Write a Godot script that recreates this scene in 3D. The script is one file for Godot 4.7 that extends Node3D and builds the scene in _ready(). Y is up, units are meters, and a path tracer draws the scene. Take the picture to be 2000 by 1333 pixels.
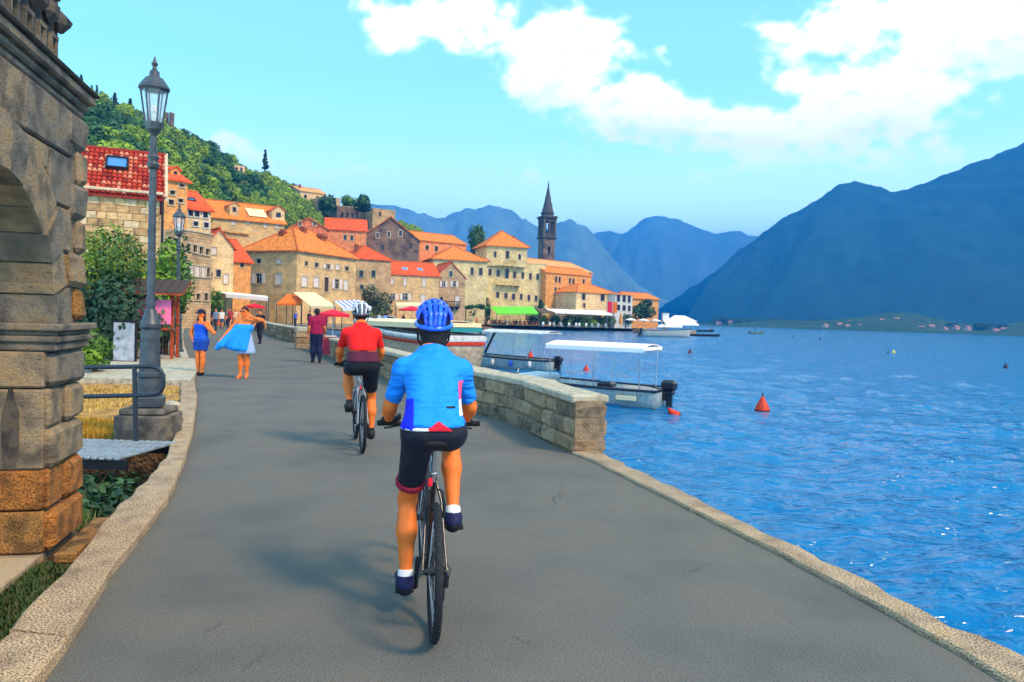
extends Node3D
# A lakeside promenade with cyclists, a stone gate, moored boats and an old tiled-roof town under a wooded hill.

var used := {}
var rng := RandomNumberGenerator.new()
var tex := {}
var M := {}


class Shape:
	var v := PackedVector3Array()
	var n := PackedVector3Array()
	var t := PackedVector2Array()
	var c := PackedColorArray()
	var tint := Color.WHITE

	func tri(a: Vector3, b: Vector3, d: Vector3, na: Vector3, nb: Vector3, nd: Vector3, ta := Vector2.ZERO, tb := Vector2.ZERO, td := Vector2.ZERO) -> void:
		if (d - a).cross(b - a).dot(na + nb + nd) < 0.0:
			v.append(a); v.append(d); v.append(b)
			n.append(na); n.append(nd); n.append(nb)
			t.append(ta); t.append(td); t.append(tb)
		else:
			v.append(a); v.append(b); v.append(d)
			n.append(na); n.append(nb); n.append(nd)
			t.append(ta); t.append(tb); t.append(td)
		c.append(tint); c.append(tint); c.append(tint)

	func face(p: Array, nrm := Vector3.ZERO) -> void:
		var m: Vector3 = (p[2] - p[0]).cross(p[1] - p[0])
		if p.size() > 3 and m.length_squared() < 1e-12:
			m = (p[3] - p[0]).cross(p[2] - p[0])
		if nrm != Vector3.ZERO and m.dot(nrm) < 0.0:
			m = -m
		m = m.normalized()
		var ax := Vector3.UP.cross(m)
		ax = Vector3.RIGHT if ax.length() < 0.05 else ax.normalized()
		var ay := m.cross(ax)
		for i in range(1, p.size() - 1):
			tri(p[0], p[i], p[i + 1], m, m, m, Vector2(p[0].dot(ax), p[0].dot(ay)), Vector2(p[i].dot(ax), p[i].dot(ay)), Vector2(p[i + 1].dot(ax), p[i + 1].dot(ay)))

	func box(at: Vector3, size: Vector3, basis := Basis()) -> void:
		var x := basis.x * size.x * 0.5
		var y := basis.y * size.y * 0.5
		var z := basis.z * size.z * 0.5
		for s in [-1.0, 1.0]:
			face([at + x * s - y - z, at + x * s + y - z, at + x * s + y + z, at + x * s - y + z], x * s)
			face([at + y * s - x - z, at + y * s + x - z, at + y * s + x + z, at + y * s - x + z], y * s)
			face([at + z * s - x - y, at + z * s + x - y, at + z * s + x + y, at + z * s - x + y], z * s)

	# a box with chamfered edges and slightly uneven corners
	func block(at: Vector3, size: Vector3, bevel: float, jit := 0.0, r: RandomNumberGenerator = null, basis := Basis()) -> void:
		var h := size * 0.5
		var b := minf(bevel, minf(h.x, minf(h.y, h.z)) * 0.8)
		var p := {}
		for sx in [-1, 1]:
			for sy in [-1, 1]:
				for sz in [-1, 1]:
					var s := Vector3(sx, sy, sz)
					var j := Vector3.ZERO
					if r:
						j = Vector3(r.randf_range(-jit, jit), r.randf_range(-jit, jit), r.randf_range(-jit, jit))
					for k in 3:
						var q := h - Vector3(b, b, b)
						q[k] = h[k]
						p[Vector4i(sx, sy, sz, k)] = at + basis * (q * s + j)
		for k in 3:
			var a := (k + 1) % 3
			var d := (k + 2) % 3
			for s in [-1, 1]:
				var f := []
				for e in [[-1, -1], [1, -1], [1, 1], [-1, 1]]:
					var w := Vector3i.ZERO
					w[k] = s; w[a] = e[0]; w[d] = e[1]
					f.append(p[Vector4i(w.x, w.y, w.z, k)])
				var nn := Vector3.ZERO
				nn[k] = s
				face(f, basis * nn)
			for s1 in [-1, 1]:
				for s2 in [-1, 1]:
					var w0 := Vector3i.ZERO
					w0[k] = -1; w0[a] = s1; w0[d] = s2
					var w1 := w0
					w1[k] = 1
					var nn := Vector3.ZERO
					nn[a] = s1; nn[d] = s2
					face([p[Vector4i(w0.x, w0.y, w0.z, a)], p[Vector4i(w1.x, w1.y, w1.z, a)], p[Vector4i(w1.x, w1.y, w1.z, d)], p[Vector4i(w0.x, w0.y, w0.z, d)]], basis * nn)
		for sx in [-1, 1]:
			for sy in [-1, 1]:
				for sz in [-1, 1]:
					face([p[Vector4i(sx, sy, sz, 0)], p[Vector4i(sx, sy, sz, 1)], p[Vector4i(sx, sy, sz, 2)]], basis * Vector3(sx, sy, sz))

	func tube(pts: Array, radius, seg := 8, caps := true, squash := 1.0) -> void:
		var k := pts.size()
		var up := Vector3.UP
		var rings := []
		var norms := []
		var dir0: Vector3 = (pts[1] - pts[0]).normalized()
		if absf(dir0.dot(up)) > 0.95:
			up = Vector3.FORWARD
		for i in k:
			var dir: Vector3 = (pts[mini(i + 1, k - 1)] - pts[maxi(i - 1, 0)]).normalized()
			var side := dir.cross(up).normalized()
			up = side.cross(dir).normalized()
			var r: float = radius[i] if radius is Array else radius
			var ring := PackedVector3Array()
			var nr := PackedVector3Array()
			for s in seg:
				var a := TAU * s / seg
				var o := side * cos(a) + up * sin(a) * squash
				ring.append(pts[i] + o * r)
				nr.append((side * cos(a) + up * sin(a) / squash).normalized())
			rings.append(ring)
			norms.append(nr)
		for i in k - 1:
			for s in seg:
				var q := (s + 1) % seg
				tri(rings[i][s], rings[i + 1][s], rings[i + 1][q], norms[i][s], norms[i + 1][s], norms[i + 1][q])
				tri(rings[i][s], rings[i + 1][q], rings[i][q], norms[i][s], norms[i + 1][q], norms[i][q])
		if caps:
			face(Array(rings[0]), -dir0)
			face(Array(rings[k - 1]), pts[k - 1] - pts[k - 2])

	# profile of (radius, height) from the bottom up, turned about the y axis of xf
	func lathe(profile: Array, seg := 16, xf := Transform3D()) -> void:
		for i in profile.size() - 1:
			var a: Vector2 = profile[i]
			var b: Vector2 = profile[i + 1]
			var d := b - a
			if d.length() < 1e-6:
				continue
			var nn := Vector2(d.y, -d.x).normalized()
			for s in seg:
				var a0 := TAU * s / seg
				var a1 := TAU * (s + 1) / seg
				var n0 := xf.basis * Vector3(cos(a0) * nn.x, nn.y, sin(a0) * nn.x)
				var n1 := xf.basis * Vector3(cos(a1) * nn.x, nn.y, sin(a1) * nn.x)
				var p00 := xf * Vector3(cos(a0) * a.x, a.y, sin(a0) * a.x)
				var p01 := xf * Vector3(cos(a1) * a.x, a.y, sin(a1) * a.x)
				var p10 := xf * Vector3(cos(a0) * b.x, b.y, sin(a0) * b.x)
				var p11 := xf * Vector3(cos(a1) * b.x, b.y, sin(a1) * b.x)
				if a.x > 1e-5:
					tri(p00, p11, p01, n0, n1, n1)
				if b.x > 1e-5:
					tri(p00, p10, p11, n0, n0, n1)

	func ball(at: Vector3, rad: Vector3, seg := 12, rings := 8, basis := Basis(), lo := -1.0) -> void:
		for i in rings:
			var e0 := asin(lo) + (PI / 2 - asin(lo)) * i / rings
			var e1 := asin(lo) + (PI / 2 - asin(lo)) * (i + 1) / rings
			for s in seg:
				var q := []
				for w in [[e0, s], [e1, s], [e1, s + 1], [e0, s + 1]]:
					var a: float = TAU * w[1] / seg
					q.append(Vector3(cos(a) * cos(w[0]), sin(w[0]), sin(a) * cos(w[0])))
				var p := []
				var m := []
				for w in q:
					p.append(at + basis * (w * rad))
					m.append((basis * (w / rad)).normalized())
				if e1 < PI / 2 - 1e-4:
					tri(p[0], p[1], p[2], m[0], m[1], m[2])
				tri(p[0], p[2], p[3], m[0], m[2], m[3])

	func torus(at: Vector3, axis: Vector3, big: float, small: float, seg := 40, sides := 8, flat := 1.0) -> void:
		var a := axis.normalized()
		var u := a.cross(Vector3.UP if absf(a.y) < 0.9 else Vector3.RIGHT).normalized()
		var w := a.cross(u)
		for i in seg:
			for j in sides:
				var p := []
				var m := []
				for e in [[i, j], [i + 1, j], [i + 1, j + 1], [i, j + 1]]:
					var th: float = TAU * e[0] / seg
					var ph: float = TAU * e[1] / sides
					var o := u * cos(th) + w * sin(th)
					m.append(o * cos(ph) + a * sin(ph))
					p.append(at + o * (big + small * cos(ph) * flat) + a * small * sin(ph))
				tri(p[0], p[1], p[2], m[0], m[1], m[2])
				tri(p[0], p[2], p[3], m[0], m[2], m[3])

	# polygon given by its upper outline, with a thickness straight down
	func slab(p: Array, thick: float, down := Vector3.DOWN) -> void:
		var q := []
		for a in p:
			q.append(a + down * thick)
		face(p, -down)
		face(q, down)
		var mid := Vector3.ZERO
		for a in p:
			mid += a / p.size()
		for i in p.size():
			var j := (i + 1) % p.size()
			face([p[i], p[j], q[j], q[i]], (p[i] + p[j]) * 0.5 - mid)

	func mesh() -> ArrayMesh:
		var a := []
		a.resize(Mesh.ARRAY_MAX)
		a[Mesh.ARRAY_VERTEX] = v
		a[Mesh.ARRAY_NORMAL] = n
		a[Mesh.ARRAY_TEX_UV] = t
		a[Mesh.ARRAY_COLOR] = c
		var m := ArrayMesh.new()
		m.add_surface_from_arrays(Mesh.PRIMITIVE_TRIANGLES, a)
		return m

	func smooth() -> ArrayMesh:
		var st := SurfaceTool.new()
		st.begin(Mesh.PRIMITIVE_TRIANGLES)
		for i in v.size():
			st.set_color(c[i])
			st.add_vertex(v[i])
		st.index()
		st.generate_normals()
		return st.commit()


func numbered(called: String) -> String:
	used[called] = used.get(called, -1) + 1
	return called if used[called] == 0 else "%s_%03d" % [called, used[called]]


func tag(o: Node3D, label: String, category: String, group := "") -> Node3D:
	o.set_meta("label", label)
	o.set_meta("category", category)
	if group:
		o.set_meta("group", group)
	return o


func thing(called: String, label: String, category: String, at := Vector3.ZERO, turn := 0.0, group := "") -> Node3D:
	var o := Node3D.new()
	o.name = numbered(called)
	add_child(o)
	o.position = at
	o.rotation.y = turn
	return tag(o, label, category, group)


func obj(called: String, m, material: Material, parent: Node3D = null) -> MeshInstance3D:
	var o := MeshInstance3D.new()
	o.mesh = m.mesh() if m is Shape else m
	o.material_override = material
	if parent:
		o.name = called
		parent.add_child(o, true)
	else:
		o.name = numbered(called)
		add_child(o)
	return o


func structure(called: String, m, material: Material) -> MeshInstance3D:
	var o := obj(called, m, material)
	o.set_meta("kind", "structure")
	return o


func copy(o: Node3D, at: Vector3, turn: float, label: String, group := "") -> Node3D:
	var c: Node3D = o.duplicate()
	c.name = numbered(str(o.name).rstrip("_0123456789"))
	add_child(c)
	c.position = at
	c.rotation.y = turn
	c.set_meta("label", label)
	if group:
		c.set_meta("group", group)
	return c


func C(r: float, g: float, b: float) -> Color:
	return Color(r / 255.0, g / 255.0, b / 255.0)


func noise_tex(freq: float, kind: int, octaves: int, stops: Array, size := 512, sd := 1) -> NoiseTexture2D:
	var f := FastNoiseLite.new()
	f.noise_type = kind
	f.frequency = freq
	f.fractal_octaves = octaves
	f.seed = sd
	var g := Gradient.new()
	g.offsets = PackedFloat32Array(stops.map(func(s): return s[0]))
	g.colors = PackedColorArray(stops.map(func(s): return s[1]))
	var x := NoiseTexture2D.new()
	x.width = size
	x.height = size
	x.seamless = true
	x.noise = f
	x.color_ramp = g
	return x


func grey(a: float) -> Color:
	return Color(a, a, a)


func mat(col: Color, rough := 0.9, o := {}) -> StandardMaterial3D:
	var m := StandardMaterial3D.new()
	m.albedo_color = col
	m.roughness = rough
	m.metallic_specular = o.get("spec", 0.4)
	m.metallic = o.get("metal", 0.0)
	if o.get("vc", false):
		m.vertex_color_use_as_albedo = true
	var tri: bool = o.get("tri", true)
	var world: bool = o.get("world", true)
	var s: float = o.get("ts", 1.0)
	m.uv1_triplanar = tri
	m.uv1_world_triplanar = tri and world
	m.uv1_scale = Vector3(s, s, s)
	if o.has("tex"):
		m.albedo_texture = tex[o.tex]
	if o.has("bump"):
		m.heightmap_enabled = true
		m.heightmap_texture = tex[o.bump]
		m.heightmap_scale = o.get("bh", 1.0)
	if o.has("det"):
		m.detail_enabled = true
		m.detail_albedo = tex[o.det]
		m.detail_blend_mode = BaseMaterial3D.BLEND_MODE_MUL
		m.detail_uv_layer = BaseMaterial3D.DETAIL_UV_2
		m.uv2_triplanar = true
		m.uv2_world_triplanar = true
		var d: float = o.get("ds", 1.0)
		m.uv2_scale = Vector3(d, d, d)
	if o.has("back"):
		m.backlight_enabled = true
		m.backlight = o.back
	if o.has("coat"):
		m.clearcoat_enabled = true
		m.clearcoat = o.coat
		m.clearcoat_roughness = 0.1
	if o.has("sheen"):
		m.rim_enabled = true
		m.rim = o.sheen
		m.rim_tint = 0.6
	return m


func pane_mat(col: Color, alpha: float) -> StandardMaterial3D:
	var m := StandardMaterial3D.new()
	m.albedo_color = Color(col.r, col.g, col.b, alpha)
	m.transparency = BaseMaterial3D.TRANSPARENCY_ALPHA
	m.roughness = 0.04
	return m


# Flesh and cloth: tapered capsules joined by a smooth minimum and meshed as surface nets.
# A bone is [from, to, radius, radius, cut]: cut 1 ends it flat at "to", 2 at both ends.
func flesh(bones: Array, cell := 0.014, k := 80.0, clips := [], lo := Vector3.INF, hi := -Vector3.INF) -> ArrayMesh:
	if lo == Vector3.INF:
		for b in bones:
			var r: float = maxf(b[2], b[3]) + 0.03
			lo = lo.min(b[0] - Vector3.ONE * r).min(b[1] - Vector3.ONE * r)
			hi = hi.max(b[0] + Vector3.ONE * r).max(b[1] + Vector3.ONE * r)
	var nx := int((hi.x - lo.x) / cell) + 2
	var ny := int((hi.y - lo.y) / cell) + 2
	var nz := int((hi.z - lo.z) / cell) + 2
	var f := PackedFloat32Array()
	f.resize(nx * ny * nz)
	var pad := maxf(4.0 / k, 2.0 * cell)
	for b in bones:
		var a: Vector3 = b[0]
		var e: Vector3 = b[1]
		var ab := e - a
		var l2 := maxf(ab.length_squared(), 1e-9)
		var ra: float = b[2]
		var rb: float = b[3]
		var cut: int = b[4] if b.size() > 4 else 0
		var dir := ab.normalized()
		var r := maxf(ra, rb) + pad
		var i0 := ((a.min(e) - Vector3.ONE * r - lo) / cell).max(Vector3.ZERO)
		var i1 := ((a.max(e) + Vector3.ONE * r - lo) / cell).min(Vector3(nx - 1, ny - 1, nz - 1))
		for z in range(int(i0.z), int(i1.z) + 1):
			for y in range(int(i0.y), int(i1.y) + 1):
				var row := (z * ny + y) * nx
				for x in range(int(i0.x), int(i1.x) + 1):
					var p := lo + Vector3(x, y, z) * cell - a
					var h := clampf(p.dot(ab) / l2, 0.0, 1.0)
					var d := (p - ab * h).length() - lerpf(ra, rb, h)
					if cut:
						d = maxf(d, (p - ab).dot(dir))
						if cut == 2:
							d = maxf(d, -p.dot(dir))
					if d < pad:
						f[row + x] += exp(-k * d)
	for i in f.size():
		f[i] = -log(f[i]) / k if f[i] > 1e-6 else 0.2
	if clips:
		for z in nz:
			for y in ny:
				for x in nx:
					var i := (z * ny + y) * nx + x
					if f[i] < 0.15:
						for q in clips:
							f[i] = maxf(f[i], (lo + Vector3(x, y, z) * cell - q[0]).dot(q[1]))
	var ids := PackedInt32Array()
	ids.resize(f.size())
	ids.fill(-1)
	var st := SurfaceTool.new()
	st.begin(Mesh.PRIMITIVE_TRIANGLES)
	var count := 0
	var step := [1, nx, nx * ny]
	var corner := [0, 1, nx, nx + 1, nx * ny, nx * ny + 1, nx * ny + nx, nx * ny + nx + 1]
	var place := [Vector3(0, 0, 0), Vector3(1, 0, 0), Vector3(0, 1, 0), Vector3(1, 1, 0), Vector3(0, 0, 1), Vector3(1, 0, 1), Vector3(0, 1, 1), Vector3(1, 1, 1)]
	var edges := [[0, 1], [2, 3], [4, 5], [6, 7], [0, 2], [1, 3], [4, 6], [5, 7], [0, 4], [1, 5], [2, 6], [3, 7]]
	for z in nz - 1:
		for y in ny - 1:
			for x in nx - 1:
				var i := (z * ny + y) * nx + x
				var s := 0
				for q in 8:
					if f[i + corner[q]] < 0.0:
						s += 1
				if s == 0 or s == 8:
					continue
				var sum := Vector3.ZERO
				var hits := 0
				for e in edges:
					var fa := f[i + corner[e[0]]]
					var fb := f[i + corner[e[1]]]
					if (fa < 0.0) != (fb < 0.0):
						sum += place[e[0]].lerp(place[e[1]], fa / (fa - fb))
						hits += 1
				ids[i] = count
				count += 1
				st.add_vertex(lo + (Vector3(x, y, z) + sum / hits) * cell)
	for z in range(1, nz - 1):
		for y in range(1, ny - 1):
			for x in range(1, nx - 1):
				var i := (z * ny + y) * nx + x
				for ax in 3:
					var ins := f[i] < 0.0
					if ins == (f[i + step[ax]] < 0.0):
						continue
					var s1: int = step[(ax + 1) % 3]
					var s2: int = step[(ax + 2) % 3]
					var q := [ids[i - s1 - s2], ids[i - s2], ids[i], ids[i - s1]]
					if q.min() < 0:
						continue
					if ins:
						q.reverse()
					for w in [0, 1, 2, 0, 2, 3]:
						st.add_index(q[w])
	st.generate_normals()
	return st.commit()


func joined(list: Array) -> ArrayMesh:
	var st := SurfaceTool.new()
	for m in list:
		st.append_from(m, 0, Transform3D())
	return st.commit()


# A crown of many small leaf faces gathered in clumps.
func leaves(sh: Shape, at: Vector3, rad: Vector3, count: int, leaf: float, cols: Array, lobes := 9, fill := 0.55) -> void:
	var spots := []
	for i in lobes:
		var d := Vector3(rng.randfn(), rng.randfn(), rng.randfn()).normalized() * rng.randf_range(0.25, 0.72)
		spots.append([at + d * rad, rng.randf_range(0.34, 0.58), cols[rng.randi() % cols.size()]])
	for i in count:
		var s: Array = spots[rng.randi() % lobes]
		var d := Vector3(rng.randfn(), rng.randfn(), rng.randfn()).normalized()
		var p: Vector3 = s[0] + d * rad * s[1] * lerpf(fill, 1.0, sqrt(rng.randf()))
		var nn := (d + Vector3(rng.randfn(), rng.randfn(), rng.randfn()) * 0.45 + Vector3.UP * 0.25).normalized()
		var ax := nn.cross(Vector3(rng.randfn(), rng.randfn(), rng.randfn())).normalized() * leaf * rng.randf_range(0.6, 1.3)
		var ay := nn.cross(ax) * rng.randf_range(0.45, 0.75)
		var k: Color = s[2]
		var b := rng.randf_range(0.7, 1.35)
		sh.tint = Color(k.r * b, k.g * b, k.b * b)
		var sm := (d * 0.8 + nn * 0.5).normalized()
		sh.tri(p - ax, p + ay, p + ax, sm, sm, sm)
		sh.tri(p - ax, p + ax, p - ay, sm, sm, sm)
	sh.tint = Color.WHITE


func trunk(sh: Shape, base: Vector3, h: float, r: float, limbs := 5, spread := 0.5) -> void:
	var top := base + Vector3(rng.randf_range(-0.06, 0.06) * h, h, rng.randf_range(-0.06, 0.06) * h)
	sh.tube([base - Vector3(0, 0.2, 0), base.lerp(top, 0.5) + Vector3(rng.randf_range(-0.05, 0.05) * h, 0, 0), top], [r * 1.25, r * 0.85, r * 0.45], 7)
	for i in limbs:
		var a := TAU * i / limbs + rng.randf() * 0.8
		var s := base.lerp(top, rng.randf_range(0.5, 0.95))
		sh.tube([s, s + Vector3(cos(a) * h * spread * 0.5, h * 0.25, sin(a) * h * spread * 0.5), s + Vector3(cos(a) * h * spread, h * 0.55, sin(a) * h * spread)], [r * 0.4, r * 0.28, r * 0.1], 5)


# ---------------------------------------------------------------- people
# j: joints in metres, forward is -z. Returns named groups of bones.
func body(j: Dictionary, w := 1.0) -> Dictionary:
	var sd: Vector3 = (j.sh[1] - j.sh[0]).normalized()
	var up: Vector3 = j.get("up", Vector3.UP)
	var fw: Vector3 = j.get("face", Vector3.FORWARD)
	var hd: Vector3 = j.head
	var out := {}
	out.torso = [
		[j.hip[0], j.hip[1], 0.1 * w, 0.1 * w], [j.pelvis - sd * 0.065 * w, j.waist - sd * 0.05 * w, 0.112 * w, 0.097 * w], [j.pelvis + sd * 0.065 * w, j.waist + sd * 0.05 * w, 0.112 * w, 0.097 * w],
		[j.waist - sd * 0.05 * w, j.chest - sd * 0.07 * w, 0.097 * w, 0.104 * w], [j.waist + sd * 0.05 * w, j.chest + sd * 0.07 * w, 0.097 * w, 0.104 * w],
		[j.sh[0], j.sh[1], 0.056 * w, 0.056 * w], [j.chest, j.neck, 0.085 * w, 0.058], [j.sh[0].lerp(j.sh[1], 0.12), j.neck, 0.05, 0.045], [j.sh[1].lerp(j.sh[0], 0.12), j.neck, 0.05, 0.045],
	]
	out.neck = [[j.neck, hd - up * 0.06, 0.055, 0.05]]
	out.head = [
		[hd + up * 0.035 - fw * 0.022, hd + up * 0.03 + fw * 0.022, 0.08, 0.076], [hd - up * 0.03 + fw * 0.03, hd - up * 0.085 + fw * 0.055, 0.058, 0.036],
		[hd + fw * 0.088 + up * 0.012, hd + fw * 0.112 - up * 0.022, 0.011, 0.016], [hd + sd * 0.074 - up * 0.01, hd + sd * 0.084 - up * 0.018 - fw * 0.012, 0.02, 0.014], [hd - sd * 0.074 - up * 0.01, hd - sd * 0.084 - up * 0.018 - fw * 0.012, 0.02, 0.014],
	]
	for s in 2:
		out["upper%d" % s] = [[j.sh[s], j.el[s], 0.052 * w, 0.041 * w]]
		out["fore%d" % s] = [[j.el[s], j.el[s].lerp(j.wr[s], 0.35), 0.04 * w, 0.041 * w], [j.el[s].lerp(j.wr[s], 0.35), j.wr[s], 0.041 * w, 0.027]]
		out["thigh%d" % s] = [[j.hip[s], j.kn[s], 0.094 * w, 0.06 * w]]
		var bk: Vector3 = j.get("calf", Vector3(0, 0, 0.022))
		out["shin%d" % s] = [[j.kn[s], j.an[s], 0.052 * w, 0.034], [j.kn[s].lerp(j.an[s], 0.2) + bk, j.kn[s].lerp(j.an[s], 0.4) + bk, 0.058 * w, 0.062 * w], [j.kn[s].lerp(j.an[s], 0.4) + bk, j.kn[s].lerp(j.an[s], 0.72) + bk * 0.3, 0.056 * w, 0.036 * w]]
		out["foot%d" % s] = [[j.an[s] + Vector3(0, -0.03, 0) - j.toe[s].direction_to(j.an[s]) * 0.0, j.toe[s], 0.038, 0.028], [j.an[s], j.an[s].lerp(j.toe[s], -0.22) + Vector3(0, -0.035, 0), 0.037, 0.033]]
	return out


# A hand with a palm, four bent fingers of unequal length and a thumb. along: wrist to knuckles, back: out of the back of the hand, thumb: towards the thumb side.
func hand(at: Vector3, along: Vector3, back: Vector3, thumb: Vector3, curl := 0.5) -> Array:
	var b := []
	var root := at + along * 0.085
	b.append([at, root + thumb * 0.022, 0.026, 0.02])
	b.append([at, root - thumb * 0.024, 0.026, 0.018])
	var len := [0.075, 0.084, 0.078, 0.06]
	for i in 4:
		var p := root + thumb * (0.031 - 0.0205 * i)
		var d := along.rotated(thumb.normalized(), 0.0)
		for k in 3:
			var bend := curl * (0.6 + k * 0.75)
			d = (along * cos(bend) - back * sin(bend)).normalized()
			var e: Vector3 = p + d * len[i] * [0.45, 0.32, 0.25][k]
			b.append([p, e, 0.0092 - 0.0006 * k, 0.0088 - 0.0006 * k])
			p = e
	var t0 := at + along * 0.03 + thumb * 0.028
	var t1 := t0 + (along * 0.6 + thumb * 0.7 - back * 0.35).normalized() * 0.042
	b.append([at + along * 0.015 + thumb * 0.01, t0, 0.018, 0.014])
	b.append([t0, t1, 0.0125, 0.0105])
	b.append([t1, t1 + (along * 0.8 - back * 0.6 * curl + thumb * 0.2).normalized() * 0.032, 0.0105, 0.009])
	return b


func pick(d: Dictionary, names: Array, grow := 0.0, cut := {}) -> Array:
	var out := []
	for nm in names:
		for b in d[nm]:
			var e := [b[0], b[1], b[2] + grow, b[3] + grow]
			if cut.has(nm):
				e = [b[0], b[0].lerp(b[1], cut[nm]), b[2] + grow, lerpf(b[2], b[3], cut[nm]) + grow, 1]
			out.append(e)
	return out


func face_bits(p: Node3D, j: Dictionary) -> void:
	var up: Vector3 = j.get("up", Vector3.UP)
	var fw: Vector3 = j.get("face", Vector3.FORWARD)
	var sd := fw.cross(up).normalized()
	for s in [-1, 1]:
		var e := Shape.new()
		e.ball(j.head + fw * 0.092 + up * 0.018 + sd * s * 0.031, Vector3(0.012, 0.009, 0.01), 8, 6, Basis(), -0.98)
		obj("eye", e, M.dark, p)
	var m := Shape.new()
	m.ball(j.head + fw * 0.089 - up * 0.06, Vector3(0.022, 0.006, 0.008), 8, 6, Basis(), -0.98)
	obj("mouth", m, M.lip, p)


func standing(h := 1.72, o := {}) -> Dictionary:
	var s := h / 1.72
	var j := {
		"pelvis": Vector3(0, 0.95, 0), "waist": Vector3(0, 1.1, 0), "chest": Vector3(0, 1.28, 0), "neck": Vector3(0, 1.42, 0.01), "head": Vector3(0, 1.585, -0.01),
		"sh": [Vector3(-0.17, 1.37, 0.01), Vector3(0.17, 1.37, 0.01)], "el": [Vector3(-0.235, 1.1, 0.03), Vector3(0.235, 1.1, 0.03)], "wr": [Vector3(-0.25, 0.86, -0.05), Vector3(0.25, 0.86, -0.05)],
		"hip": [Vector3(-0.085, 0.9, 0), Vector3(0.085, 0.9, 0)], "kn": [Vector3(-0.095, 0.5, -0.02), Vector3(0.095, 0.5, -0.02)], "an": [Vector3(-0.1, 0.085, 0.02), Vector3(0.1, 0.085, 0.02)], "toe": [Vector3(-0.12, 0.03, -0.15), Vector3(0.12, 0.03, -0.15)],
	}
	for q in o:
		j[q] = o[q]
	for q in j:
		if j[q] is Array:
			j[q] = j[q].map(func(x): return x * s)
		elif not q in ["up", "face", "calf"]:
			j[q] = j[q] * s
	return j


const ALL := ["torso", "neck", "head", "upper0", "upper1", "fore0", "fore1", "thigh0", "thigh1", "shin0", "shin1", "foot0", "foot1"]


func hair_cap(j: Dictionary, long := 0.0) -> Array:
	var up: Vector3 = j.get("up", Vector3.UP)
	var fw: Vector3 = j.get("face", Vector3.FORWARD)
	var sd := fw.cross(up).normalized()
	var b := [[j.head + up * 0.045 - fw * 0.035, j.head + up * 0.055 + fw * 0.012, 0.086, 0.078], [j.head - fw * 0.045, j.head - up * 0.05 - fw * 0.04, 0.075, 0.055]]
	if long > 0.0:
		for s in [-1, 1]:
			b.append([j.head + sd * s * 0.075 - fw * 0.02, j.head + sd * s * 0.105 - up * long + fw * 0.02, 0.03, 0.035])
		b.append([j.head - fw * 0.06, j.head - fw * 0.08 - up * long, 0.06, 0.07])
	return b


# Someone further off: body, shirt, trousers or skirt, hair and shoes.
func walker(label: String, at: Vector3, turn: float, h: float, shirt: Color, legs: Color, kind: String, skin: Color, hair: Color, stride := 0.12, group := "people walking far along the promenade") -> Node3D:
	var p := thing("person", label, "person", at, turn, group)
	var st := stride
	var j := standing(h, {"kn": [Vector3(-0.09, 0.5, -0.03 - st), Vector3(0.09, 0.5, -0.02 + st * 0.5)], "an": [Vector3(-0.095, 0.09, -st), Vector3(0.095, 0.1, st * 1.5)], "toe": [Vector3(-0.11, 0.03, -0.16 - st), Vector3(0.11, 0.03, -0.13 + st * 1.5)],
		"wr": [Vector3(-0.26, 0.86, -0.05 + st), Vector3(0.26, 0.87, -0.05 - st)]})
	var b := body(j, 1.04)
	var arms := []
	for s in 2:
		arms.append([j.wr[s], j.wr[s] + Vector3(0, -0.15, -0.03), 0.03, 0.022])
	obj("body", flesh(pick(b, ALL) + arms, 0.024, 60.0), mat(skin, 0.6), p)
	obj("shirt", flesh(pick(b, ["torso", "upper0", "upper1"], 0.014, {"upper0": 0.6, "upper1": 0.6}), 0.022, 60.0, [[Vector3(0, 0.86 * h / 1.72, 0), Vector3.DOWN]]), mat(shirt, 0.9), p)
	if kind == "skirt":
		obj("skirt", flesh([[j.waist, Vector3(0, 0.55, 0), 0.12, 0.21, 1], [j.hip[0], j.hip[1], 0.12, 0.12]], 0.024, 60.0, [[j.waist, Vector3.UP]]), mat(legs, 0.9), p)
	else:
		var long := kind == "trousers"
		var nm := ["thigh0", "thigh1", "shin0", "shin1"] if long else ["thigh0", "thigh1"]
		obj(kind, flesh(pick(b, nm, 0.016, {} if long else {"thigh0": 0.85, "thigh1": 0.85}) + [[j.hip[0], j.hip[1], 0.116, 0.116]], 0.022, 60.0, [[Vector3(0, 0.98 * h / 1.72, 0), Vector3.UP]]), mat(legs, 0.9), p)
	obj("shoes", flesh(pick(b, ["foot0", "foot1"], 0.01), 0.02, 60.0), M.dark, p)
	obj("hair", flesh(hair_cap(j, 0.16 if kind == "skirt" else 0.0), 0.02, 60.0), mat(hair, 0.7), p)
	return p


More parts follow.
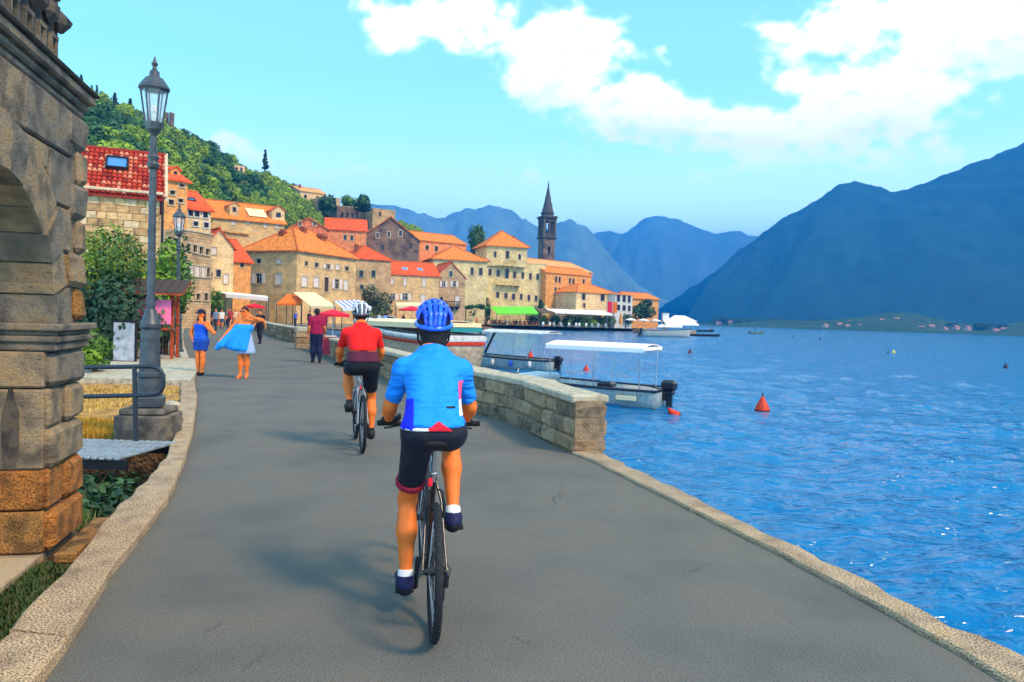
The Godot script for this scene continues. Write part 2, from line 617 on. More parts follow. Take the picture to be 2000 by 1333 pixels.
# ---------------------------------------------------------------- bicycle, forward is -z, origin where the rear tyre meets the road
func bicycle(label: String, at: Vector3, turn: float, frame: Material, crank: float) -> Node3D:
	var o := thing("bicycle", label, "bicycle", at, turn)
	var rear := Vector3(0, 0.345, 0)
	var front := Vector3(0, 0.345, -1.07)
	var bb := Vector3(0, 0.285, -0.44)
	var seat_top := Vector3(0, 0.80, -0.27)
	var head_top := Vector3(0, 0.86, -0.83)
	var head_low := Vector3(0, 0.70, -0.875)
	for w in [rear, front]:
		var tyre := Shape.new()
		tyre.torus(w, Vector3.RIGHT, 0.325, 0.021, 56, 10)
		for i in 84:
			var a := TAU * i / 84.0
			var od := Vector3(0, cos(a), sin(a))
			tyre.box(w + od * 0.3455 + Vector3(0.006 if i % 2 else -0.006, 0, 0), Vector3(0.012, 0.004, 0.011), Basis(Vector3.RIGHT, od, Vector3.RIGHT.cross(od)))
		var wheel := obj("wheel", tyre, M.rubber, o)
		var rim := Shape.new()
		rim.torus(w, Vector3.RIGHT, 0.300, 0.011, 48, 8, 1.3)
		obj("rim", rim, M.darkmetal, wheel)
		var hub := Shape.new()
		hub.tube([w - Vector3(0.06, 0, 0), w - Vector3(0.035, 0, 0), w + Vector3(0.035, 0, 0), w + Vector3(0.06, 0, 0)], [0.012, 0.022, 0.022, 0.012], 10)
		obj("hub", hub, M.darkmetal, wheel)
		var sp := Shape.new()
		for i in 32:
			var a := TAU * i / 32.0
			var a2 := a + (0.5 if i % 4 < 2 else -0.5)
			var sx := 0.03 if i % 2 else -0.03
			sp.tube([w + Vector3(sx, cos(a2) * 0.02, sin(a2) * 0.02), w + Vector3(0, cos(a) * 0.298, sin(a) * 0.298)], 0.0013, 4, false)
		obj("spokes", sp, M.steel, wheel)
	var f := Shape.new()
	f.tube([bb, seat_top], 0.017, 10)
	f.tube([bb, head_low], 0.02, 10)
	f.tube([seat_top - Vector3(0, 0.04, -0.005), head_top - Vector3(0, 0.03, 0)], 0.017, 10)
	f.tube([head_low, head_top], 0.022, 10)
	f.tube([bb - Vector3(0.04, 0, 0), bb + Vector3(0.04, 0, 0)], 0.024, 12)
	for s in [-1, 1]:
		f.tube([bb + Vector3(0.025 * s, 0, 0.02), bb + Vector3(0.045 * s, 0.01, 0.14), rear + Vector3(0.062 * s, 0, 0)], 0.010, 8)
		f.tube([seat_top + Vector3(0.015 * s, -0.05, 0.0), seat_top + Vector3(0.04 * s, -0.14, 0.055), rear + Vector3(0.062 * s, 0, 0)], 0.008, 8)
	obj("frame", f, frame, o)
	var fk := Shape.new()
	for s in [-1, 1]:
		fk.tube([head_low + Vector3(0, -0.02, 0), head_low + Vector3(0.05 * s, -0.06, -0.01), front + Vector3(0.055 * s, 0, 0)], [0.016, 0.015, 0.010], 8)
	obj("fork", fk, frame, o)
	var pp := Shape.new()
	pp.tube([seat_top - Vector3(0, 0.05, 0), Vector3(0, 0.955, -0.235)], 0.0135, 10)
	pp.torus(seat_top, Vector3(0, 1, 0.2), 0.019, 0.008, 16, 6)
	obj("seat_post", pp, M.steel, o)
	obj("saddle", flesh([[Vector3(-0.05, 0.985, -0.16), Vector3(0, 0.985, -0.25), 0.03, 0.028], [Vector3(0.05, 0.985, -0.16), Vector3(0, 0.985, -0.25), 0.03, 0.028], [Vector3(-0.04, 0.985, -0.13), Vector3(0.04, 0.985, -0.13), 0.028, 0.028], [Vector3(0, 0.987, -0.25), Vector3(0, 0.982, -0.42), 0.03, 0.017]], 0.009, 120.0), M.dark, o)
	var bar := Shape.new()
	bar.tube([head_top, head_top + Vector3(0, 0.1, 0.005), Vector3(0, 0.985, -0.87)], 0.014, 8)
	bar.tube([Vector3(-0.3, 0.995, -0.79), Vector3(-0.13, 0.985, -0.85), Vector3(0, 0.985, -0.87), Vector3(0.13, 0.985, -0.85), Vector3(0.3, 0.995, -0.79)], 0.0125, 10)
	var hb := obj("handlebar", bar, M.darkmetal, o)
	for s in [-1, 1]:
		var g := Shape.new()
		g.tube([Vector3(0.18 * s, 0.989, -0.832), Vector3(0.31 * s, 0.996, -0.786)], 0.017, 10)
		obj("grip", g, M.rubber, hb)
		var lv := Shape.new()
		lv.tube([Vector3(0.15 * s, 0.985, -0.855), Vector3(0.19 * s, 0.965, -0.88), Vector3(0.27 * s, 0.955, -0.85)], 0.006, 6)
		obj("brake_lever", lv, M.darkmetal, hb)
	var ring := Shape.new()
	ring.lathe([Vector2(0.03, -0.004), Vector2(0.085, -0.003), Vector2(0.09, 0.0), Vector2(0.085, 0.003), Vector2(0.03, 0.004)], 36, Transform3D(Basis(Vector3.BACK, -PI / 2), bb + Vector3(0.05, 0, 0)))
	obj("chainring", ring, M.darkmetal, o)
	var cas := Shape.new()
	cas.lathe([Vector2(0.015, 0.016), Vector2(0.05, 0.018), Vector2(0.05, 0.022), Vector2(0.042, 0.026), Vector2(0.036, 0.034), Vector2(0.028, 0.042), Vector2(0.012, 0.05)], 24, Transform3D(Basis(Vector3.BACK, -PI / 2), rear))
	obj("cassette", cas, M.darkmetal, o)
	var ch := Shape.new()
	ch.tube([bb + Vector3(0.05, 0.088, 0.01), rear + Vector3(0.036, 0.042, -0.01)], 0.0045, 5)
	ch.tube([bb + Vector3(0.05, -0.088, 0.01), rear + Vector3(0.045, -0.12, -0.05)], 0.0045, 5)
	obj("chain", ch, M.darkmetal, o)
	var dr := Shape.new()
	dr.block(rear + Vector3(0.062, -0.05, -0.01), Vector3(0.022, 0.07, 0.045), 0.006)
	dr.block(rear + Vector3(0.05, -0.11, -0.03), Vector3(0.012, 0.1, 0.03), 0.004)
	dr.lathe([Vector2(0.0, -0.005), Vector2(0.024, -0.004), Vector2(0.024, 0.004), Vector2(0, 0.005)], 14, Transform3D(Basis(Vector3.BACK, -PI / 2), rear + Vector3(0.048, -0.14, -0.045)))
	obj("derailleur", dr, M.darkmetal, o)
	for s in [-1, 1]:
		var br := Shape.new()
		br.tube([rear + Vector3(0.045 * s, 0.25, -0.10), rear + Vector3(0.05 * s, 0.32, -0.10), rear + Vector3(0.038 * s, 0.385, -0.115), rear + Vector3(0.02 * s, 0.4, -0.12)], 0.008, 6)
		br.block(rear + Vector3(0.027 * s, 0.31, -0.1), Vector3(0.012, 0.016, 0.05), 0.004)
		obj("brake_arm", br, M.darkmetal, o)
	for s in [-1, 1]:
		var dir: Vector3 = Vector3(0, sin(crank), -cos(crank)) * s
		var e: Vector3 = bb + Vector3(0.072 * s, 0, 0) + dir * 0.17
		var c := Shape.new()
		c.tube([bb + Vector3(0.058 * s, 0, 0), bb + Vector3(0.068 * s, 0, 0) + dir * 0.05, e], [0.017, 0.013, 0.011], 8, true)
		var cm := obj("crank", c, M.darkmetal, o)
		var pd := Shape.new()
		var pc: Vector3 = e + Vector3(0.065 * s, 0, 0)
		for q in [-1, 1]:
			pd.block(pc + Vector3(0, 0, 0.042 * q), Vector3(0.1, 0.026, 0.014), 0.004)
			pd.block(pc + Vector3(0.043 * q, 0, 0), Vector3(0.014, 0.026, 0.084), 0.004)
		pd.tube([e, pc + Vector3(0.04 * s, 0, 0)], 0.009, 8)
		obj("pedal", pd, M.rubber, cm)
		var rf := Shape.new()
		rf.block(pc + Vector3(0, 0, 0.051), Vector3(0.05, 0.014, 0.006), 0.002)
		obj("pedal_reflector", rf, M.amber, cm)
	var rr := Shape.new()
	rr.block(Vector3(-0.02, 0.755, -0.225), Vector3(0.026, 0.046, 0.016), 0.006)
	obj("rear_reflector", rr, M.redlens, o)
	var cab := Shape.new()
	cab.tube([Vector3(0.02, 0.97, -0.86), Vector3(0.06, 0.9, -0.95), Vector3(0.03, 0.8, -0.9)], 0.0025, 5, false)
	cab.tube([Vector3(-0.03, 0.97, -0.86), Vector3(-0.06, 0.92, -0.95), Vector3(-0.02, 0.82, -0.85)], 0.0025, 5, false)
	cab.tube([rear + Vector3(0.055, 0.03, -0.12), rear + Vector3(0.08, 0.02, 0.03), rear + Vector3(0.07, -0.04, 0.01)], 0.0025, 5, false)
	obj("cable", cab, M.dark, o)
	return o


# A helmet of thick ribs over a dark liner.
func helmet(at: Vector3, basis: Basis, shell: Material, liner: Material, p: Node3D, edge: Material) -> void:
	var l := Shape.new()
	l.ball(at, Vector3(0.098, 0.10, 0.132), 24, 12, basis, -0.25)
	var hm := obj("helmet", l, liner, p)
	for i in 7:
		var r := Shape.new()
		var pts := []
		var rad := []
		var off := (i - 3) / 3.0
		for k in 15:
			var e := -0.30 + (PI + 0.42) * k / 14.0
			var w := sqrt(maxf(0.02, 1.0 - off * off * 0.86))
			var q := Vector3(off * 0.096 * (0.72 + 0.28 * sin(clampf(e, 0, PI))), sin(e) * 0.112 * w - 0.004, cos(e) * 0.146 * w)
			if e < 0.0:
				q.y -= 0.01
			pts.append(at + basis * q)
			rad.append(0.0132 if k > 0 and k < 14 else 0.01)
		r.tube(pts, rad, 8, true, 0.72)
		obj("helmet_rib", r, shell if i % 2 else edge, hm)
	for q in [[-0.028, 0.1, 0.142], [0.055, 0.086, 0.119]]:
		var band := Shape.new()
		var pts := []
		for k in 25:
			var a := TAU * k / 24.0
			pts.append(at + basis * Vector3(sin(a) * q[1], q[0] - 0.008 * cos(a), cos(a) * q[2]))
		band.tube(pts, 0.014 if q[0] < 0.0 else 0.010, 7, false)
		obj("helmet_band", band, edge, hm)
	for k in 3:
		var pts := []
		for i in 13:
			var e := PI * i / 12.0
			pts.append(at + basis * Vector3(cos(e) * 0.094, sin(e) * 0.098 * [0.88, 1.05, 0.92][k] + 0.008, [0.07, 0.0, -0.07][k]))
		var cr := Shape.new()
		cr.tube(pts, 0.011, 6, true, 0.8)
		obj("helmet_bridge", cr, shell, hm)
	var strap := Shape.new()
	for s in [-1, 1]:
		strap.tube([at + basis * Vector3(0.092 * s, -0.02, 0.05), at + basis * Vector3(0.088 * s, -0.12, 0.0), at + basis * Vector3(0.05 * s, -0.19, -0.05)], 0.006, 5, true, 0.4)
		strap.tube([at + basis * Vector3(0.092 * s, -0.02, -0.05), at + basis * Vector3(0.088 * s, -0.12, 0.0)], 0.006, 5, true, 0.4)
	obj("chin_strap", strap, M.dark, hm)


# A rider sits on the bicycle, in its axes.
func rider(o: Node3D, j: Dictionary, w: float, skin: Material, top: Material, shorts: Material, glove: Material, shoe: Material, sock: Material, cell: float, hem: float, sleeve: float, short_len: float) -> Dictionary:
	var b := body(j, w)
	var bits := [flesh(pick(b, ["torso", "neck", "upper0", "upper1", "fore0", "fore1", "thigh0", "thigh1", "shin0", "shin1"]), cell, 80.0)]
	bits.append(flesh(pick(b, ["head"]) + [[j.neck, j.head - Vector3(0, 0.06, 0), 0.052, 0.05]], 0.007, 110.0))
	for s in 2:
		var along: Vector3 = Vector3(0.0, -0.25, -1.0).normalized()
		var th := Vector3(1 if s == 0 else -1, 0, 0)
		bits.append(flesh(hand(j.wr[s], along, th.cross(along) * (1 if s == 1 else -1), th, 0.95), 0.0045, 220.0))
	obj("body", joined(bits), skin, o)
	obj("jersey", flesh(pick(b, ["torso", "upper0", "upper1"], 0.013, {"upper0": sleeve, "upper1": sleeve}), cell * 0.9, 80.0, [[Vector3(0, hem, 0), Vector3(0, -1, -0.1)], [j.neck + Vector3(0, 0.012, 0), (j.head - j.neck).normalized()]]), top, o)
	obj("shorts", flesh(pick(b, ["thigh0", "thigh1"], 0.012, {"thigh0": short_len, "thigh1": short_len}) + [[j.hip[0], j.hip[1], 0.112 * w, 0.112 * w], [j.pelvis - Vector3(0.055, 0.0, 0), j.waist - Vector3(0.045, 0, 0), 0.114 * w, 0.1 * w], [j.pelvis + Vector3(0.055, 0, 0), j.waist + Vector3(0.045, 0, 0), 0.114 * w, 0.1 * w]], cell * 0.9, 80.0, [[Vector3(0, hem + 0.07, 0), Vector3.UP]]), shorts, o)
	for s in 2:
		var along: Vector3 = Vector3(0.0, -0.25, -1.0).normalized()
		var th := Vector3(1 if s == 0 else -1, 0, 0)
		var g := hand(j.wr[s], along, th.cross(along) * (1 if s == 1 else -1), th, 0.95)
		var keep := []
		for i in g.size():
			if i < 2 or (i - 2) % 3 == 0 or i >= 14:
				keep.append([g[i][0], g[i][1], g[i][2] + 0.004, g[i][3] + 0.004])
		obj("glove", flesh(keep, 0.005, 200.0), glove, o)
		var fd: Vector3 = (j.toe[s] - j.an[s]).normalized()
		var sd := Vector3.RIGHT
		var foot := [[j.an[s] + Vector3(0, -0.03, 0), j.toe[s] + sd * 0.012, 0.045, 0.034], [j.an[s] + Vector3(0, -0.03, 0), j.toe[s] - sd * 0.016, 0.045, 0.03], [j.an[s] + Vector3(0, -0.01, 0), j.an[s] - fd * 0.045 + Vector3(0, -0.045, 0), 0.045, 0.037]]
		var sh := obj("shoe", flesh(foot, 0.008, 120.0, [[j.an[s] + Vector3(0, 0.025, 0), Vector3(0, 1, 0.25)]]), shoe, o)
		var sole := []
		for q in foot:
			sole.append([q[0] + Vector3(0, -0.026, 0), q[1] + Vector3(0, -0.016, 0), q[2] - 0.004, q[3] - 0.001])
		obj("sole", flesh(sole, 0.008, 120.0, [[(j.an[s] + j.toe[s]) * 0.5 + Vector3(0, -0.042, 0), fd.cross(Vector3.RIGHT).normalized() * (1.0 if fd.cross(Vector3.RIGHT).y > 0 else -1.0)]]), M.dark, sh)
		var leg: Vector3 = (j.kn[s] - j.an[s]).normalized()
		obj("sock", flesh([[j.an[s] - leg * 0.01, j.an[s] + leg * 0.042, 0.043, 0.042, 2]], 0.008, 120.0), sock, o)
	return b


# ---------------------------------------------------------------- buildings
func facade(sh: Shape, o: Vector3, ax: Vector3, nn: Vector3, w: float, h: float, holes: Array, reveal := 0.2) -> void:
	var xs := [0.0, w]
	var ys := [0.0, h]
	for q in holes:
		xs.append_array([q[0], q[0] + q[2]])
		ys.append_array([q[1], q[1] + q[3]])
	xs.sort()
	ys.sort()
	for j in ys.size() - 1:
		if ys[j + 1] - ys[j] < 0.003:
			continue
		var start := -1.0
		for i in xs.size() - 1:
			var cx: float = (xs[i] + xs[i + 1]) * 0.5
			var cy: float = (ys[j] + ys[j + 1]) * 0.5
			var open := false
			for q in holes:
				if cx > q[0] and cx < q[0] + q[2] and cy > q[1] and cy < q[1] + q[3]:
					open = true
			if not open and start < 0.0:
				start = xs[i]
			if start >= 0.0 and (open or i == xs.size() - 2):
				var e: float = xs[i] if open else xs[i + 1]
				if e - start > 0.003:
					sh.face([o + ax * start + Vector3(0, ys[j], 0), o + ax * e + Vector3(0, ys[j], 0), o + ax * e + Vector3(0, ys[j + 1], 0), o + ax * start + Vector3(0, ys[j + 1], 0)], nn)
				start = -1.0
	for q in holes:
		var a: Vector3 = o + ax * q[0] + Vector3(0, q[1], 0)
		var b: Vector3 = a + ax * q[2]
		var u := Vector3(0, q[3], 0)
		var d := -nn * reveal
		sh.face([a, b, b + d, a + d], Vector3.UP)
		sh.face([a + u, b + u, b + u + d, a + u + d], Vector3.DOWN)
		sh.face([a, a + u, a + u + d, a + d], ax)
		sh.face([b, b + u, b + u + d, b + d], -ax)


func window(p: Node3D, o: Vector3, ax: Vector3, nn: Vector3, q: Array, trim: Material) -> void:
	var b := Basis(ax, Vector3.UP, nn)
	var c: Vector3 = o + ax * (q[0] + q[2] * 0.5) + Vector3(0, q[1] + q[3] * 0.5, 0)
	var w: float = q[2]
	var h: float = q[3]
	var kind: String = q[4]
	var f := Shape.new()
	var k := clampf(w * 0.16, 0.1, 0.2)
	f.box(c + Vector3(0, h * 0.5 + k * 0.5, 0) + nn * 0.01, Vector3(w + 2 * k, k, 0.13), b)
	f.box(c + Vector3(0, -h * 0.5 - k * 0.5, 0) + nn * 0.03, Vector3(w + 2.6 * k, k, 0.17), b)
	for s in [-1, 1]:
		f.box(c + ax * s * (w + k) * 0.5 + nn * 0.005, Vector3(k, h, 0.12), b)
	var wn := obj("door" if kind == "door" else "window", f, trim, p)
	var g := Shape.new()
	if kind == "shut":
		for s in [-1, 1]:
			g.box(c + ax * s * w * 0.25 - nn * 0.05, Vector3(w * 0.5 - 0.02, h, 0.05), b)
			for y in 3:
				g.box(c + ax * s * w * 0.25 - nn * 0.015 + Vector3(0, (y - 1) * h * 0.31, 0), Vector3(w * 0.36, h * 0.2, 0.02), b)
		obj("shutter", g, M.shutter, wn)
	elif kind == "door":
		g.box(c - nn * 0.12, Vector3(w, h, 0.05), b)
		for x in [-0.25, 0.25]:
			g.box(c - nn * 0.085 + ax * w * x, Vector3(w * 0.34, h * 0.8, 0.02), b)
		obj("door_leaf", g, M.darkwood, wn)
	else:
		g.box(c - nn * 0.17, Vector3(w, h, 0.03), b)
		obj("pane", g, M.glass, wn)
		var bars := Shape.new()
		bars.box(c - nn * 0.135, Vector3(0.05, h, 0.04), b)
		bars.box(c - nn * 0.132 + Vector3(0, h * 0.16, 0), Vector3(w, 0.05, 0.03), b)
		obj("glazing_bar", bars, M.darkwood if kind == "dark" else M.shutter, wn)
		if kind == "open":
			for s in [-1, 1]:
				var l := Shape.new()
				l.box(c + ax * s * (w * 0.76 + k) + nn * 0.09, Vector3(w * 0.5, h, 0.04), b)
				obj("shutter", l, M.shutter, wn)


func house(called: String, label: String, at: Vector3, yaw: float, w: float, dp: float, h: float, roof: String, rh: float, ov: float, wm: Material, rm: Material, trim: Material, fr: Array, lf: Array, rt: Array, group := "") -> Node3D:
	var p := thing(called, label, "house", at, yaw, group)
	var sh := Shape.new()
	facade(sh, Vector3.ZERO, Vector3.RIGHT, Vector3.BACK, w, h, fr)
	facade(sh, Vector3(w, 0, 0), Vector3.FORWARD, Vector3.RIGHT, dp, h, rt)
	facade(sh, Vector3(0, 0, -dp), Vector3.BACK, Vector3.LEFT, dp, h, lf)
	sh.face([Vector3(0, 0, -dp), Vector3(w, 0, -dp), Vector3(w, h, -dp), Vector3(0, h, -dp)], Vector3.FORWARD)
	var rs := Shape.new()
	var rg := Shape.new()
	var T := 0.16
	if roof == "hip":
		var a := Vector3(-ov, h, ov)
		var b := Vector3(w + ov, h, ov)
		var c := Vector3(w + ov, h, -dp - ov)
		var d := Vector3(-ov, h, -dp - ov)
		var r1: Vector3
		var r2: Vector3
		if w >= dp:
			var r := dp * 0.5 + ov
			r1 = Vector3(-ov + r, h + rh, -dp * 0.5)
			r2 = Vector3(w + ov - r, h + rh, -dp * 0.5)
			rs.slab([a, b, r2, r1], T); rs.slab([b, c, r2], T); rs.slab([c, d, r1, r2], T); rs.slab([d, a, r1], T)
			rg.tube([a, r1], 0.13, 6); rg.tube([b, r2], 0.13, 6); rg.tube([c, r2], 0.13, 6); rg.tube([d, r1], 0.13, 6)
		else:
			var r := w * 0.5 + ov
			r1 = Vector3(w * 0.5, h + rh, ov - r)
			r2 = Vector3(w * 0.5, h + rh, -dp - ov + r)
			rs.slab([a, b, r1], T); rs.slab([b, c, r2, r1], T); rs.slab([c, d, r2], T); rs.slab([d, a, r1, r2], T)
			rg.tube([a, r1], 0.13, 6); rg.tube([b, r1], 0.13, 6); rg.tube([c, r2], 0.13, 6); rg.tube([d, r2], 0.13, 6)
		if r1.distance_to(r2) > 0.1:
			rg.tube([r1, r2], 0.14, 6)
		sh.face([Vector3(0, h, 0), Vector3(w, h, 0), Vector3(w, h, -dp), Vector3(0, h, -dp)], Vector3.UP)
	elif roof == "gx":
		var dy := ov * rh / (dp * 0.5)
		var r1 := Vector3(-ov, h + rh, -dp * 0.5)
		var r2 := Vector3(w + ov, h + rh, -dp * 0.5)
		var up := Vector3(0, 0.05, 0)
		rs.slab([Vector3(-ov, h - dy, ov) + up, Vector3(w + ov, h - dy, ov) + up, r2 + up, r1 + up], T)
		rs.slab([Vector3(-ov, h - dy, -dp - ov) + up, Vector3(w + ov, h - dy, -dp - ov) + up, r2 + up, r1 + up], T)
		for x in [0.0, w]:
			sh.face([Vector3(x, h, 0), Vector3(x, h, -dp), Vector3(x, h + rh - 0.08, -dp * 0.5)], Vector3(x - w * 0.5, 0, 0))
		rg.tube([r1 + up, r2 + up], 0.14, 6)
	elif roof == "gz":
		var dy := ov * rh / (w * 0.5)
		var r1 := Vector3(w * 0.5, h + rh, ov)
		var r2 := Vector3(w * 0.5, h + rh, -dp - ov)
		var up := Vector3(0, 0.05, 0)
		rs.slab([Vector3(-ov, h - dy, ov) + up, Vector3(-ov, h - dy, -dp - ov) + up, r2 + up, r1 + up], T)
		rs.slab([Vector3(w + ov, h - dy, ov) + up, Vector3(w + ov, h - dy, -dp - ov) + up, r2 + up, r1 + up], T)
		for z in [0.0, -dp]:
			sh.face([Vector3(0, h, z), Vector3(w, h, z), Vector3(w * 0.5, h + rh - 0.08, z)], Vector3(0, 0, z + dp * 0.5))
		rg.tube([r1 + up, r2 + up], 0.14, 6)
	elif roof == "shed":
		rs.slab([Vector3(-ov, h - 0.02, ov), Vector3(w + ov, h - 0.02, ov), Vector3(w + ov, h + rh, -dp - ov), Vector3(-ov, h + rh, -dp - ov)], T)
		sh.face([Vector3(0, h, 0), Vector3(0, h, -dp), Vector3(0, h + rh - 0.15, -dp)], Vector3.LEFT)
		sh.face([Vector3(w, h, 0), Vector3(w, h, -dp), Vector3(w, h + rh - 0.15, -dp)], Vector3.RIGHT)
	else:
		sh.face([Vector3(0, h - 0.4, 0), Vector3(w, h - 0.4, 0), Vector3(w, h - 0.4, -dp), Vector3(0, h - 0.4, -dp)], Vector3.UP)
		rs.box(Vector3(w * 0.5, h + 0.06, -0.12), Vector3(w + 0.2, 0.12, 0.4))
	obj("wall", sh, wm, p)
	var r := obj("roof", rs, rm, p)
	if rg.v.size():
		obj("ridge_tiles", rg, M.ridge, r)
	for q in fr:
		window(p, Vector3.ZERO, Vector3.RIGHT, Vector3.BACK, q, trim)
	for q in rt:
		window(p, Vector3(w, 0, 0), Vector3.FORWARD, Vector3.RIGHT, q, trim)
	for q in lf:
		window(p, Vector3(0, 0, -dp), Vector3.BACK, Vector3.LEFT, q, trim)
	return p


func chimney(p: Node3D, at: Vector3, h := 1.6, s := 0.7) -> void:
	var c := Shape.new()
	c.box(at + Vector3(0, h * 0.5 - 0.6, 0), Vector3(s, h + 1.2, s))
	c.box(at + Vector3(0, h + 0.08, 0), Vector3(s * 1.3, 0.16, s * 1.3))
	c.box(at + Vector3(0, h + 0.3, 0), Vector3(s * 0.8, 0.28, s * 0.8))
	obj("chimney", c, M.chimney, p.get_node("roof"))


func skylight(p: Node3D, at: Vector3, w: float, h: float, slope: float, m: Material, fm: Material) -> void:
	var b := Basis(Vector3.RIGHT, slope)
	var s := Shape.new()
	for e in [[0, 1, w + 0.16, 0.08], [0, -1, w + 0.16, 0.08]]:
		s.box(at + b * Vector3(0, 0.07, e[1] * (h * 0.5 + 0.04)), Vector3(e[2], 0.14, 0.08), b)
	for e in [-1, 1]:
		s.box(at + b * Vector3(e * (w * 0.5 + 0.04), 0.068, 0), Vector3(0.08, 0.13, h), b)
	var k := obj("skylight", s, fm, p.get_node("roof"))
	var g := Shape.new()
	g.box(at + b * Vector3(0, 0.06, 0), Vector3(w, 0.03, h), b)
	g.box(at + b * Vector3(0, 0.03, 0), Vector3(w, 0.02, h), b)
	k.set_meta("label", "skylight set in the tiled roof")
	obj("skylight_pane", g, m, p.get_node("roof"))


func dormer(p: Node3D, at: Vector3, w: float, h: float, dp: float, wm: Material, rm: Material) -> void:
	var s := Shape.new()
	facade(s, at + Vector3(-w * 0.5, -0.4, 0), Vector3.RIGHT, Vector3.BACK, w, h + 0.4, [[w * 0.3, 0.4 + h * 0.25, w * 0.4, h * 0.55]], 0.12)
	for e in [-1, 1]:
		s.face([at + Vector3(e * w * 0.5, -0.4, 0), at + Vector3(e * w * 0.5, h, 0), at + Vector3(e * w * 0.5, h, -dp), at + Vector3(e * w * 0.5, -0.4, -dp)], Vector3(e, 0, 0))
	s.face([at + Vector3(-w * 0.5, h, 0), at + Vector3(w * 0.5, h, 0), at + Vector3(0, h + w * 0.35, 0)], Vector3.BACK)
	var d := obj("dormer", s, wm, p)
	var r := Shape.new()
	for e in [-1, 1]:
		r.slab([at + Vector3(0, h + w * 0.4, 0.2), at + Vector3(e * w * 0.62, h - 0.04, 0.2), at + Vector3(e * w * 0.62, h - 0.04, -dp - 0.6), at + Vector3(0, h + w * 0.4, -dp - 0.6)], 0.1)
	obj("dormer_roof", r, rm, d)
	var g := Shape.new()
	g.box(at + Vector3(0, h * 0.52, -0.1), Vector3(w * 0.42, h * 0.57, 0.03))
	obj("pane", g, M.glass, d)


func balcony(p: Node3D, at: Vector3, w: float, dp: float, h: float, m: Material, posts := 8) -> void:
	var s := Shape.new()
	s.box(at + Vector3(0, -0.1, dp * 0.5), Vector3(w, 0.2, dp))
	s.box(at + Vector3(0, h, dp - 0.09), Vector3(w, 0.14, 0.18))
	for e in [-1, 1]:
		s.box(at + Vector3(e * (w * 0.5 - 0.08), h, dp * 0.5 - 0.1), Vector3(0.15, 0.13, dp - 0.2))
	for i in posts:
		s.lathe([Vector2(0.06, 0), Vector2(0.06, 0.1), Vector2(0.1, h * 0.4), Vector2(0.05, h * 0.75), Vector2(0.07, h)], 6, Transform3D(Basis(), at + Vector3(-w * 0.5 + 0.12 + (w - 0.24) * i / (posts - 1.0), 0, dp - 0.1)))
	for e in 4:
		s.box(at + Vector3(-w * 0.4 + w * 0.8 * e / 3.0, -0.42, dp * 0.35), Vector3(0.22, 0.46, dp * 0.7))
	obj("balcony", s, m, p)


# ---------------------------------------------------------------- stonework
func at_len(pts: Array, s: float) -> Array:
	var left := s
	for i in pts.size() - 1:
		var l: float = pts[i].distance_to(pts[i + 1])
		if left <= l or i == pts.size() - 2:
			return [pts[i].lerp(pts[i + 1], left / l), (pts[i + 1] - pts[i]).normalized()]
		left -= l
	return []


func path_len(pts: Array) -> float:
	var l := 0.0
	for i in pts.size() - 1:
		l += pts[i].distance_to(pts[i + 1])
	return l


func stone_wall(called: String, label: String, pts: Array, thick: float, h: float, courses: int, mats: Array, cap: Material, avg := 0.55) -> Node3D:
	var p := thing(called, label, "wall")
	var total := path_len(pts)
	var core := Shape.new()
	var n := int(total / 0.8)
	for i in n:
		var a := at_len(pts, total * i / n)
		var b := at_len(pts, total * (i + 1) / n)
		var sa: Vector3 = a[1].cross(Vector3.UP)
		var sb: Vector3 = b[1].cross(Vector3.UP)
		var lo := Vector3(0, -0.05, 0)
		var hi := Vector3(0, h - 0.06, 0)
		for q in [0.03, thick - 0.03]:
			core.face([a[0] + sa * q + lo, b[0] + sb * q + lo, b[0] + sb * q + hi, a[0] + sa * q + hi], sa * (q - thick * 0.5))
		core.face([a[0] + sa * 0.03 + hi, b[0] + sb * 0.03 + hi, b[0] + sb * (thick - 0.03) + hi, a[0] + sa * (thick - 0.03) + hi], Vector3.UP)
		for e in ([a] if i == 0 else []) + ([b] if i == n - 1 else []):
			var se: Vector3 = e[1].cross(Vector3.UP)
			core.face([e[0] + se * 0.03 + lo + e[1] * (0.02 if i == 0 else -0.02), e[0] + se * (thick - 0.03) + lo, e[0] + se * (thick - 0.03) + hi, e[0] + se * 0.03 + hi], -e[1] if i == 0 else e[1])
	obj("mortar", core, M.mortar, p)
	var ch := (h - 0.1) / courses
	for k in courses:
		var s := 0.0
		while s < total - 0.02:
			var len := rng.randf_range(0.6, 1.45) * avg
			if s == 0.0 and k % 2:
				len *= 0.6
			if total - s - len < 0.25:
				len = total - s
			var q := at_len(pts, s + len * 0.5)
			var side: Vector3 = q[1].cross(Vector3.UP)
			var deep := len > 0.0
			var sh := Shape.new()
			var hh := ch * rng.randf_range(0.9, 0.98)
			sh.block(q[0] + side * thick * 0.5 + Vector3(0, ch * (k + 0.5), 0), Vector3(len - 0.018, hh, thick + rng.randf_range(-0.02, 0.035)), 0.03, 0.016, rng, Basis(q[1], Vector3.UP, side))
			obj("stone", sh, [M.stone4, M.stone2, M.stone1][rng.randi() % 3] if k == courses - 1 else mats[rng.randi() % mats.size()], p)
			s += len
	var s := 0.0
	while s < total - 0.02:
		var len := rng.randf_range(0.8, 1.2)
		if total - s - len < 0.4:
			len = total - s
		var q := at_len(pts, s + len * 0.5)
		var side: Vector3 = q[1].cross(Vector3.UP)
		var sh := Shape.new()
		sh.block(q[0] + side * thick * 0.5 + Vector3(0, h - 0.045, 0), Vector3(len - 0.008, 0.1, thick + 0.05), 0.02, 0.006, rng, Basis(q[1], Vector3.UP, side))
		obj("cap_stone", sh, cap, p)
		s += len
	return p


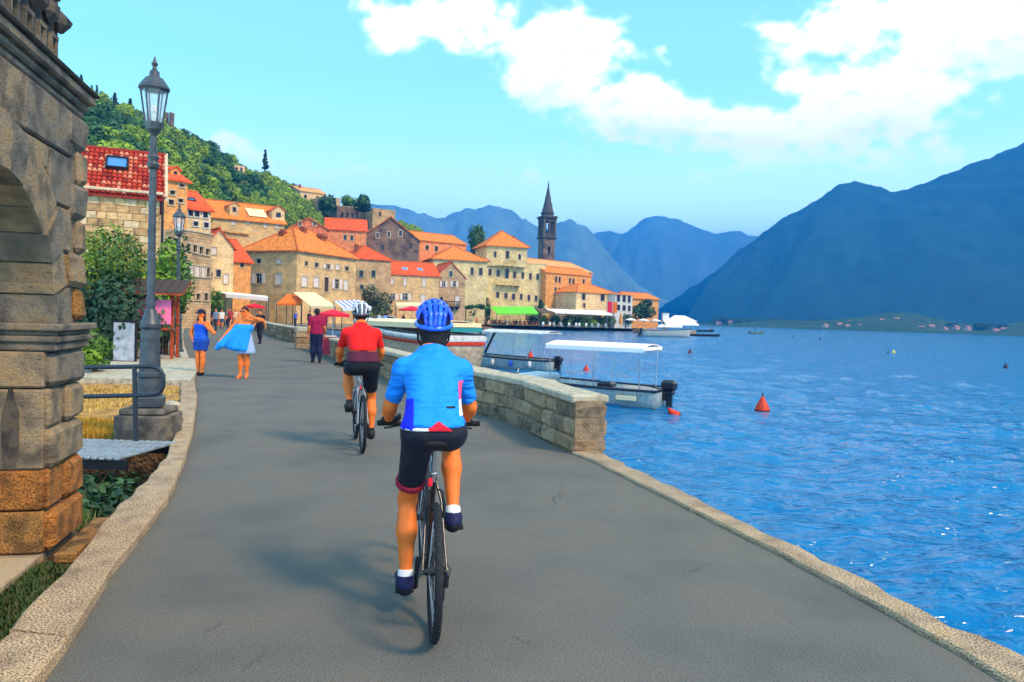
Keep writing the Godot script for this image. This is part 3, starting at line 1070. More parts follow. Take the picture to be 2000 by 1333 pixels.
# Pieces laid end to end between an inner and an outer line.
func kerb_pieces(called: String, inner: Array, outer: Array, top: float, thick: float, count: int, ragged: float, mats: Array) -> Node3D:
	var p := Node3D.new()
	p.name = numbered(called)
	add_child(p)
	p.set_meta("kind", "structure")
	var li := path_len(inner)
	var lo := path_len(outer)
	for i in count:
		var a := []
		var b := []
		for k in 19:
			var f := (i + k / 18.0) / count
			if k == 0: f += 0.0035 / li
			if k == 18: f -= 0.0035 / li
			var jit := Vector3(rng.randf_range(-1, 1), 0, rng.randf_range(-1, 1)) * ragged * (0.0 if k == 0 or k == 18 else 1.0)
			a.append(at_len(inner, li * f)[0] + Vector3(0, top, 0) + jit * 0.35)
			b.append(at_len(outer, lo * f)[0] + Vector3(0, top + rng.randf_range(-0.008, 0.004), 0) + jit)
		var sh := Shape.new()
		var dn := Vector3.DOWN * thick
		for k in 18:
			var ch := Vector3.DOWN * 0.015
			var ai: Vector3 = a[k].lerp(b[k], 0.05)
			var aj: Vector3 = a[k + 1].lerp(b[k + 1], 0.05)
			var bi: Vector3 = b[k].lerp(a[k], 0.06)
			var bj: Vector3 = b[k + 1].lerp(a[k + 1], 0.06)
			sh.face([ai, aj, bj, bi], Vector3.UP)
			sh.face([ai, aj, a[k + 1] + ch, a[k] + ch], a[k] - b[k] + Vector3.UP * 0.2)
			sh.face([bi, bj, b[k + 1] + ch, b[k] + ch], b[k] - a[k] + Vector3.UP * 0.2)
			sh.face([a[k] + ch, a[k + 1] + ch, a[k + 1] + dn, a[k] + dn], a[k] - b[k])
			sh.face([b[k] + ch, b[k + 1] + ch, b[k + 1] + dn, b[k] + dn], b[k] - a[k])
		sh.face([a[0], b[0], b[0] + dn, a[0] + dn], a[0] - a[1])
		sh.face([a[18], b[18], b[18] + dn, a[18] + dn], a[18] - a[17])
		obj("kerb_stone", sh, mats[rng.randi() % mats.size()], p)
	return p


func extrude(sh: Shape, poly: PackedVector2Array, z0: float, z1: float) -> void:
	var ids := Geometry2D.triangulate_polygon(poly)
	for i in range(0, ids.size(), 3):
		for z in [z0, z1]:
			sh.face([Vector3(poly[ids[i]].x, poly[ids[i]].y, z), Vector3(poly[ids[i + 1]].x, poly[ids[i + 1]].y, z), Vector3(poly[ids[i + 2]].x, poly[ids[i + 2]].y, z)], Vector3(0, 0, 1 if z == maxf(z0, z1) else -1))
	var cw := Geometry2D.is_polygon_clockwise(poly)
	for i in poly.size():
		var a := poly[i]
		var b := poly[(i + 1) % poly.size()]
		var nn := Vector3(b.y - a.y, a.x - b.x, 0) * (-1.0 if cw else 1.0)
		sh.face([Vector3(a.x, a.y, z0), Vector3(b.x, b.y, z0), Vector3(b.x, b.y, z1), Vector3(a.x, a.y, z1)], nn)


func sheet(pts: Array, y: float) -> Shape:
	var poly := PackedVector2Array(pts.map(func(q): return Vector2(q.x, q.z)))
	var sh := Shape.new()
	var ids := Geometry2D.triangulate_polygon(poly)
	for i in range(0, ids.size(), 3):
		sh.face([Vector3(poly[ids[i]].x, y, poly[ids[i]].y), Vector3(poly[ids[i + 1]].x, y, poly[ids[i + 1]].y), Vector3(poly[ids[i + 2]].x, y, poly[ids[i + 2]].y)], Vector3.UP)
	return sh


# ---------------------------------------------------------------- street furniture, boats and other things
func lamp(label: String, at: Vector3, h: float) -> Node3D:
	var p := thing("street_lamp", label, "street lamp", at, 0.3, "old style lamps along the promenade")
	var s := h / 4.25
	var X := Transform3D(Basis().scaled(Vector3(s, s, s)), Vector3.ZERO)
	var b := Shape.new()
	b.block(Vector3(0, 0.07 * s, 0), Vector3(0.33, 0.14, 0.33) * s, 0.02)
	b.lathe([Vector2(0.15, 0.138), Vector2(0.15, 0.16), Vector2(0.14, 0.2), Vector2(0.135, 0.36), Vector2(0.15, 0.38), Vector2(0.15, 0.42), Vector2(0.125, 0.44), Vector2(0.106, 0.95), Vector2(0.122, 0.98), Vector2(0.122, 1.02), Vector2(0.105, 1.06), Vector2(0.075, 1.15), Vector2(0.055, 1.2)], 20, X)
	obj("base", b, M.castiron, p)
	var sh := Shape.new()
	sh.lathe([Vector2(0.05, 1.18), Vector2(0.04, 2.9), Vector2(0.062, 2.92), Vector2(0.075, 2.96), Vector2(0.052, 3.0), Vector2(0.07, 3.05), Vector2(0.042, 3.09), Vector2(0.04, 3.16), Vector2(0.036, 3.3), Vector2(0.05, 3.33), Vector2(0.088, 3.38), Vector2(0.108, 3.46), Vector2(0.092, 3.47)], 16, X)
	obj("shaft", sh, M.castiron, p)
	var fr := Shape.new()
	for i in 6:
		var a := TAU * i / 6.0
		fr.tube([X * Vector3(cos(a) * 0.095, 3.46, sin(a) * 0.095), X * Vector3(cos(a) * 0.152, 3.86, sin(a) * 0.152)], 0.011 * s, 6)
		var a2 := TAU * (i + 1) / 6.0
		fr.tube([X * Vector3(cos(a) * 0.152, 3.86, sin(a) * 0.152), X * Vector3(cos(a2) * 0.152, 3.86, sin(a2) * 0.152)], 0.014 * s, 6)
	obj("lantern_frame", fr, M.castiron, p)
	for i in 6:
		var a := TAU * i / 6.0
		var a2 := TAU * (i + 1) / 6.0
		var g := Shape.new()
		g.face([X * Vector3(cos(a) * 0.092, 3.47, sin(a) * 0.092), X * Vector3(cos(a2) * 0.092, 3.47, sin(a2) * 0.092), X * Vector3(cos(a2) * 0.147, 3.85, sin(a2) * 0.147), X * Vector3(cos(a) * 0.147, 3.85, sin(a) * 0.147)], Vector3(cos(a + PI / 6), 0, sin(a + PI / 6)))
		obj("lantern_pane", g, M.lampglass, p)
	var bulb := Shape.new()
	bulb.ball(X * Vector3(0, 3.62, 0), Vector3(0.035, 0.06, 0.035) * s, 10, 8, Basis(), -0.98)
	bulb.tube([X * Vector3(0, 3.46, 0), X * Vector3(0, 3.57, 0)], 0.02 * s, 8)
	obj("bulb", bulb, M.bulb, p)
	var cap := Shape.new()
	cap.lathe([Vector2(0.135, 3.86), Vector2(0.178, 3.865), Vector2(0.178, 3.885), Vector2(0.135, 3.95), Vector2(0.1, 4.0), Vector2(0.06, 4.02), Vector2(0.055, 4.08), Vector2(0.03, 4.1), Vector2(0.022, 4.14), Vector2(0.04, 4.17), Vector2(0.022, 4.2), Vector2(0.01, 4.25), Vector2(0.0, 4.27)], 18, X)
	obj("lantern_cap", cap, M.castiron, p)
	return p


# bow towards -z, waterline at y = 0
func boat(called: String, label: String, at: Vector3, turn: float, l: float, beam: float, free: float, hull_m: Material, in_m: Material, group := "") -> Node3D:
	var p := thing(called, label, "boat", at, turn, group)
	var out := Shape.new()
	var inn := Shape.new()
	var rail := []
	var rows := []
	var irows := []
	for i in 15:
		var t := i / 14.0
		var hb := beam * 0.5 * pow(maxf(0.0, 1.0 - pow(t, 2.6)), 0.62) * (0.88 + 0.12 * minf(1.0, t * 3.0))
		hb = maxf(hb, 0.02)
		var sheer := free * (1.0 + 0.35 * t * t)
		var keel := -0.22 + 0.3 * pow(t, 4.0)
		var z := l * 0.5 - l * t
		var r := []
		var ir := []
		for k in 11:
			var a := PI * k / 10.0
			var x := -cos(a)
			var fx := signf(x) * pow(absf(x), 0.7)
			var fy := pow(sin(a), 0.8)
			r.append(Vector3(fx * hb * (1.0 - 0.12 * fy), lerpf(sheer, keel, fy), z - t * 0.25 * (1.0 - fy)))
			ir.append(Vector3(fx * maxf(hb - 0.07, 0.005) * (1.0 - 0.12 * fy), lerpf(sheer - 0.005, 0.06 + 0.1 * t, fy), minf(z - t * 0.25 * (1.0 - fy) + 0.06 * t, l * 0.5 - 0.05)))
		rows.append(r)
		irows.append(ir)
	for i in 14:
		for k in 10:
			out.face([rows[i][k], rows[i][k + 1], rows[i + 1][k + 1], rows[i + 1][k]], (rows[i][k] + rows[i + 1][k + 1]) * Vector3(1, 0.4, 0.02) - Vector3(0, 0.25, 0))
			inn.face([irows[i][k], irows[i][k + 1], irows[i + 1][k + 1], irows[i + 1][k]], -(rows[i][k] + rows[i + 1][k + 1]) * Vector3(1, 0, 0) + Vector3(0, 0.4, 0))
	for i in 10:
		out.face([rows[0][i], rows[0][i + 1], Vector3(0, free, l * 0.5)], Vector3.BACK)
		inn.face([irows[0][i], irows[0][i + 1], Vector3(0, free, l * 0.5 - 0.05)], Vector3.FORWARD)
	obj("hull", out.smooth(), hull_m, p)
	obj("inner_hull", inn.smooth(), in_m, p)
	for s in [0, 10]:
		var g := Shape.new()
		var pts := []
		for i in 15:
			pts.append(rows[i][s] + Vector3(0, 0.01, 0))
		g.tube(pts, 0.045, 6)
		obj("gunwale", g, M.rail, p)
	var tr := Shape.new()
	tr.tube([rows[0][0], rows[0][10]], 0.045, 6)
	obj("transom_rail", tr, M.rail, p)
	for q in [0.2, 0.45, 0.68]:
		var i := int(q * 14)
		var w: float = (irows[i][10].x - irows[i][0].x) * 0.96
		var b := Shape.new()
		b.block(Vector3(0, free * 0.72, irows[i][0].z), Vector3(w, 0.05, 0.32), 0.012)
		obj("thwart", b, M.bench, p)
	var dk := Shape.new()
	for i in range(10, 14):
		dk.face([rows[i][0], rows[i][10], rows[i + 1][10], rows[i + 1][0]], Vector3.UP)
	obj("foredeck", dk, M.boatwhite, p)
	return p


func outboard(p: Node3D, at: Vector3, s := 1.0, tilt := 0.0) -> void:
	var b := Basis(Vector3.RIGHT, tilt)
	var c := Shape.new()
	c.block(at + b * Vector3(0, 0.36, 0.16) * s, Vector3(0.3, 0.34, 0.5) * s, 0.09 * s, 0.0, null, b)
	c.block(at + b * Vector3(0, 0.14, 0.16) * s, Vector3(0.24, 0.14, 0.36) * s, 0.04 * s, 0.0, null, b)
	var m := obj("outboard_motor", c, M.black, p)
	var g := Shape.new()
	g.block(at + b * Vector3(0, -0.25, 0.18) * s, Vector3(0.11, 0.75, 0.2) * s, 0.03 * s, 0.0, null, b)
	g.block(at + b * Vector3(0, -0.58, 0.24) * s, Vector3(0.2, 0.03, 0.36) * s, 0.01, 0.0, null, b)
	g.tube([at + b * Vector3(0, -0.66, 0.0) * s, at + b * Vector3(0, -0.66, 0.4) * s], 0.06 * s, 8)
	g.box(at + b * Vector3(0, 0.02, 0.04) * s, Vector3(0.22, 0.26, 0.1) * s, b)
	obj("motor_leg", g, M.black, m)
	var h := Shape.new()
	h.tube([at + b * Vector3(0, 0.22, -0.05) * s, at + b * Vector3(0, 0.3, -0.5) * s], 0.025 * s, 6)
	obj("tiller", h, M.black, m)


func canopy(p: Node3D, z0: float, z1: float, w: float, y: float, foot: float, cloth: Material, pole: Material, thick := 0.1) -> void:
	var s := Shape.new()
	var n := 8
	for i in n:
		var a0 := -1.0 + 2.0 * i / n
		var a1 := -1.0 + 2.0 * (i + 1) / n
		var y0 := y - 0.12 * a0 * a0
		var y1 := y - 0.12 * a1 * a1
		s.slab([Vector3(a0 * w * 0.5, y0, z0), Vector3(a1 * w * 0.5, y1, z0), Vector3(a1 * w * 0.5, y1, z1), Vector3(a0 * w * 0.5, y0, z1)], 0.025)
	for e in [-1, 1]:
		s.box(Vector3(e * w * 0.5, y - 0.12 - thick * 0.5, (z0 + z1) * 0.5), Vector3(0.02, thick, absf(z1 - z0)))
	for z in [z0, z1]:
		s.box(Vector3(0, y - 0.1 - thick * 0.3, z), Vector3(w - 0.03, thick * 0.8, 0.02))
	var c := obj("canopy", s, cloth, p)
	for e in [-1, 1]:
		for k in 3:
			var z := lerpf(z0, z1, [0.04, 0.5, 0.96][k])
			var q := Shape.new()
			q.tube([Vector3(e * w * 0.44, foot, z), Vector3(e * w * 0.47, y - 0.1, z)], 0.016, 6)
			obj("canopy_pole", q, pole, p)


func buoy(label: String, at: Vector3, s: float, m: Material, tilt := 0.0, group := "mooring buoys floating on the bay") -> Node3D:
	var p := thing("mooring_buoy", label, "buoy", at, 0.0, group)
	var X := Transform3D(Basis(Vector3.BACK, tilt).scaled(Vector3(s, s, s)), Vector3.ZERO)
	var b := Shape.new()
	b.lathe([Vector2(0, -0.3), Vector2(0.3, -0.22), Vector2(0.48, -0.05), Vector2(0.5, 0.06), Vector2(0.44, 0.22), Vector2(0.3, 0.5), Vector2(0.16, 0.78), Vector2(0.07, 0.95), Vector2(0.0, 0.97)], 20, X)
	obj("float", b, m, p)
	var k := Shape.new()
	k.lathe([Vector2(0.0, 0.9), Vector2(0.045, 0.92), Vector2(0.045, 1.1), Vector2(0.0, 1.12)], 8, X)
	k.torus(X * Vector3(0, 1.16, 0), X.basis * Vector3.BACK, 0.06 * s, 0.016 * s, 14, 6)
	obj("ring", k, M.dark, p)
	var w := Shape.new()
	w.lathe([Vector2(0.49, -0.12), Vector2(0.508, -0.03), Vector2(0.505, 0.045), Vector2(0.49, 0.05)], 20, X)
	obj("waterline_band", w, M.weed, p)
	return p


func tree(called: String, label: String, at: Vector3, h: float, r: float, count: int, leaf: float, cols: Array, lobes := 9, group := "", low := 0.25, sq := 1.0) -> Node3D:
	var p := thing(called, label, "bush" if called.contains("bush") or called.contains("hedge") or called.contains("shrub") else "tree", at, 0.0, group)
	var t := Shape.new()
	trunk(t, Vector3.ZERO, h * 0.6, h * 0.03, 6, 0.35 * r / h * 2.0)
	obj("trunk", t, M.bark, p)
	var c := Shape.new()
	var hh := h * (1.0 - low)
	leaves(c, Vector3(0, h * low + hh * 0.5, 0), Vector3(r, hh * 0.56, r * sq), count, leaf, cols, lobes)
	obj("crown", c, M.leaf, p)
	return p


func cypress(label: String, at: Vector3, h: float, r: float, group := "") -> Node3D:
	var p := thing("cypress_tree", label, "tree", at, 0.0, group)
	var t := Shape.new()
	t.tube([Vector3(0, -0.5, 0), Vector3(0, h * 0.9, 0)], [r * 0.2, 0.03], 6)
	obj("trunk", t, M.bark, p)
	var c := Shape.new()
	var cols := [Color(0.02, 0.06, 0.028), Color(0.03, 0.075, 0.03)]
	for i in 9:
		var f := i / 8.0
		var rr := r * (1.0 - f * 0.85) * (0.75 if i == 0 else 1.0)
		leaves(c, Vector3(0, h * (0.1 + 0.84 * f), 0), Vector3(rr, h * 0.1, rr), 160, maxf(0.12, r * 0.2), cols, 5)
	obj("crown", c, M.leaf, p)
	return p


func parasol(label: String, at: Vector3, r: float, h: float, cloth: Material, group := "") -> Node3D:
	var p := thing("parasol", label, "parasol", at, 0.2, group)
	var pole := Shape.new()
	pole.tube([Vector3.ZERO, Vector3(0, h + 0.2, 0)], 0.03, 6)
	pole.box(Vector3(0, 0.06, 0), Vector3(0.5, 0.12, 0.5))
	obj("pole", pole, M.boatwhite, p)
	var c := Shape.new()
	for i in 8:
		var a0 := TAU * i / 8.0
		var a1 := TAU * (i + 1) / 8.0
		var e0 := Vector3(cos(a0) * r, h - r * 0.3, sin(a0) * r)
		var e1 := Vector3(cos(a1) * r, h - r * 0.3, sin(a1) * r)
		c.face([Vector3(0, h, 0), e0, e1], Vector3(e0.x + e1.x, r, e0.z + e1.z))
		c.face([e0, e1, e1 + Vector3(0, -0.18, 0), e0 + Vector3(0, -0.18, 0)], e0 + e1)
	obj("canopy", c, cloth, p)
	return p


# an awning between two upper corners and two lower ones, on posts
func awning(called: String, label: String, a: Vector3, b: Vector3, c: Vector3, d: Vector3, cloth: Material, ground := 0.0, valance := 0.25, stripes: Material = null) -> Node3D:
	var p := thing(called, label, "awning", a.lerp(c, 0.5) * Vector3(1, 0, 1))
	var o := -p.position
	var s := Shape.new()
	s.slab([a + o, b + o, c + o, d + o], 0.05)
	var e := (c - d).normalized()
	s.box((c + d) * 0.5 + o + Vector3(0, -valance * 0.5 - 0.05, 0), Vector3(c.distance_to(d), valance, 0.04), Basis(e, Vector3.UP, e.cross(Vector3.UP)))
	obj("canvas", s, cloth, p)
	for q in [a, b, c, d]:
		var k := Shape.new()
		k.tube([Vector3(q.x, ground, q.z) + o, q + o + Vector3(0, -0.06, 0)], 0.05, 6)
		obj("post", k, M.castiron, p)
	if stripes:
		for i in 5:
			var f0 := (i * 2 + 1) / 11.0
			var f1 := (i * 2 + 2) / 11.0
			var t := Shape.new()
			var up := Vector3(0, 0.012, 0)
			t.slab([a.lerp(b, f0) + o + up, a.lerp(b, f1) + o + up, d.lerp(c, f1) + o + up, d.lerp(c, f0) + o + up], 0.008)
			obj("stripe", t, stripes, p)
	return p


func car(label: String, at: Vector3, turn: float, paint: Material) -> Node3D:
	var p := thing("parked_car", label, "car", at, turn, "cars parked by the awnings")
	var prof := PackedVector2Array([Vector2(-2.05, 0.3), Vector2(-2.08, 0.62), Vector2(-1.95, 0.78), Vector2(-1.1, 0.9), Vector2(-0.45, 1.38), Vector2(0.2, 1.47), Vector2(1.15, 1.42), Vector2(1.85, 0.98), Vector2(2.05, 0.9), Vector2(2.1, 0.4), Vector2(2.0, 0.28)])
	var s := Shape.new()
	extrude(s, prof, -0.8, 0.8)
	var body_ := obj("body", s, paint, p)
	for e in [-1, 1]:
		var g := Shape.new()
		var poly := PackedVector2Array([Vector2(-0.85, 0.95), Vector2(-0.4, 1.3), Vector2(0.2, 1.38), Vector2(1.05, 1.34), Vector2(1.55, 0.99)])
		extrude(g, poly, 0.805 * e, 0.82 * e)
		obj("side_window", g, M.glass, body_)
		var hl := Shape.new()
		hl.block(Vector3(-2.03, 0.7, 0.6 * e), Vector3(0.14, 0.14, 0.3), 0.03)
		obj("headlight", hl, M.boatwhite, p)
		for x in [-1.3, 1.3]:
			var w := Shape.new()
			w.lathe([Vector2(0.0, -0.1), Vector2(0.18, -0.1), Vector2(0.32, -0.09), Vector2(0.33, 0.09), Vector2(0.18, 0.1), Vector2(0, 0.1)], 18, Transform3D(Basis(Vector3.RIGHT, PI / 2), Vector3(x, 0.33, 0.73 * e)))
			obj("wheel", w, M.rubber, p)
	var ws := Shape.new()
	ws.face([Vector3(-1.08, 0.93, -0.7), Vector3(-1.08, 0.93, 0.7), Vector3(-0.48, 1.37, 0.64), Vector3(-0.48, 1.37, -0.64)], Vector3(-1, 1, 0))
	for i in ws.v.size():
		ws.v[i] += Vector3(-0.015, 0.015, 0)
	obj("windscreen", ws, M.glass, p)
	return p


# ---------------------------------------------------------------- materials
func materials() -> void:
	var N := FastNoiseLite
	tex.mottle = noise_tex(0.012, N.TYPE_SIMPLEX_SMOOTH, 5, [[0.0, grey(0.62)], [0.45, grey(0.86)], [1.0, grey(1.0)]], 512, 3)
	tex.grain = noise_tex(0.12, N.TYPE_SIMPLEX, 3, [[0.0, grey(0.6)], [0.5, grey(0.92)], [1.0, grey(1.0)]], 512, 5)
	tex.speck = noise_tex(0.22, N.TYPE_CELLULAR, 2, [[0.0, grey(1.0)], [0.3, grey(0.9)], [0.55, grey(0.66)], [0.8, grey(0.5)], [1.0, grey(0.42)]], 512, 7)
	tex.pebble = noise_tex(0.16, N.TYPE_SIMPLEX, 3, [[0.0, Color(0.34, 0.31, 0.28)], [0.34, Color(0.6, 0.55, 0.5)], [0.5, Color(0.86, 0.82, 0.77)], [0.64, Color(1, 0.98, 0.94)], [1.0, Color(1, 0.9, 0.78)]], 512, 27)
	tex.faint = noise_tex(0.012, N.TYPE_SIMPLEX_SMOOTH, 6, [[0.0, Color(0.76, 0.74, 0.73)], [0.4, Color(0.93, 0.92, 0.9)], [0.65, Color(1, 0.99, 0.96)], [1.0, Color(1, 0.96, 0.88)]], 512, 33)
	tex.asphalt = noise_tex(0.3, N.TYPE_SIMPLEX, 2, [[0.0, grey(0.5)], [0.3, grey(0.82)], [0.6, grey(0.93)], [0.85, grey(1.0)], [1.0, grey(1.0)]], 1024, 8)
	tex.patches = noise_tex(0.006, N.TYPE_SIMPLEX_SMOOTH, 4, [[0.0, Color(0.84, 0.86, 0.88)], [0.4, Color(0.94, 0.945, 0.95)], [0.7, Color(1, 0.985, 0.965)], [1.0, Color(0.93, 0.94, 0.95)]], 1024, 9)
	tex.stain = noise_tex(0.010, N.TYPE_SIMPLEX_SMOOTH, 6, [[0.0, Color(0.46, 0.47, 0.48)], [0.35, Color(0.72, 0.7, 0.68)], [0.6, Color(0.96, 0.92, 0.86)], [0.8, Color(1, 0.9, 0.74)], [1.0, Color(0.8, 0.76, 0.7)]], 512, 11)
	tex.weather = noise_tex(0.009, N.TYPE_SIMPLEX_SMOOTH, 6, [[0.0, Color(0.66, 0.64, 0.62)], [0.38, Color(0.88, 0.86, 0.83)], [0.6, Color(1, 0.98, 0.95)], [1.0, Color(1, 0.94, 0.84)]], 512, 12)
	tex.roof = noise_tex(0.035, N.TYPE_SIMPLEX, 5, [[0.0, Color(0.62, 0.5, 0.44)], [0.35, Color(0.9, 0.84, 0.8)], [0.6, Color(1, 0.97, 0.92)], [1.0, Color(1, 1, 0.96)]], 512, 13)
	tex.wood = noise_tex(0.02, N.TYPE_SIMPLEX_SMOOTH, 4, [[0.0, grey(0.6)], [1.0, grey(1.0)]], 256, 14)
	tex.forest = noise_tex(0.02, N.TYPE_SIMPLEX_SMOOTH, 6, [[0.0, Color(0.5, 0.6, 0.55)], [0.5, Color(0.8, 0.85, 0.75)], [1.0, Color(1, 1, 0.9)]], 512, 15)
	tex.hrough = noise_tex(0.03, N.TYPE_SIMPLEX, 5, [[0.0, grey(0.0)], [1.0, grey(1.0)]], 512, 16)
	tex.hfine = noise_tex(0.2, N.TYPE_SIMPLEX, 2, [[0.0, grey(0.0)], [1.0, grey(1.0)]], 512, 17)
	tex.hpits = noise_tex(0.08, N.TYPE_CELLULAR, 3, [[0.0, grey(0.0)], [0.3, grey(0.7)], [1.0, grey(1.0)]], 512, 18)
	tex.hcloth = noise_tex(0.012, N.TYPE_SIMPLEX_SMOOTH, 3, [[0.0, grey(0.0)], [1.0, grey(1.0)]], 256, 19)
	tex.hwave = noise_tex(0.012, N.TYPE_SIMPLEX_SMOOTH, 5, [[0.0, grey(0.0)], [0.5, grey(0.35)], [1.0, grey(1.0)]], 1024, 21)
	tex.ribs = ribs()
	tex.courses = courses(false)
	tex.hcourses = courses(true)
	tex.htiles = tiles()

	M.asphalt = mat(C(122, 119, 110), 0.92, {"tex": "asphalt", "ts": 0.27, "bump": "hfine", "bh": 0.35, "det": "patches", "ds": 0.11})
	M.kerb = mat(C(216, 196, 170), 0.95, {"tex": "pebble", "ts": 0.72, "bump": "hfine", "bh": 0.4, "det": "faint", "ds": 0.5})
	M.kerb2 = mat(C(208, 192, 170), 0.95, {"tex": "pebble", "ts": 0.69, "bump": "hfine", "bh": 0.4, "det": "faint", "ds": 0.4})
	M.kerb3 = mat(C(224, 204, 176), 0.95, {"tex": "pebble", "ts": 0.74, "bump": "hfine", "bh": 0.4, "det": "faint", "ds": 0.6})
	M.stone1 = mat(C(198, 172, 138), 0.95, {"tex": "weather", "ts": 0.9, "bump": "hpits", "bh": 1.2, "det": "grain", "ds": 1.4})
	M.stone2 = mat(C(182, 160, 132), 0.95, {"tex": "stain", "ts": 0.8, "bump": "hpits", "bh": 1.2, "det": "grain", "ds": 1.2})
	M.stone3 = mat(C(212, 180, 140), 0.95, {"tex": "weather", "ts": 0.7, "bump": "hrough", "bh": 1.4, "det": "speck", "ds": 0.7})
	M.stone4 = mat(C(160, 146, 126), 0.95, {"tex": "stain", "ts": 1.1, "bump": "hpits", "bh": 1.2, "det": "grain", "ds": 1.0})
	M.capstone = mat(C(236, 222, 190), 0.9, {"tex": "mottle", "ts": 0.8, "bump": "hpits", "bh": 0.6, "det": "grain", "ds": 1.0})
	M.mortar = mat(C(150, 132, 108), 1.0, {"tex": "weather", "ts": 1.0, "bump": "hrough", "bh": 1.0})
	M.gate1 = mat(C(174, 160, 138), 0.95, {"tex": "stain", "ts": 0.75, "bump": "hpits", "bh": 1.0, "det": "grain", "ds": 1.3})
	M.gate2 = mat(C(206, 158, 96), 0.95, {"tex": "stain", "ts": 0.9, "bump": "hpits", "bh": 1.2, "det": "speck", "ds": 0.8})
	M.gate3 = mat(C(148, 144, 136), 0.95, {"tex": "stain", "ts": 0.6, "bump": "hpits", "bh": 1.0, "det": "grain", "ds": 1.1})
	M.gate4 = mat(C(222, 154, 84), 0.95, {"tex": "stain", "ts": 1.0, "bump": "hpits", "bh": 1.3, "det": "speck", "ds": 0.7})
	M.gatedark = mat(C(104, 102, 104), 0.95, {"tex": "stain", "ts": 0.8, "bump": "hpits", "bh": 1.4, "det": "grain", "ds": 1.0})
	M.wallA = mat(C(255, 214, 152), 0.95, {"tri": false, "tex": "courses", "bump": "hcourses", "bh": 4.0, "det": "faint", "ds": 0.07, "ts": 0.25})
	M.wallB = mat(C(226, 190, 146), 0.95, {"tri": false, "tex": "courses", "bump": "hcourses", "bh": 4.0, "det": "weather", "ds": 0.08, "ts": 0.25})
	M.wallC = mat(C(255, 232, 172), 0.95, {"tri": false, "tex": "courses", "bump": "hcourses", "bh": 3.0, "det": "faint", "ds": 0.05, "ts": 0.25})
	M.wall_dark = mat(C(156, 138, 132), 0.95, {"tri": false, "tex": "courses", "bump": "hcourses", "bh": 5.0, "det": "stain", "ds": 0.07, "ts": 0.25})
	M.plaster_orange = mat(C(250, 180, 108), 0.95, {"tex": "faint", "ts": 0.15, "det": "faint", "ds": 0.5})
	M.plaster_cream = mat(C(250, 220, 172), 0.95, {"tex": "faint", "ts": 0.15, "det": "faint", "ds": 0.5})
	M.plaster_pink = mat(C(248, 142, 100), 0.95, {"tex": "faint", "ts": 0.15, "det": "faint", "ds": 0.5})
	M.plaster_salmon = mat(C(250, 164, 114), 0.95, {"tex": "faint", "ts": 0.15, "det": "faint", "ds": 0.5})
	M.trim = mat(C(226, 204, 168), 0.9, {"tex": "mottle", "ts": 0.5})
	M.greentrim = mat(C(128, 150, 128), 0.8)
	M.shutter = mat(C(226, 214, 206), 0.8)
	M.darkwood = mat(C(70, 52, 40), 0.8)
	M.glass = mat(C(38, 40, 46), 0.12, {"spec": 0.5})
	M.roof_orange = mat(C(255, 164, 74), 0.9, {"tri": false, "tex": "roof", "bump": "htiles", "bh": 5.0, "det": "roof", "ds": 0.07, "ts": 1.0})
	M.roof_red = mat(C(250, 112, 58), 0.9, {"tri": false, "tex": "roof", "bump": "htiles", "bh": 5.0, "det": "roof", "ds": 0.07, "ts": 1.0})
	M.roof_pale = mat(C(252, 206, 140), 0.9, {"tri": false, "tex": "roof", "bump": "htiles", "bh": 5.0, "det": "roof", "ds": 0.07, "ts": 1.0})
	for k in ["roof_orange", "roof_red", "roof_pale"]:
		M[k].uv1_scale = Vector3(4.0, 2.8, 1)
	M.ridge = mat(C(226, 110, 50), 0.9, {"tex": "grain", "ts": 0.5})
	M.chimney = mat(C(170, 96, 62), 0.95, {"tex": "grain", "ts": 0.5})
	M.tile1 = mat(C(206, 60, 30), 0.85, {"tex": "grain", "ts": 1.0})
	M.tile2 = mat(C(232, 112, 74), 0.85, {"tex": "grain", "ts": 1.3})
	M.tile3 = mat(C(156, 44, 28), 0.85, {"tex": "grain", "ts": 1.1})
	M.tile4 = mat(C(240, 150, 112), 0.85, {"tex": "grain", "ts": 1.2})
	M.skyglass = mat(C(120, 170, 230), 0.06, {"spec": 0.8, "metal": 0.6})
	M.ground = mat(C(196, 178, 156), 0.95, {"tex": "mottle", "ts": 0.3, "bump": "hrough", "bh": 0.6, "det": "grain", "ds": 1.0})
	M.sand = mat(C(246, 190, 104), 1.0, {"tex": "weather", "ts": 0.45, "bump": "hrough", "bh": 3.0, "det": "speck", "ds": 0.8})
	M.soil = mat(C(112, 92, 68), 1.0, {"tex": "stain", "ts": 0.8, "bump": "hrough", "bh": 3.0})
	M.flag = mat(C(176, 158, 132), 0.95, {"tex": "weather", "ts": 0.7, "bump": "hpits", "bh": 0.6})
	M.quay = mat(C(176, 156, 128), 0.95, {"tex": "stain", "ts": 0.4, "bump": "hrough", "bh": 2.0})
	M.hill = mat(C(86, 112, 40), 1.0, {"tex": "forest", "ts": 0.1, "bump": "hrough", "bh": 8.0})
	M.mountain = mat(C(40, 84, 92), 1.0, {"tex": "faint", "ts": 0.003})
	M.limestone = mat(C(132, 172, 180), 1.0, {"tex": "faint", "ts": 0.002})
	M.farland = mat(C(84, 112, 62), 1.0, {"tex": "weather", "ts": 0.02, "det": "forest", "ds": 0.06})
	M.leaf = mat(Color.WHITE, 0.6, {"vc": true, "back": Color(0.5, 0.6, 0.2)})
	M.bark = mat(C(104, 86, 66), 1.0, {"tex": "grain", "ts": 1.0})
	M.castiron = mat(C(84, 92, 98), 0.45, {"spec": 0.5, "metal": 0.3, "tex": "mottle", "ts": 1.0})
	M.steel = mat(C(190, 194, 200), 0.3, {"metal": 0.9})
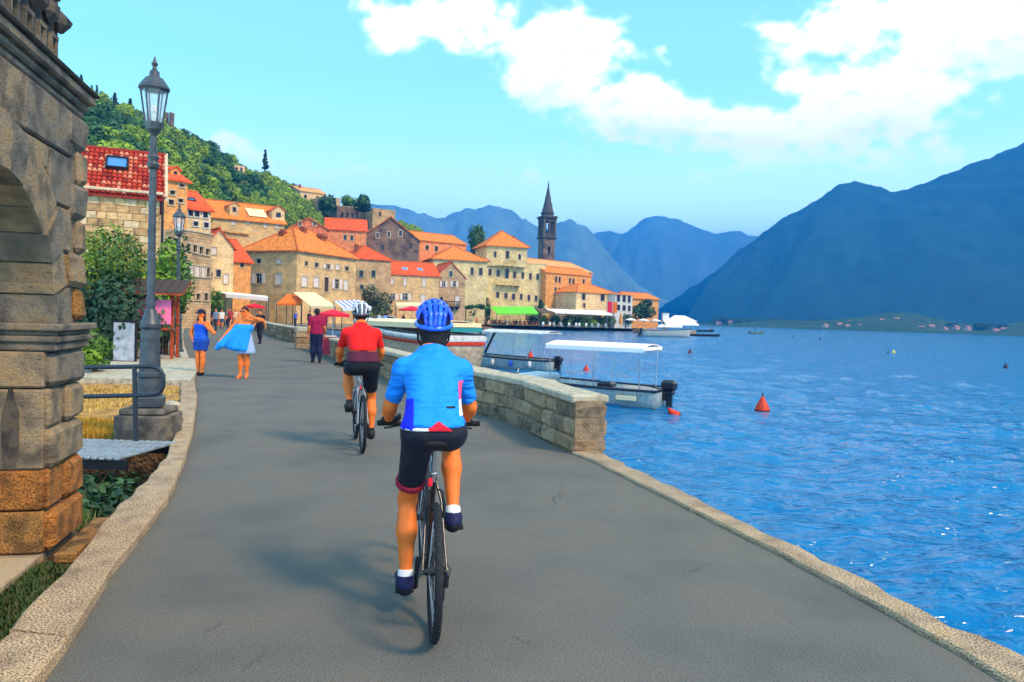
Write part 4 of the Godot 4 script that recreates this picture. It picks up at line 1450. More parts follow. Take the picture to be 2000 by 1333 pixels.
	M.darkmetal = mat(C(44, 46, 50), 0.4, {"metal": 0.5})
	M.rail = mat(C(52, 60, 70), 0.35, {"metal": 0.3})
	M.galv = mat(C(176, 186, 192), 0.5, {"metal": 0.35, "tex": "mottle", "ts": 1.2})
	M.lampglass = pane_mat(C(230, 240, 250), 0.22)
	M.bulb = mat(C(240, 236, 220), 0.4)
	M.dark = mat(C(26, 26, 30), 0.7)
	M.black = mat(C(24, 30, 42), 0.3, {"coat": 0.5})
	M.rubber = mat(C(40, 42, 46), 0.75, {"tex": "grain", "ts": 6.0})
	M.sole = mat(C(226, 216, 222), 0.8)
	M.crack = mat(C(74, 72, 72), 0.95)
	M.amber = mat(C(250, 120, 60), 0.25, {"coat": 1.0})
	M.redlens = mat(C(240, 30, 50), 0.2, {"coat": 1.0})
	M.lip = mat(C(176, 70, 58), 0.6)
	M.skin = mat(C(240, 122, 48), 0.55, {"bump": "hfine", "bh": 0.1})
	M.skin2 = mat(C(236, 134, 72), 0.55, {"tex": "mottle", "ts": 2.0})
	M.boatwhite = mat(C(238, 236, 228), 0.45, {"tex": "mottle", "ts": 0.6})
	M.hullgrey = mat(C(206, 214, 206), 0.4, {"tex": "mottle", "ts": 0.8, "coat": 0.3})
	M.bench = mat(C(206, 196, 176), 0.7, {"tex": "wood", "ts": 1.0})
	M.weed = mat(C(70, 52, 40), 0.7)
	M.cream = mat(C(250, 226, 178), 0.85, {"back": Color(0.5, 0.45, 0.35)})
	M.white = mat(C(246, 242, 234), 0.85, {"back": Color(0.4, 0.4, 0.4)})
	M.orange_cloth = mat(C(244, 122, 34), 0.9, {"back": Color(0.5, 0.25, 0.08)})
	M.green_cloth = mat(C(116, 226, 64), 0.85, {"back": Color(0.2, 0.5, 0.12)})
	M.red_cloth = mat(C(236, 36, 58), 0.85, {"back": Color(0.4, 0.05, 0.08)})
	M.red = mat(C(236, 62, 30), 0.5, {"tex": "mottle", "ts": 1.5})
	M.redpaint = mat(C(214, 92, 44), 0.8, {"tex": "wood", "ts": 1.0})
	M.pink = mat(C(248, 122, 168), 0.7)
	M.teal = mat(C(40, 140, 140), 0.6)


func ribs() -> ImageTexture:
	var im := Image.create(8, 8, false, Image.FORMAT_RGB8)
	for x in 8:
		for y in 8:
			im.set_pixel(x, y, grey(0.5 + 0.5 * cos(TAU * x / 8.0)))
	return ImageTexture.create_from_image(im)


# coursed rubble: two metres square in 256 pixels times the material's scale
func courses(height: bool) -> ImageTexture:
	var r := RandomNumberGenerator.new()
	r.seed = 77
	var im := Image.create(512, 512, false, Image.FORMAT_RGB8)
	im.fill(grey(0.2 if height else 0.84))
	for row in 16:
		var y := row * 32
		var x := -r.randi_range(0, 40)
		while x < 512:
			var w := r.randi_range(36, 84)
			if 512 - x - w < 30:
				w = 512 - x
			var g := r.randf_range(0.87, 1.0)
			var hue := r.randf_range(-0.05, 0.05)
			im.fill_rect(Rect2i(x + 2, y + 2, w - 3, 29), grey(g) if height else Color(g + hue * 0.5, g, g - hue))
			x += w
	return ImageTexture.create_from_image(im)


# one barrel tile across and one course up
func tiles() -> ImageTexture:
	var im := Image.create(64, 64, false, Image.FORMAT_RGB8)
	for x in 64:
		for y in 64:
			im.set_pixel(x, y, grey(0.7 * absf(cos(PI * x / 64.0)) + 0.3 * (y / 63.0)))
	return ImageTexture.create_from_image(im)


# ---------------------------------------------------------------- sky
const FRONT_CLOUDS := [
	[-0.1043, 0.3644, 0.10, 0.035, 1.0], [-0.1489, 0.3358, 0.05, 0.022, 0.8], [-0.0523, 0.3784, 0.08, 0.02, 0.8],
	[0.0377, 0.3469, 0.05, 0.035, 1.0], [0.0684, 0.3151, 0.075, 0.05, 1.1], [0.0362, 0.2939, 0.05, 0.03, 0.9], [0.1288, 0.2704, 0.075, 0.045, 1.0], [0.1870, 0.2636, 0.07, 0.04, 1.0], [0.2070, 0.2391, 0.09, 0.03, 0.9],
	[0.2815, 0.2400, 0.07, 0.03, 0.9], [0.3360, 0.2258, 0.09, 0.035, 1.0], [0.3923, 0.2544, 0.07, 0.05, 1.1], [0.4360, 0.2649, 0.06, 0.04, 1.0], [0.4637, 0.2404, 0.06, 0.04, 1.0], [0.3946, 0.1995, 0.09, 0.03, 0.9], [0.4553, 0.1876, 0.06, 0.022, 0.8], [0.3016, 0.1912, 0.07, 0.02, 0.7],
	[0.3254, 0.3377, 0.07, 0.03, 0.75], [0.3885, 0.3429, 0.10, 0.03, 0.8], [0.4750, 0.3381, 0.12, 0.032, 0.85], [0.5457, 0.3155, 0.09, 0.035, 0.9], [0.4234, 0.3044, 0.04, 0.016, 0.5], [0.6101, 0.3102, 0.12, 0.04, 0.9],
	[-0.3587, 0.1959, 0.03, 0.022, 0.9], [-0.3379, 0.1830, 0.035, 0.02, 0.8], [-0.2651, 0.1708, 0.05, 0.018, 0.8], [-0.2337, 0.1575, 0.06, 0.016, 0.8], [-0.2153, 0.1806, 0.04, 0.014, 0.5], [0.0201, 0.1821, 0.02, 0.02, 0.8], [-0.0589, 0.1636, 0.05, 0.014, 0.45], [0.3098, 0.1360, 0.05, 0.016, 0.6], [0.3507, 0.1505, 0.05, 0.014, 0.45]]


func sky_colour(az: float, el: float, nz: FastNoiseLite, blobs: Array) -> Color:
	var dg := rad_to_deg(el)
	var stops := [[-90.0, Color(0.363, 0.403, 0.415)], [0.0, Color(0.816, 0.971, 0.940)], [7.0, Color(0.803, 0.961, 0.930)], [10.0, Color(0.659, 0.803, 0.777)], [13.0, Color(0.492, 0.675, 0.645)], [17.0, Color(0.390, 0.572, 0.564)], [22.0, Color(0.342, 0.504, 0.515)], [45.0, Color(0.231, 0.432, 0.492)], [90.0, Color(0.159, 0.346, 0.435)]]
	var c: Color = stops[0][1]
	for i in stops.size() - 1:
		if dg >= stops[i][0]:
			c = stops[i][1].lerp(stops[i + 1][1], clampf((dg - stops[i][0]) / (stops[i + 1][0] - stops[i][0]), 0, 1))
	if el < -0.02:
		return c
	var g := 0.0
	var low := 0.0
	for b in blobs:
		var dx := absf(az - b[0])
		if dx > PI:
			dx = TAU - dx
		dx = dx / b[2] * cos(el)
		if dx > 2.2:
			continue
		var dy: float = (el - b[1]) / b[3]
		var e := dx * dx + dy * dy
		if e < 5.0:
			var w: float = b[4] * exp(-e * 0.9)
			g = maxf(g, w) + minf(g, w) * 0.25
			low += w * clampf(-dy, -0.6, 1.0)
	if g < 0.06:
		return c
	var d := Vector3(sin(az) * cos(el), sin(el) * 1.5, cos(az) * cos(el))
	var n := nz.get_noise_3dv(d * 100.0)
	var n2 := nz.get_noise_3dv(d * 260.0 + Vector3(40, 7, 3))
	var k := smoothstep(0.44, 0.84, g + n * 0.7 + n2 * 0.28)
	var shade := clampf(0.16 * low * (0.6 + n) + 0.22 * maxf(0.0, -n2) * minf(g, 1.0), 0.0, 0.24)
	var white := Color(0.706, 0.706, 0.706).lerp(Color(0.475, 0.548, 0.591), clampf(shade * 3.2, 0.0, 0.85))
	white = Color(maxf(white.r, c.r), maxf(white.g, c.g), maxf(white.b, c.b))
	return c.lerp(white, k * 0.97)


func sky_panorama() -> ImageTexture:
	var nz := FastNoiseLite.new()
	nz.noise_type = FastNoiseLite.TYPE_SIMPLEX_SMOOTH
	nz.frequency = 0.11
	nz.fractal_octaves = 5
	nz.fractal_gain = 0.52
	nz.seed = 42
	var r := RandomNumberGenerator.new()
	r.seed = 5
	var blobs := FRONT_CLOUDS.duplicate()
	for i in 26:
		var az := r.randf_range(0.85, TAU - 0.85)
		var el := r.randf_range(0.06, 0.6)
		for k in 5:
			blobs.append([wrapf(az + r.randf_range(-0.16, 0.16), -PI, PI), el + r.randf_range(-0.03, 0.05), r.randf_range(0.05, 0.11), r.randf_range(0.025, 0.05), r.randf_range(0.8, 1.1)])
	for i in 14:
		var az := r.randf_range(-PI, PI)
		var el := r.randf_range(0.62, 1.3)
		for k in 5:
			blobs.append([wrapf(az + r.randf_range(-0.2, 0.2), -PI, PI), el + r.randf_range(-0.05, 0.06), r.randf_range(0.06, 0.14), r.randf_range(0.04, 0.08), r.randf_range(0.8, 1.1)])
	var im := Image.create(800, 400, false, Image.FORMAT_RGB8)
	for y in 400:
		var el := PI / 2 - (y + 0.5) / 400.0 * PI
		for x in 800:
			if el < -0.03:
				im.set_pixel(x, y, sky_colour(0, el, nz, blobs))
			else:
				im.set_pixel(x, y, sky_colour(((x + 0.5) / 800.0 - 0.5) * TAU, el, nz, blobs))
	im.resize(3200, 1600, Image.INTERPOLATE_CUBIC)
	# the half in front of the camera finely
	var x0 := 1180
	var x1 := 2020
	var y0 := 520
	var y1 := 812
	var fine := Image.create(x1 - x0, y1 - y0, false, Image.FORMAT_RGB8)
	var near := blobs.filter(func(b): return absf(b[0]) < 0.9 and b[1] < 0.75)
	for y in range(y0, y1):
		var el := PI / 2 - (y + 0.5) / 1600.0 * PI
		for x in range(x0, x1):
			fine.set_pixel(x - x0, y - y0, sky_colour(((x + 0.5) / 3200.0 - 0.5) * TAU, el, nz, near))
	im.blit_rect(fine, Rect2i(0, 0, x1 - x0, y1 - y0), Vector2i(x0, y0))
	var turned := Image.create(3200, 1600, false, Image.FORMAT_RGB8)  # a panorama begins at -z, with its left edge
	turned.blit_rect(im, Rect2i(1600, 0, 1600, 1600), Vector2i(0, 0))
	turned.blit_rect(im, Rect2i(0, 0, 1600, 1600), Vector2i(1600, 0))
	return ImageTexture.create_from_image(turned)


# ---------------------------------------------------------------- land and water
# foot and ridge: points [x, y, z] from left to right
func mountain(called: String, foot: Array, ridge: Array, cols: int, rows: int, amp: float, ex: float, m: Material, sd: int) -> MeshInstance3D:
	var nz := FastNoiseLite.new()
	nz.seed = sd
	nz.frequency = 1.0
	nz.fractal_octaves = 5
	var st := SurfaceTool.new()
	st.begin(Mesh.PRIMITIVE_TRIANGLES)
	var lr := path_len(ridge)
	var lf := path_len(foot)
	var all := rows + 8
	for j in all + 1:
		for i in cols + 1:
			var f := i / float(cols)
			var a: Vector3 = at_len(foot, lf * f)[0]
			var b: Vector3 = at_len(ridge, lr * f)[0]
			var p: Vector3
			if j <= rows:
				var t := j / float(rows)
				p = a.lerp(b, t)
				var gul := nz.get_noise_2d(f * lr / 260.0 + t * 0.4, t * 0.7 + 3.0) * amp * sin(PI * minf(t * 1.05, 1.0))
				p.y = lerpf(a.y, b.y, pow(t, ex)) + gul + nz.get_noise_2d(f * lr / 60.0, t * 8.0) * amp * 0.22 * t
			else:
				var t := (j - rows) / 8.0
				p = b + (b - a) * t * 0.8
				p.y = lerpf(b.y, a.y - 20.0, t) + nz.get_noise_2d(f * lr / 60.0, 8.0) * amp * 0.22 * (1.0 - t)
			st.add_vertex(p)
	for j in all:
		for i in cols:
			var q := j * (cols + 1) + i
			for k in [q, q + cols + 1, q + 1, q + 1, q + cols + 1, q + cols + 2]:
				st.add_index(k)
	st.generate_normals()
	return structure(called, st.commit(), m)


const HILL := [[-1.00090, 60.0, 150.0, 62.0], [-0.76750, 55.0, 175.0, 62.0], [-0.62752, 60.0, 190.0, 55.428], [-0.56087, 66.0, 195.0, 53.268], [-0.51422, 76.0, 205.0, 52.703], [-0.46757, 84.0, 215.0, 51.256], [-0.42759, 92.0, 228.0, 50.931], [-0.40094, 120.0, 240.0, 50.558],
	[-0.36763, 150.0, 255.0, 49.168], [-0.33432, 152.0, 265.0, 47.104], [-0.30767, 156.0, 272.0, 46.010], [-0.28103, 174.0, 280.0, 43.288], [-0.25438, 178.0, 285.0, 41.059], [-0.21442, 182.0, 285.0, 37.257], [-0.18112, 204.0, 290.0, 36.636], [-0.14782, 210.0, 300.0, 35.363], [-0.10787, 222.0, 310.0, 30.702], [-0.05459, 240.0, 330.0, 23.481], [0.00533, 250.0, 340.0, 10.078]]
var hill_noise: FastNoiseLite


func hill_point(a: float, t: float) -> Vector3:
	var i := clampi(int(a), 0, HILL.size() - 2)
	var f := a - i
	var q := []
	for k in 4:
		q.append(lerpf(HILL[i][k], HILL[i + 1][k], f))
	var d: float = lerpf(q[1], q[2], t)
	var y: float
	if t <= 0.0:
		y = 5.0 + t * 60.0
	elif t <= 1.0:
		y = lerpf(5.0, q[3], pow(t, 0.92)) + hill_noise.get_noise_2d(a * 1.5, t * 4.0) * 3.0 * sin(PI * t)
	else:
		y = q[3] - (t - 1.0) * 30.0
	return Vector3(q[0] * d, y, -d)


func sea() -> void:
	var nz := FastNoiseLite.new()
	nz.seed = 8
	nz.frequency = 1.0
	nz.fractal_octaves = 4
	nz.fractal_gain = 0.5
	var rd := FastNoiseLite.new()
	rd.seed = 31
	rd.frequency = 1.0
	rd.fractal_type = FastNoiseLite.FRACTAL_RIDGED
	rd.fractal_octaves = 3
	var st := SurfaceTool.new()
	st.begin(Mesh.PRIMITIVE_TRIANGLES)
	var rows := 540
	var cols := 460
	for j in rows + 1:
		var r := 3.0 * pow(1700.0, pow(j / float(rows), 1.15))
		for i in cols + 1:
			var a := lerpf(-0.56, 1.9, pow(i / float(cols), 1.3))
			var x := sin(a) * r
			var z := -cos(a) * r
			var fade := clampf(1.0 - r / 120.0, 0.0, 1.0)
			var y := nz.get_noise_2d(x * 0.36 + z * 0.14, z * 0.85 - x * 0.1) * 0.15 * fade
			y += nz.get_noise_2d(x * 0.85 - z * 0.2 + 70.0, z * 1.9) * 0.05 * clampf(1.0 - r / 45.0, 0.0, 1.0)
			y += rd.get_noise_2d(x * 0.4 + z * 0.1 + 9.0, z * 1.05) * 0.035 * fade * fade
			y += nz.get_noise_2d(x * 0.1 + 40.0, z * 0.17) * 0.16 * clampf(1.0 - r / 500.0, 0.0, 1.0)
			st.add_vertex(Vector3(x, -0.85 + y, z))
	for j in rows:
		for i in cols:
			var q := j * (cols + 1) + i
			for k in [q, q + cols + 1, q + 1, q + 1, q + cols + 1, q + cols + 2]:
				st.add_index(k)
	st.generate_normals()
	var m := mat(C(0, 106, 162), 0.13, {"bump": "hwave", "bh": 12.0, "spec": 0.5})
	m.uv1_scale = Vector3(0.11, 0.11, 0.2)
	structure("bay_water", st.commit(), m)


# ---------------------------------------------------------------- the stone gate
func gate() -> void:
	var p := thing("stone_gateway", "weathered stone archway with rounded corner blocks and a heavy cornice at the left edge", "gateway", Vector3(-3.02, 0, -5.01), 1.806)
	var core := Shape.new()
	core.box(Vector3(0.30, 0.6, -0.45), Vector3(0.56, 1.75, 0.86))
	core.box(Vector3(-2.15, 0.6, -0.45), Vector3(0.66, 1.75, 0.86))
	var arc := PackedVector2Array()
	for i in 17:
		var a := PI * i / 16.0
		arc.append(Vector2(-0.9 + cos(a) * 0.93, 1.48 + sin(a) * 0.93))
	arc.append_array(PackedVector2Array([Vector2(-2.48, 1.48), Vector2(-2.48, 3.0), Vector2(0.59, 3.0), Vector2(0.59, 1.48)]))
	extrude(core, arc, -0.88, -0.01)
	core.box(Vector3(-1.1, 3.4, -0.5), Vector3(2.95, 0.8, 0.74))
	obj("wall_core", core, M.gate3, p)
	var tints := [M.gate4, M.gate2, M.gate1, M.gate1, M.gate3]
	var ys := [0.02, 0.30, 0.57, 0.84, 1.10, 1.345]
	for side in 2:
		for k in 5:
			var y: float = (ys[k] + ys[k + 1]) * 0.5
			var h: float = ys[k + 1] - ys[k] - 0.012
			var x0 := -0.03 if side == 0 else -2.5
			var cuts := [[0.0, 0.65]] if k % 2 == 0 else [[0.0, 0.29], [0.30, 0.65]]
			for q in cuts:
				var s := Shape.new()
				var thick: float = 0.5 if q[1] > 0.6 else 0.2
				var w: float = q[1] - q[0] - 0.012
				s.block(Vector3(x0 + (q[0] + q[1]) * 0.5, y, 0.03 - thick * 0.5 + (0.015 if q[0] > 0.0 or k % 2 == 0 else -0.02)), Vector3(w, h, thick), 0.035 if q[1] > 0.6 else 0.018, 0.008, rng)
				obj("stone", s, (M.gate4 if k < 2 and rng.randf() < 0.6 else tints[k]), p)
	# the inner face of the arch's foot, which looks towards the road
	var rev := [[0.02, 0.30, 0.0, 0.42, M.gate2], [0.02, 0.30, 0.425, 0.9, M.gate4], [0.305, 0.57, 0.0, 0.9, M.gate4], [0.575, 1.1, 0.0, 0.9, M.gate1], [1.105, 1.345, 0.0, 0.9, M.gate1]]
	for q in rev:
		var s := Shape.new()
		s.block(Vector3(0.0, (q[0] + q[1]) * 0.5, -0.012 - (q[2] + q[3]) * 0.5), Vector3(0.1, q[1] - q[0] - 0.006, q[3] - q[2] - 0.008), 0.012, 0.004, rng)
		obj("stone", s, q[4], p)
	# a dark old stain in the shape of a bottle, left by a lost fitting
	var st := Shape.new()
	var bottle := PackedVector2Array([Vector2(-0.155, 0.72), Vector2(-0.155, 0.95), Vector2(-0.18, 1.02), Vector2(-0.19, 1.09), Vector2(-0.205, 1.115), Vector2(-0.22, 1.09), Vector2(-0.23, 1.02), Vector2(-0.255, 0.95), Vector2(-0.255, 0.72), Vector2(-0.235, 0.6), Vector2(-0.175, 0.6)])
	var back := PackedVector2Array()
	for q in bottle:
		back.append(Vector2(q.x, q.y))
	var tmp := Shape.new()
	extrude(tmp, back, 0.0, 0.004)
	for i in tmp.v.size():
		tmp.v[i] = Vector3(-0.053 - tmp.v[i].z, tmp.v[i].y, tmp.v[i].x)
		tmp.n[i] = Vector3(-tmp.n[i].z, tmp.n[i].y, tmp.n[i].x)
	obj("dark_stain", tmp, mat(C(96, 92, 88), 0.95, {"tex": "stain", "ts": 1.5}), p)
	for side in 2:
		var x0 := 0.30 if side == 0 else -2.15
		for q in [[1.345, 1.40, 0.025], [1.40, 1.445, 0.045], [1.445, 1.475, 0.035], [1.475, 1.525, 0.07]]:
			var s := Shape.new()
			s.block(Vector3(x0, (q[0] + q[1]) * 0.5, -0.43), Vector3(0.64 + q[2] * 2.0, q[1] - q[0] - 0.002, 0.92 + q[2] * 2.0), 0.01)
			obj("impost_moulding", s, M.gate3, p)
	var nv := 13
	for i in nv:
		var a0 := PI * i / nv + 0.008
		var a1 := PI * (i + 1) / nv - 0.008
		var ro := rng.randf_range(1.13, 1.24)
		var poly := PackedVector2Array()
		for k in 4:
			var a := lerpf(a0, a1, k / 3.0)
			poly.append(Vector2(-0.9 + cos(a) * 0.885, 1.5 + sin(a) * 0.885))
		for k in 2:
			var a := lerpf(a1, a0, k)
			poly.append(Vector2(-0.9 + cos(a) * ro, 1.5 + sin(a) * ro))
		var s := Shape.new()
		extrude(s, poly, -0.9, rng.randf_range(0.025, 0.055))
		obj("voussoir", s, [M.gate1, M.gate1, M.gate3][rng.randi() % 3], p)
	for q in [[-0.01, 0.32, 1.53, 1.76, 0], [0.03, 0.32, 1.77, 2.0, 1], [0.04, 0.34, 2.01, 2.3, 0], [-0.1, 0.34, 2.31, 2.66, 2], [-0.75, -0.11, 2.5, 2.66, 0], [-0.5, 0.36, 2.67, 2.99, 2], [-1.4, -0.51, 2.67, 2.99, 0], [-2.46, -1.41, 2.67, 2.99, 2], [-2.46, -1.85, 1.9, 2.66, 0]]:
		var s := Shape.new()
		s.block(Vector3((q[0] + q[1]) * 0.5, (q[2] + q[3]) * 0.5, -0.03), Vector3(q[1] - q[0] - 0.01, q[3] - q[2] - 0.008, 0.1), 0.012, 0.004, rng)
		obj("ashlar", s, [M.gate1, M.gate2, M.gate3][q[4]], p)
	for k in 6:
		var y0 := 1.535 + 0.243 * k
		var x0 := 0.31 if k % 2 else 0.47
		if k == 5:
			x0 = 0.24
		var s := Shape.new()
		s.block(Vector3((x0 + 0.65) * 0.5, y0 + 0.12, -0.245), Vector3(0.65 - x0, 0.236, 0.56), 0.035, 0.012, rng)
		obj("quoin", s, [M.gate2, M.gate1, M.gate1, M.gate3, M.gate1, M.gate3][k], p)
	for q in [[2.995, 3.05, 0.02], [3.05, 3.1, 0.045], [3.1, 3.17, 0.08], [3.17, 3.2, 0.105], [3.2, 3.235, 0.065]]:
		var s := Shape.new()
		s.block(Vector3(-0.98, (q[0] + q[1]) * 0.5, -0.46), Vector3(3.16 + q[2] * 2.0, q[1] - q[0] - 0.001, 0.9 + q[2] * 2.0), 0.014)
		obj("cornice_moulding", s, M.gate3 if q[2] < 0.1 else M.gatedark, p)
	# storey above the cornice: small framed openings and pointed blocks
	var up := Shape.new()
	var holes := []
	for row in 3:
		for i in 13:
			holes.append([0.09 + 0.225 * i, 0.06 + row * 0.46, 0.075, 0.155])
	facade(up, Vector3(-2.55, 3.235, -0.1), Vector3.RIGHT, Vector3.BACK, 2.95, 1.6, holes, 0.1)
	facade(up, Vector3(0.4, 3.235, -0.1), Vector3.FORWARD, Vector3.RIGHT, 0.8, 1.6, [[0.12, 0.06, 0.075, 0.155], [0.36, 0.06, 0.075, 0.155], [0.6, 0.06, 0.075, 0.155]], 0.1)
	up.face([Vector3(-2.55, 4.835, -0.1), Vector3(0.4, 4.835, -0.1), Vector3(0.4, 4.835, -0.9), Vector3(-2.55, 4.835, -0.9)], Vector3.UP)
	obj("upper_wall", up, M.gatedark, p)
	for row in 3:
		for i in 13:
			var o := Vector3(-2.55 + 0.09 + 0.225 * i + 0.0375, 3.235 + 0.06 + row * 0.46 + 0.0775, -0.1)
			var f := Shape.new()
			f.box(o + Vector3(0, 0.0925, 0.004), Vector3(0.125, 0.03, 0.045))
			f.box(o + Vector3(0, -0.0925, 0.006), Vector3(0.135, 0.03, 0.055))
			for e in [-1, 1]:
				f.box(o + Vector3(e * 0.05, 0, 0.002), Vector3(0.025, 0.155, 0.04))
			obj("opening_frame", f, M.gate3, p)
			if i < 13:
				var b := Shape.new()
				var c := o + Vector3(0.0 if row % 2 else 0.112, 0.23, 0.0)
				b.block(c + Vector3(0, 0, 0.01), Vector3(0.19, 0.15, 0.12), 0.055, 0.012, rng)
				obj("pointed_block", b, M.gatedark, p)
	# step at the foot
	for q in [[0.2, 0.02, 0.24, 0.9, 0.04], [0.62, -0.03, 0.12, 0.7, 0.1]]:
		pass
	var step_ := Shape.new()
	step_.block(Vector3(0.36, 0.0, 0.13), Vector3(0.92, 0.07, 0.14), 0.012, 0.004, rng)
	obj("foot_ledge", step_, M.gate2, p)


func roof_panel(p: Node3D, at: Vector3, w: float, h: float, slope: float) -> void:
	var b := Basis(Vector3.RIGHT, slope)
	var s := Shape.new()
	s.box(at + b * Vector3(0, 0.16, 0), Vector3(w, 0.06, h), b)
	for i in 9:
		s.box(at + b * Vector3(-w * 0.48 + w * 0.96 * i / 8.0, 0.21, 0), Vector3(0.05, 0.05, h), b)
	obj("roof_panel", s, M.cream, p.get_node("roof"))


func gable_window(p: Node3D, at: Vector3, w: float, h: float) -> void:
	var s := Shape.new()
	for e in [-1, 1]:
		s.box(at + Vector3(e * (w * 0.5 + 0.07), 0, 0.02), Vector3(0.14, h, 0.12))
		s.box(at + Vector3(0, e * (h * 0.5 + 0.07), 0.025), Vector3(w + 0.32, 0.14, 0.14))
	var k := obj("window", s, M.trim, p)
	var g := Shape.new()
	g.box(at + Vector3(0, 0, 0.005), Vector3(w, h, 0.03))
	obj("pane", g, M.glass, k)


const NTH := ["first", "second", "third", "fourth", "fifth", "sixth", "seventh", "eighth", "ninth", "tenth", "eleventh", "twelfth", "thirteenth", "fourteenth", "fifteenth", "sixteenth", "seventeenth", "eighteenth", "nineteenth", "twentieth", "twenty-first", "twenty-second", "twenty-third", "twenty-fourth", "twenty-fifth", "twenty-sixth", "twenty-seventh", "twenty-eighth"]


func _ready() -> void:
	rng.seed = 20240
	var cam := Camera3D.new()
	cam.name = "camera"
	cam.position = Vector3(0, 1.65, 0)
	cam.rotation = Vector3(deg_to_rad(-1.7), 0, deg_to_rad(1.72))
	cam.fov = 47.92
	cam.near = 0.05
	cam.far = 9000.0
	add_child(cam)
	cam.current = true
	var env := Environment.new()
	env.background_mode = Environment.BG_SKY
	var sky := Sky.new()
	var pano := PanoramaSkyMaterial.new()
	pano.panorama = sky_panorama()
	pano.energy_multiplier = 4.6
	sky.sky_material = pano
	env.sky = sky
	env.tonemap_mode = Environment.TONE_MAPPER_LINEAR
	env.tonemap_exposure = 1.55
	env.sdfgi_enabled = true
	env.ssao_enabled = true
	env.ssil_enabled = true
	env.fog_enabled = true
	env.fog_light_color = Color(0.08, 0.56, 1.0)
	env.fog_density = 0.00052
	var we := WorldEnvironment.new()
	we.name = "world_environment"
	we.environment = env
	add_child(we)
	var sun := DirectionalLight3D.new()
	sun.name = "sun"
	sun.light_energy = 1.22
	sun.light_color = Color(1.0, 0.84, 0.65)
	sun.light_angular_distance = 12.0
	sun.shadow_enabled = true
	add_child(sun)
	sun.look_at_from_position(Vector3(0.65, 0.82, 0.46), Vector3.ZERO)
	hill_noise = FastNoiseLite.new()
	hill_noise.seed = 4
	hill_noise.frequency = 0.5
	materials()

	# ------------------------------------------------ land, road, water, mountains
	var kerb_in := [Vector3(-1.25, 0, 1.5), Vector3(-1.996, 0.000, -3.307), Vector3(-2.143, 0.000, -3.846), Vector3(-2.417, 0.000, -4.685), Vector3(-2.590, 0.000, -5.425), Vector3(-2.895, 0.000, -6.540), Vector3(-3.422, 0.000, -8.070), Vector3(-4.420, 0.000, -10.742), Vector3(-5.728, 0.000, -13.989), Vector3(-7.840, 0.000, -18.906), Vector3(-9.600, 0.000, -22.914)]
	var kerb_out := [Vector3(-1.6, 0, 1.4), Vector3(-2.358, 0.000, -3.558), Vector3(-2.483, 0.000, -3.979), Vector3(-2.716, 0.000, -4.824), Vector3(-2.891, 0.000, -5.394), Vector3(-3.144, 0.000, -6.243), Vector3(-3.273, 0.000, -6.841), Vector3(-3.671, 0.000, -8.204), Vector3(-4.756, -0.000, -10.984), Vector3(-6.376, 0.000, -14.841), Vector3(-7.753, 0.000, -17.975), Vector3(-9.814, 0.000, -22.806)]
	var far_in := [Vector3(-9.600, 0.000, -22.914), Vector3(-13.666, -0.000, -32.029), Vector3(-20.307, 0.000, -47.267), Vector3(-32.758, 0.000, -76.923)]
	var far_out := [Vector3(-9.814, 0.000, -22.806), Vector3(-13.874, 0.000, -31.868), Vector3(-20.485, 0.000, -47.024), Vector3(-32.902, -0.000, -76.424)]
	var wall_line := [Vector3(0.778, -0.000, -9.391), Vector3(0.442, -0.000, -10.527), Vector3(0.079, 0.000, -11.872), Vector3(-0.666, 0.000, -13.318), Vector3(-2.260, -0.000, -17.156), Vector3(-4.048, 0.000, -21.796), Vector3(-5.934, 0.000, -26.246), Vector3(-8.849, -0.000, -33.459)]
	var far_wall := [Vector3(-11.557, 0.000, -40.692), Vector3(-14.349, 0.000, -46.869), Vector3(-18.404, 0.000, -56.750), Vector3(-24.436, 0.000, -72.345)]
	var rk_in := [Vector3(3.3, 0, 1.5), Vector3(2.369, 0.000, -3.599), Vector3(2.214, 0.000, -4.462), Vector3(1.937, 0.000, -5.572), Vector3(1.462, 0.000, -7.214), Vector3(0.948, 0.000, -9.011), Vector3(0.778, -0.000, -9.391)]
	var rk_out := [Vector3(3.62, 0, 1.5), Vector3(2.628, 0.000, -3.823), Vector3(2.489, 0.000, -4.187), Vector3(2.316, 0.000, -4.991), Vector3(2.051, 0.000, -5.910), Vector3(1.586, 0.000, -7.718), Vector3(1.223, 0.000, -9.089), Vector3(1.126, 0.000, -9.522)]
	var road_pts := kerb_in + far_in.slice(1) + [Vector3(-54.975, 0.000, -133.865), Vector3(-84.178, 0.000, -219.162), Vector3(-54.975, 0.000, -155.289), Vector3(-24.436, 0.000, -72.345)]
	var back: Array = far_wall.duplicate()
	back.reverse()
	road_pts += back.slice(1) + [Vector3(-10.294, 0.000, -37.218)]
	back = wall_line.duplicate()
	back.reverse()
	road_pts += back
	back = rk_in.duplicate()
	back.reverse()
	road_pts += back.slice(1)
	structure("road", sheet(road_pts, 0.0), M.asphalt)
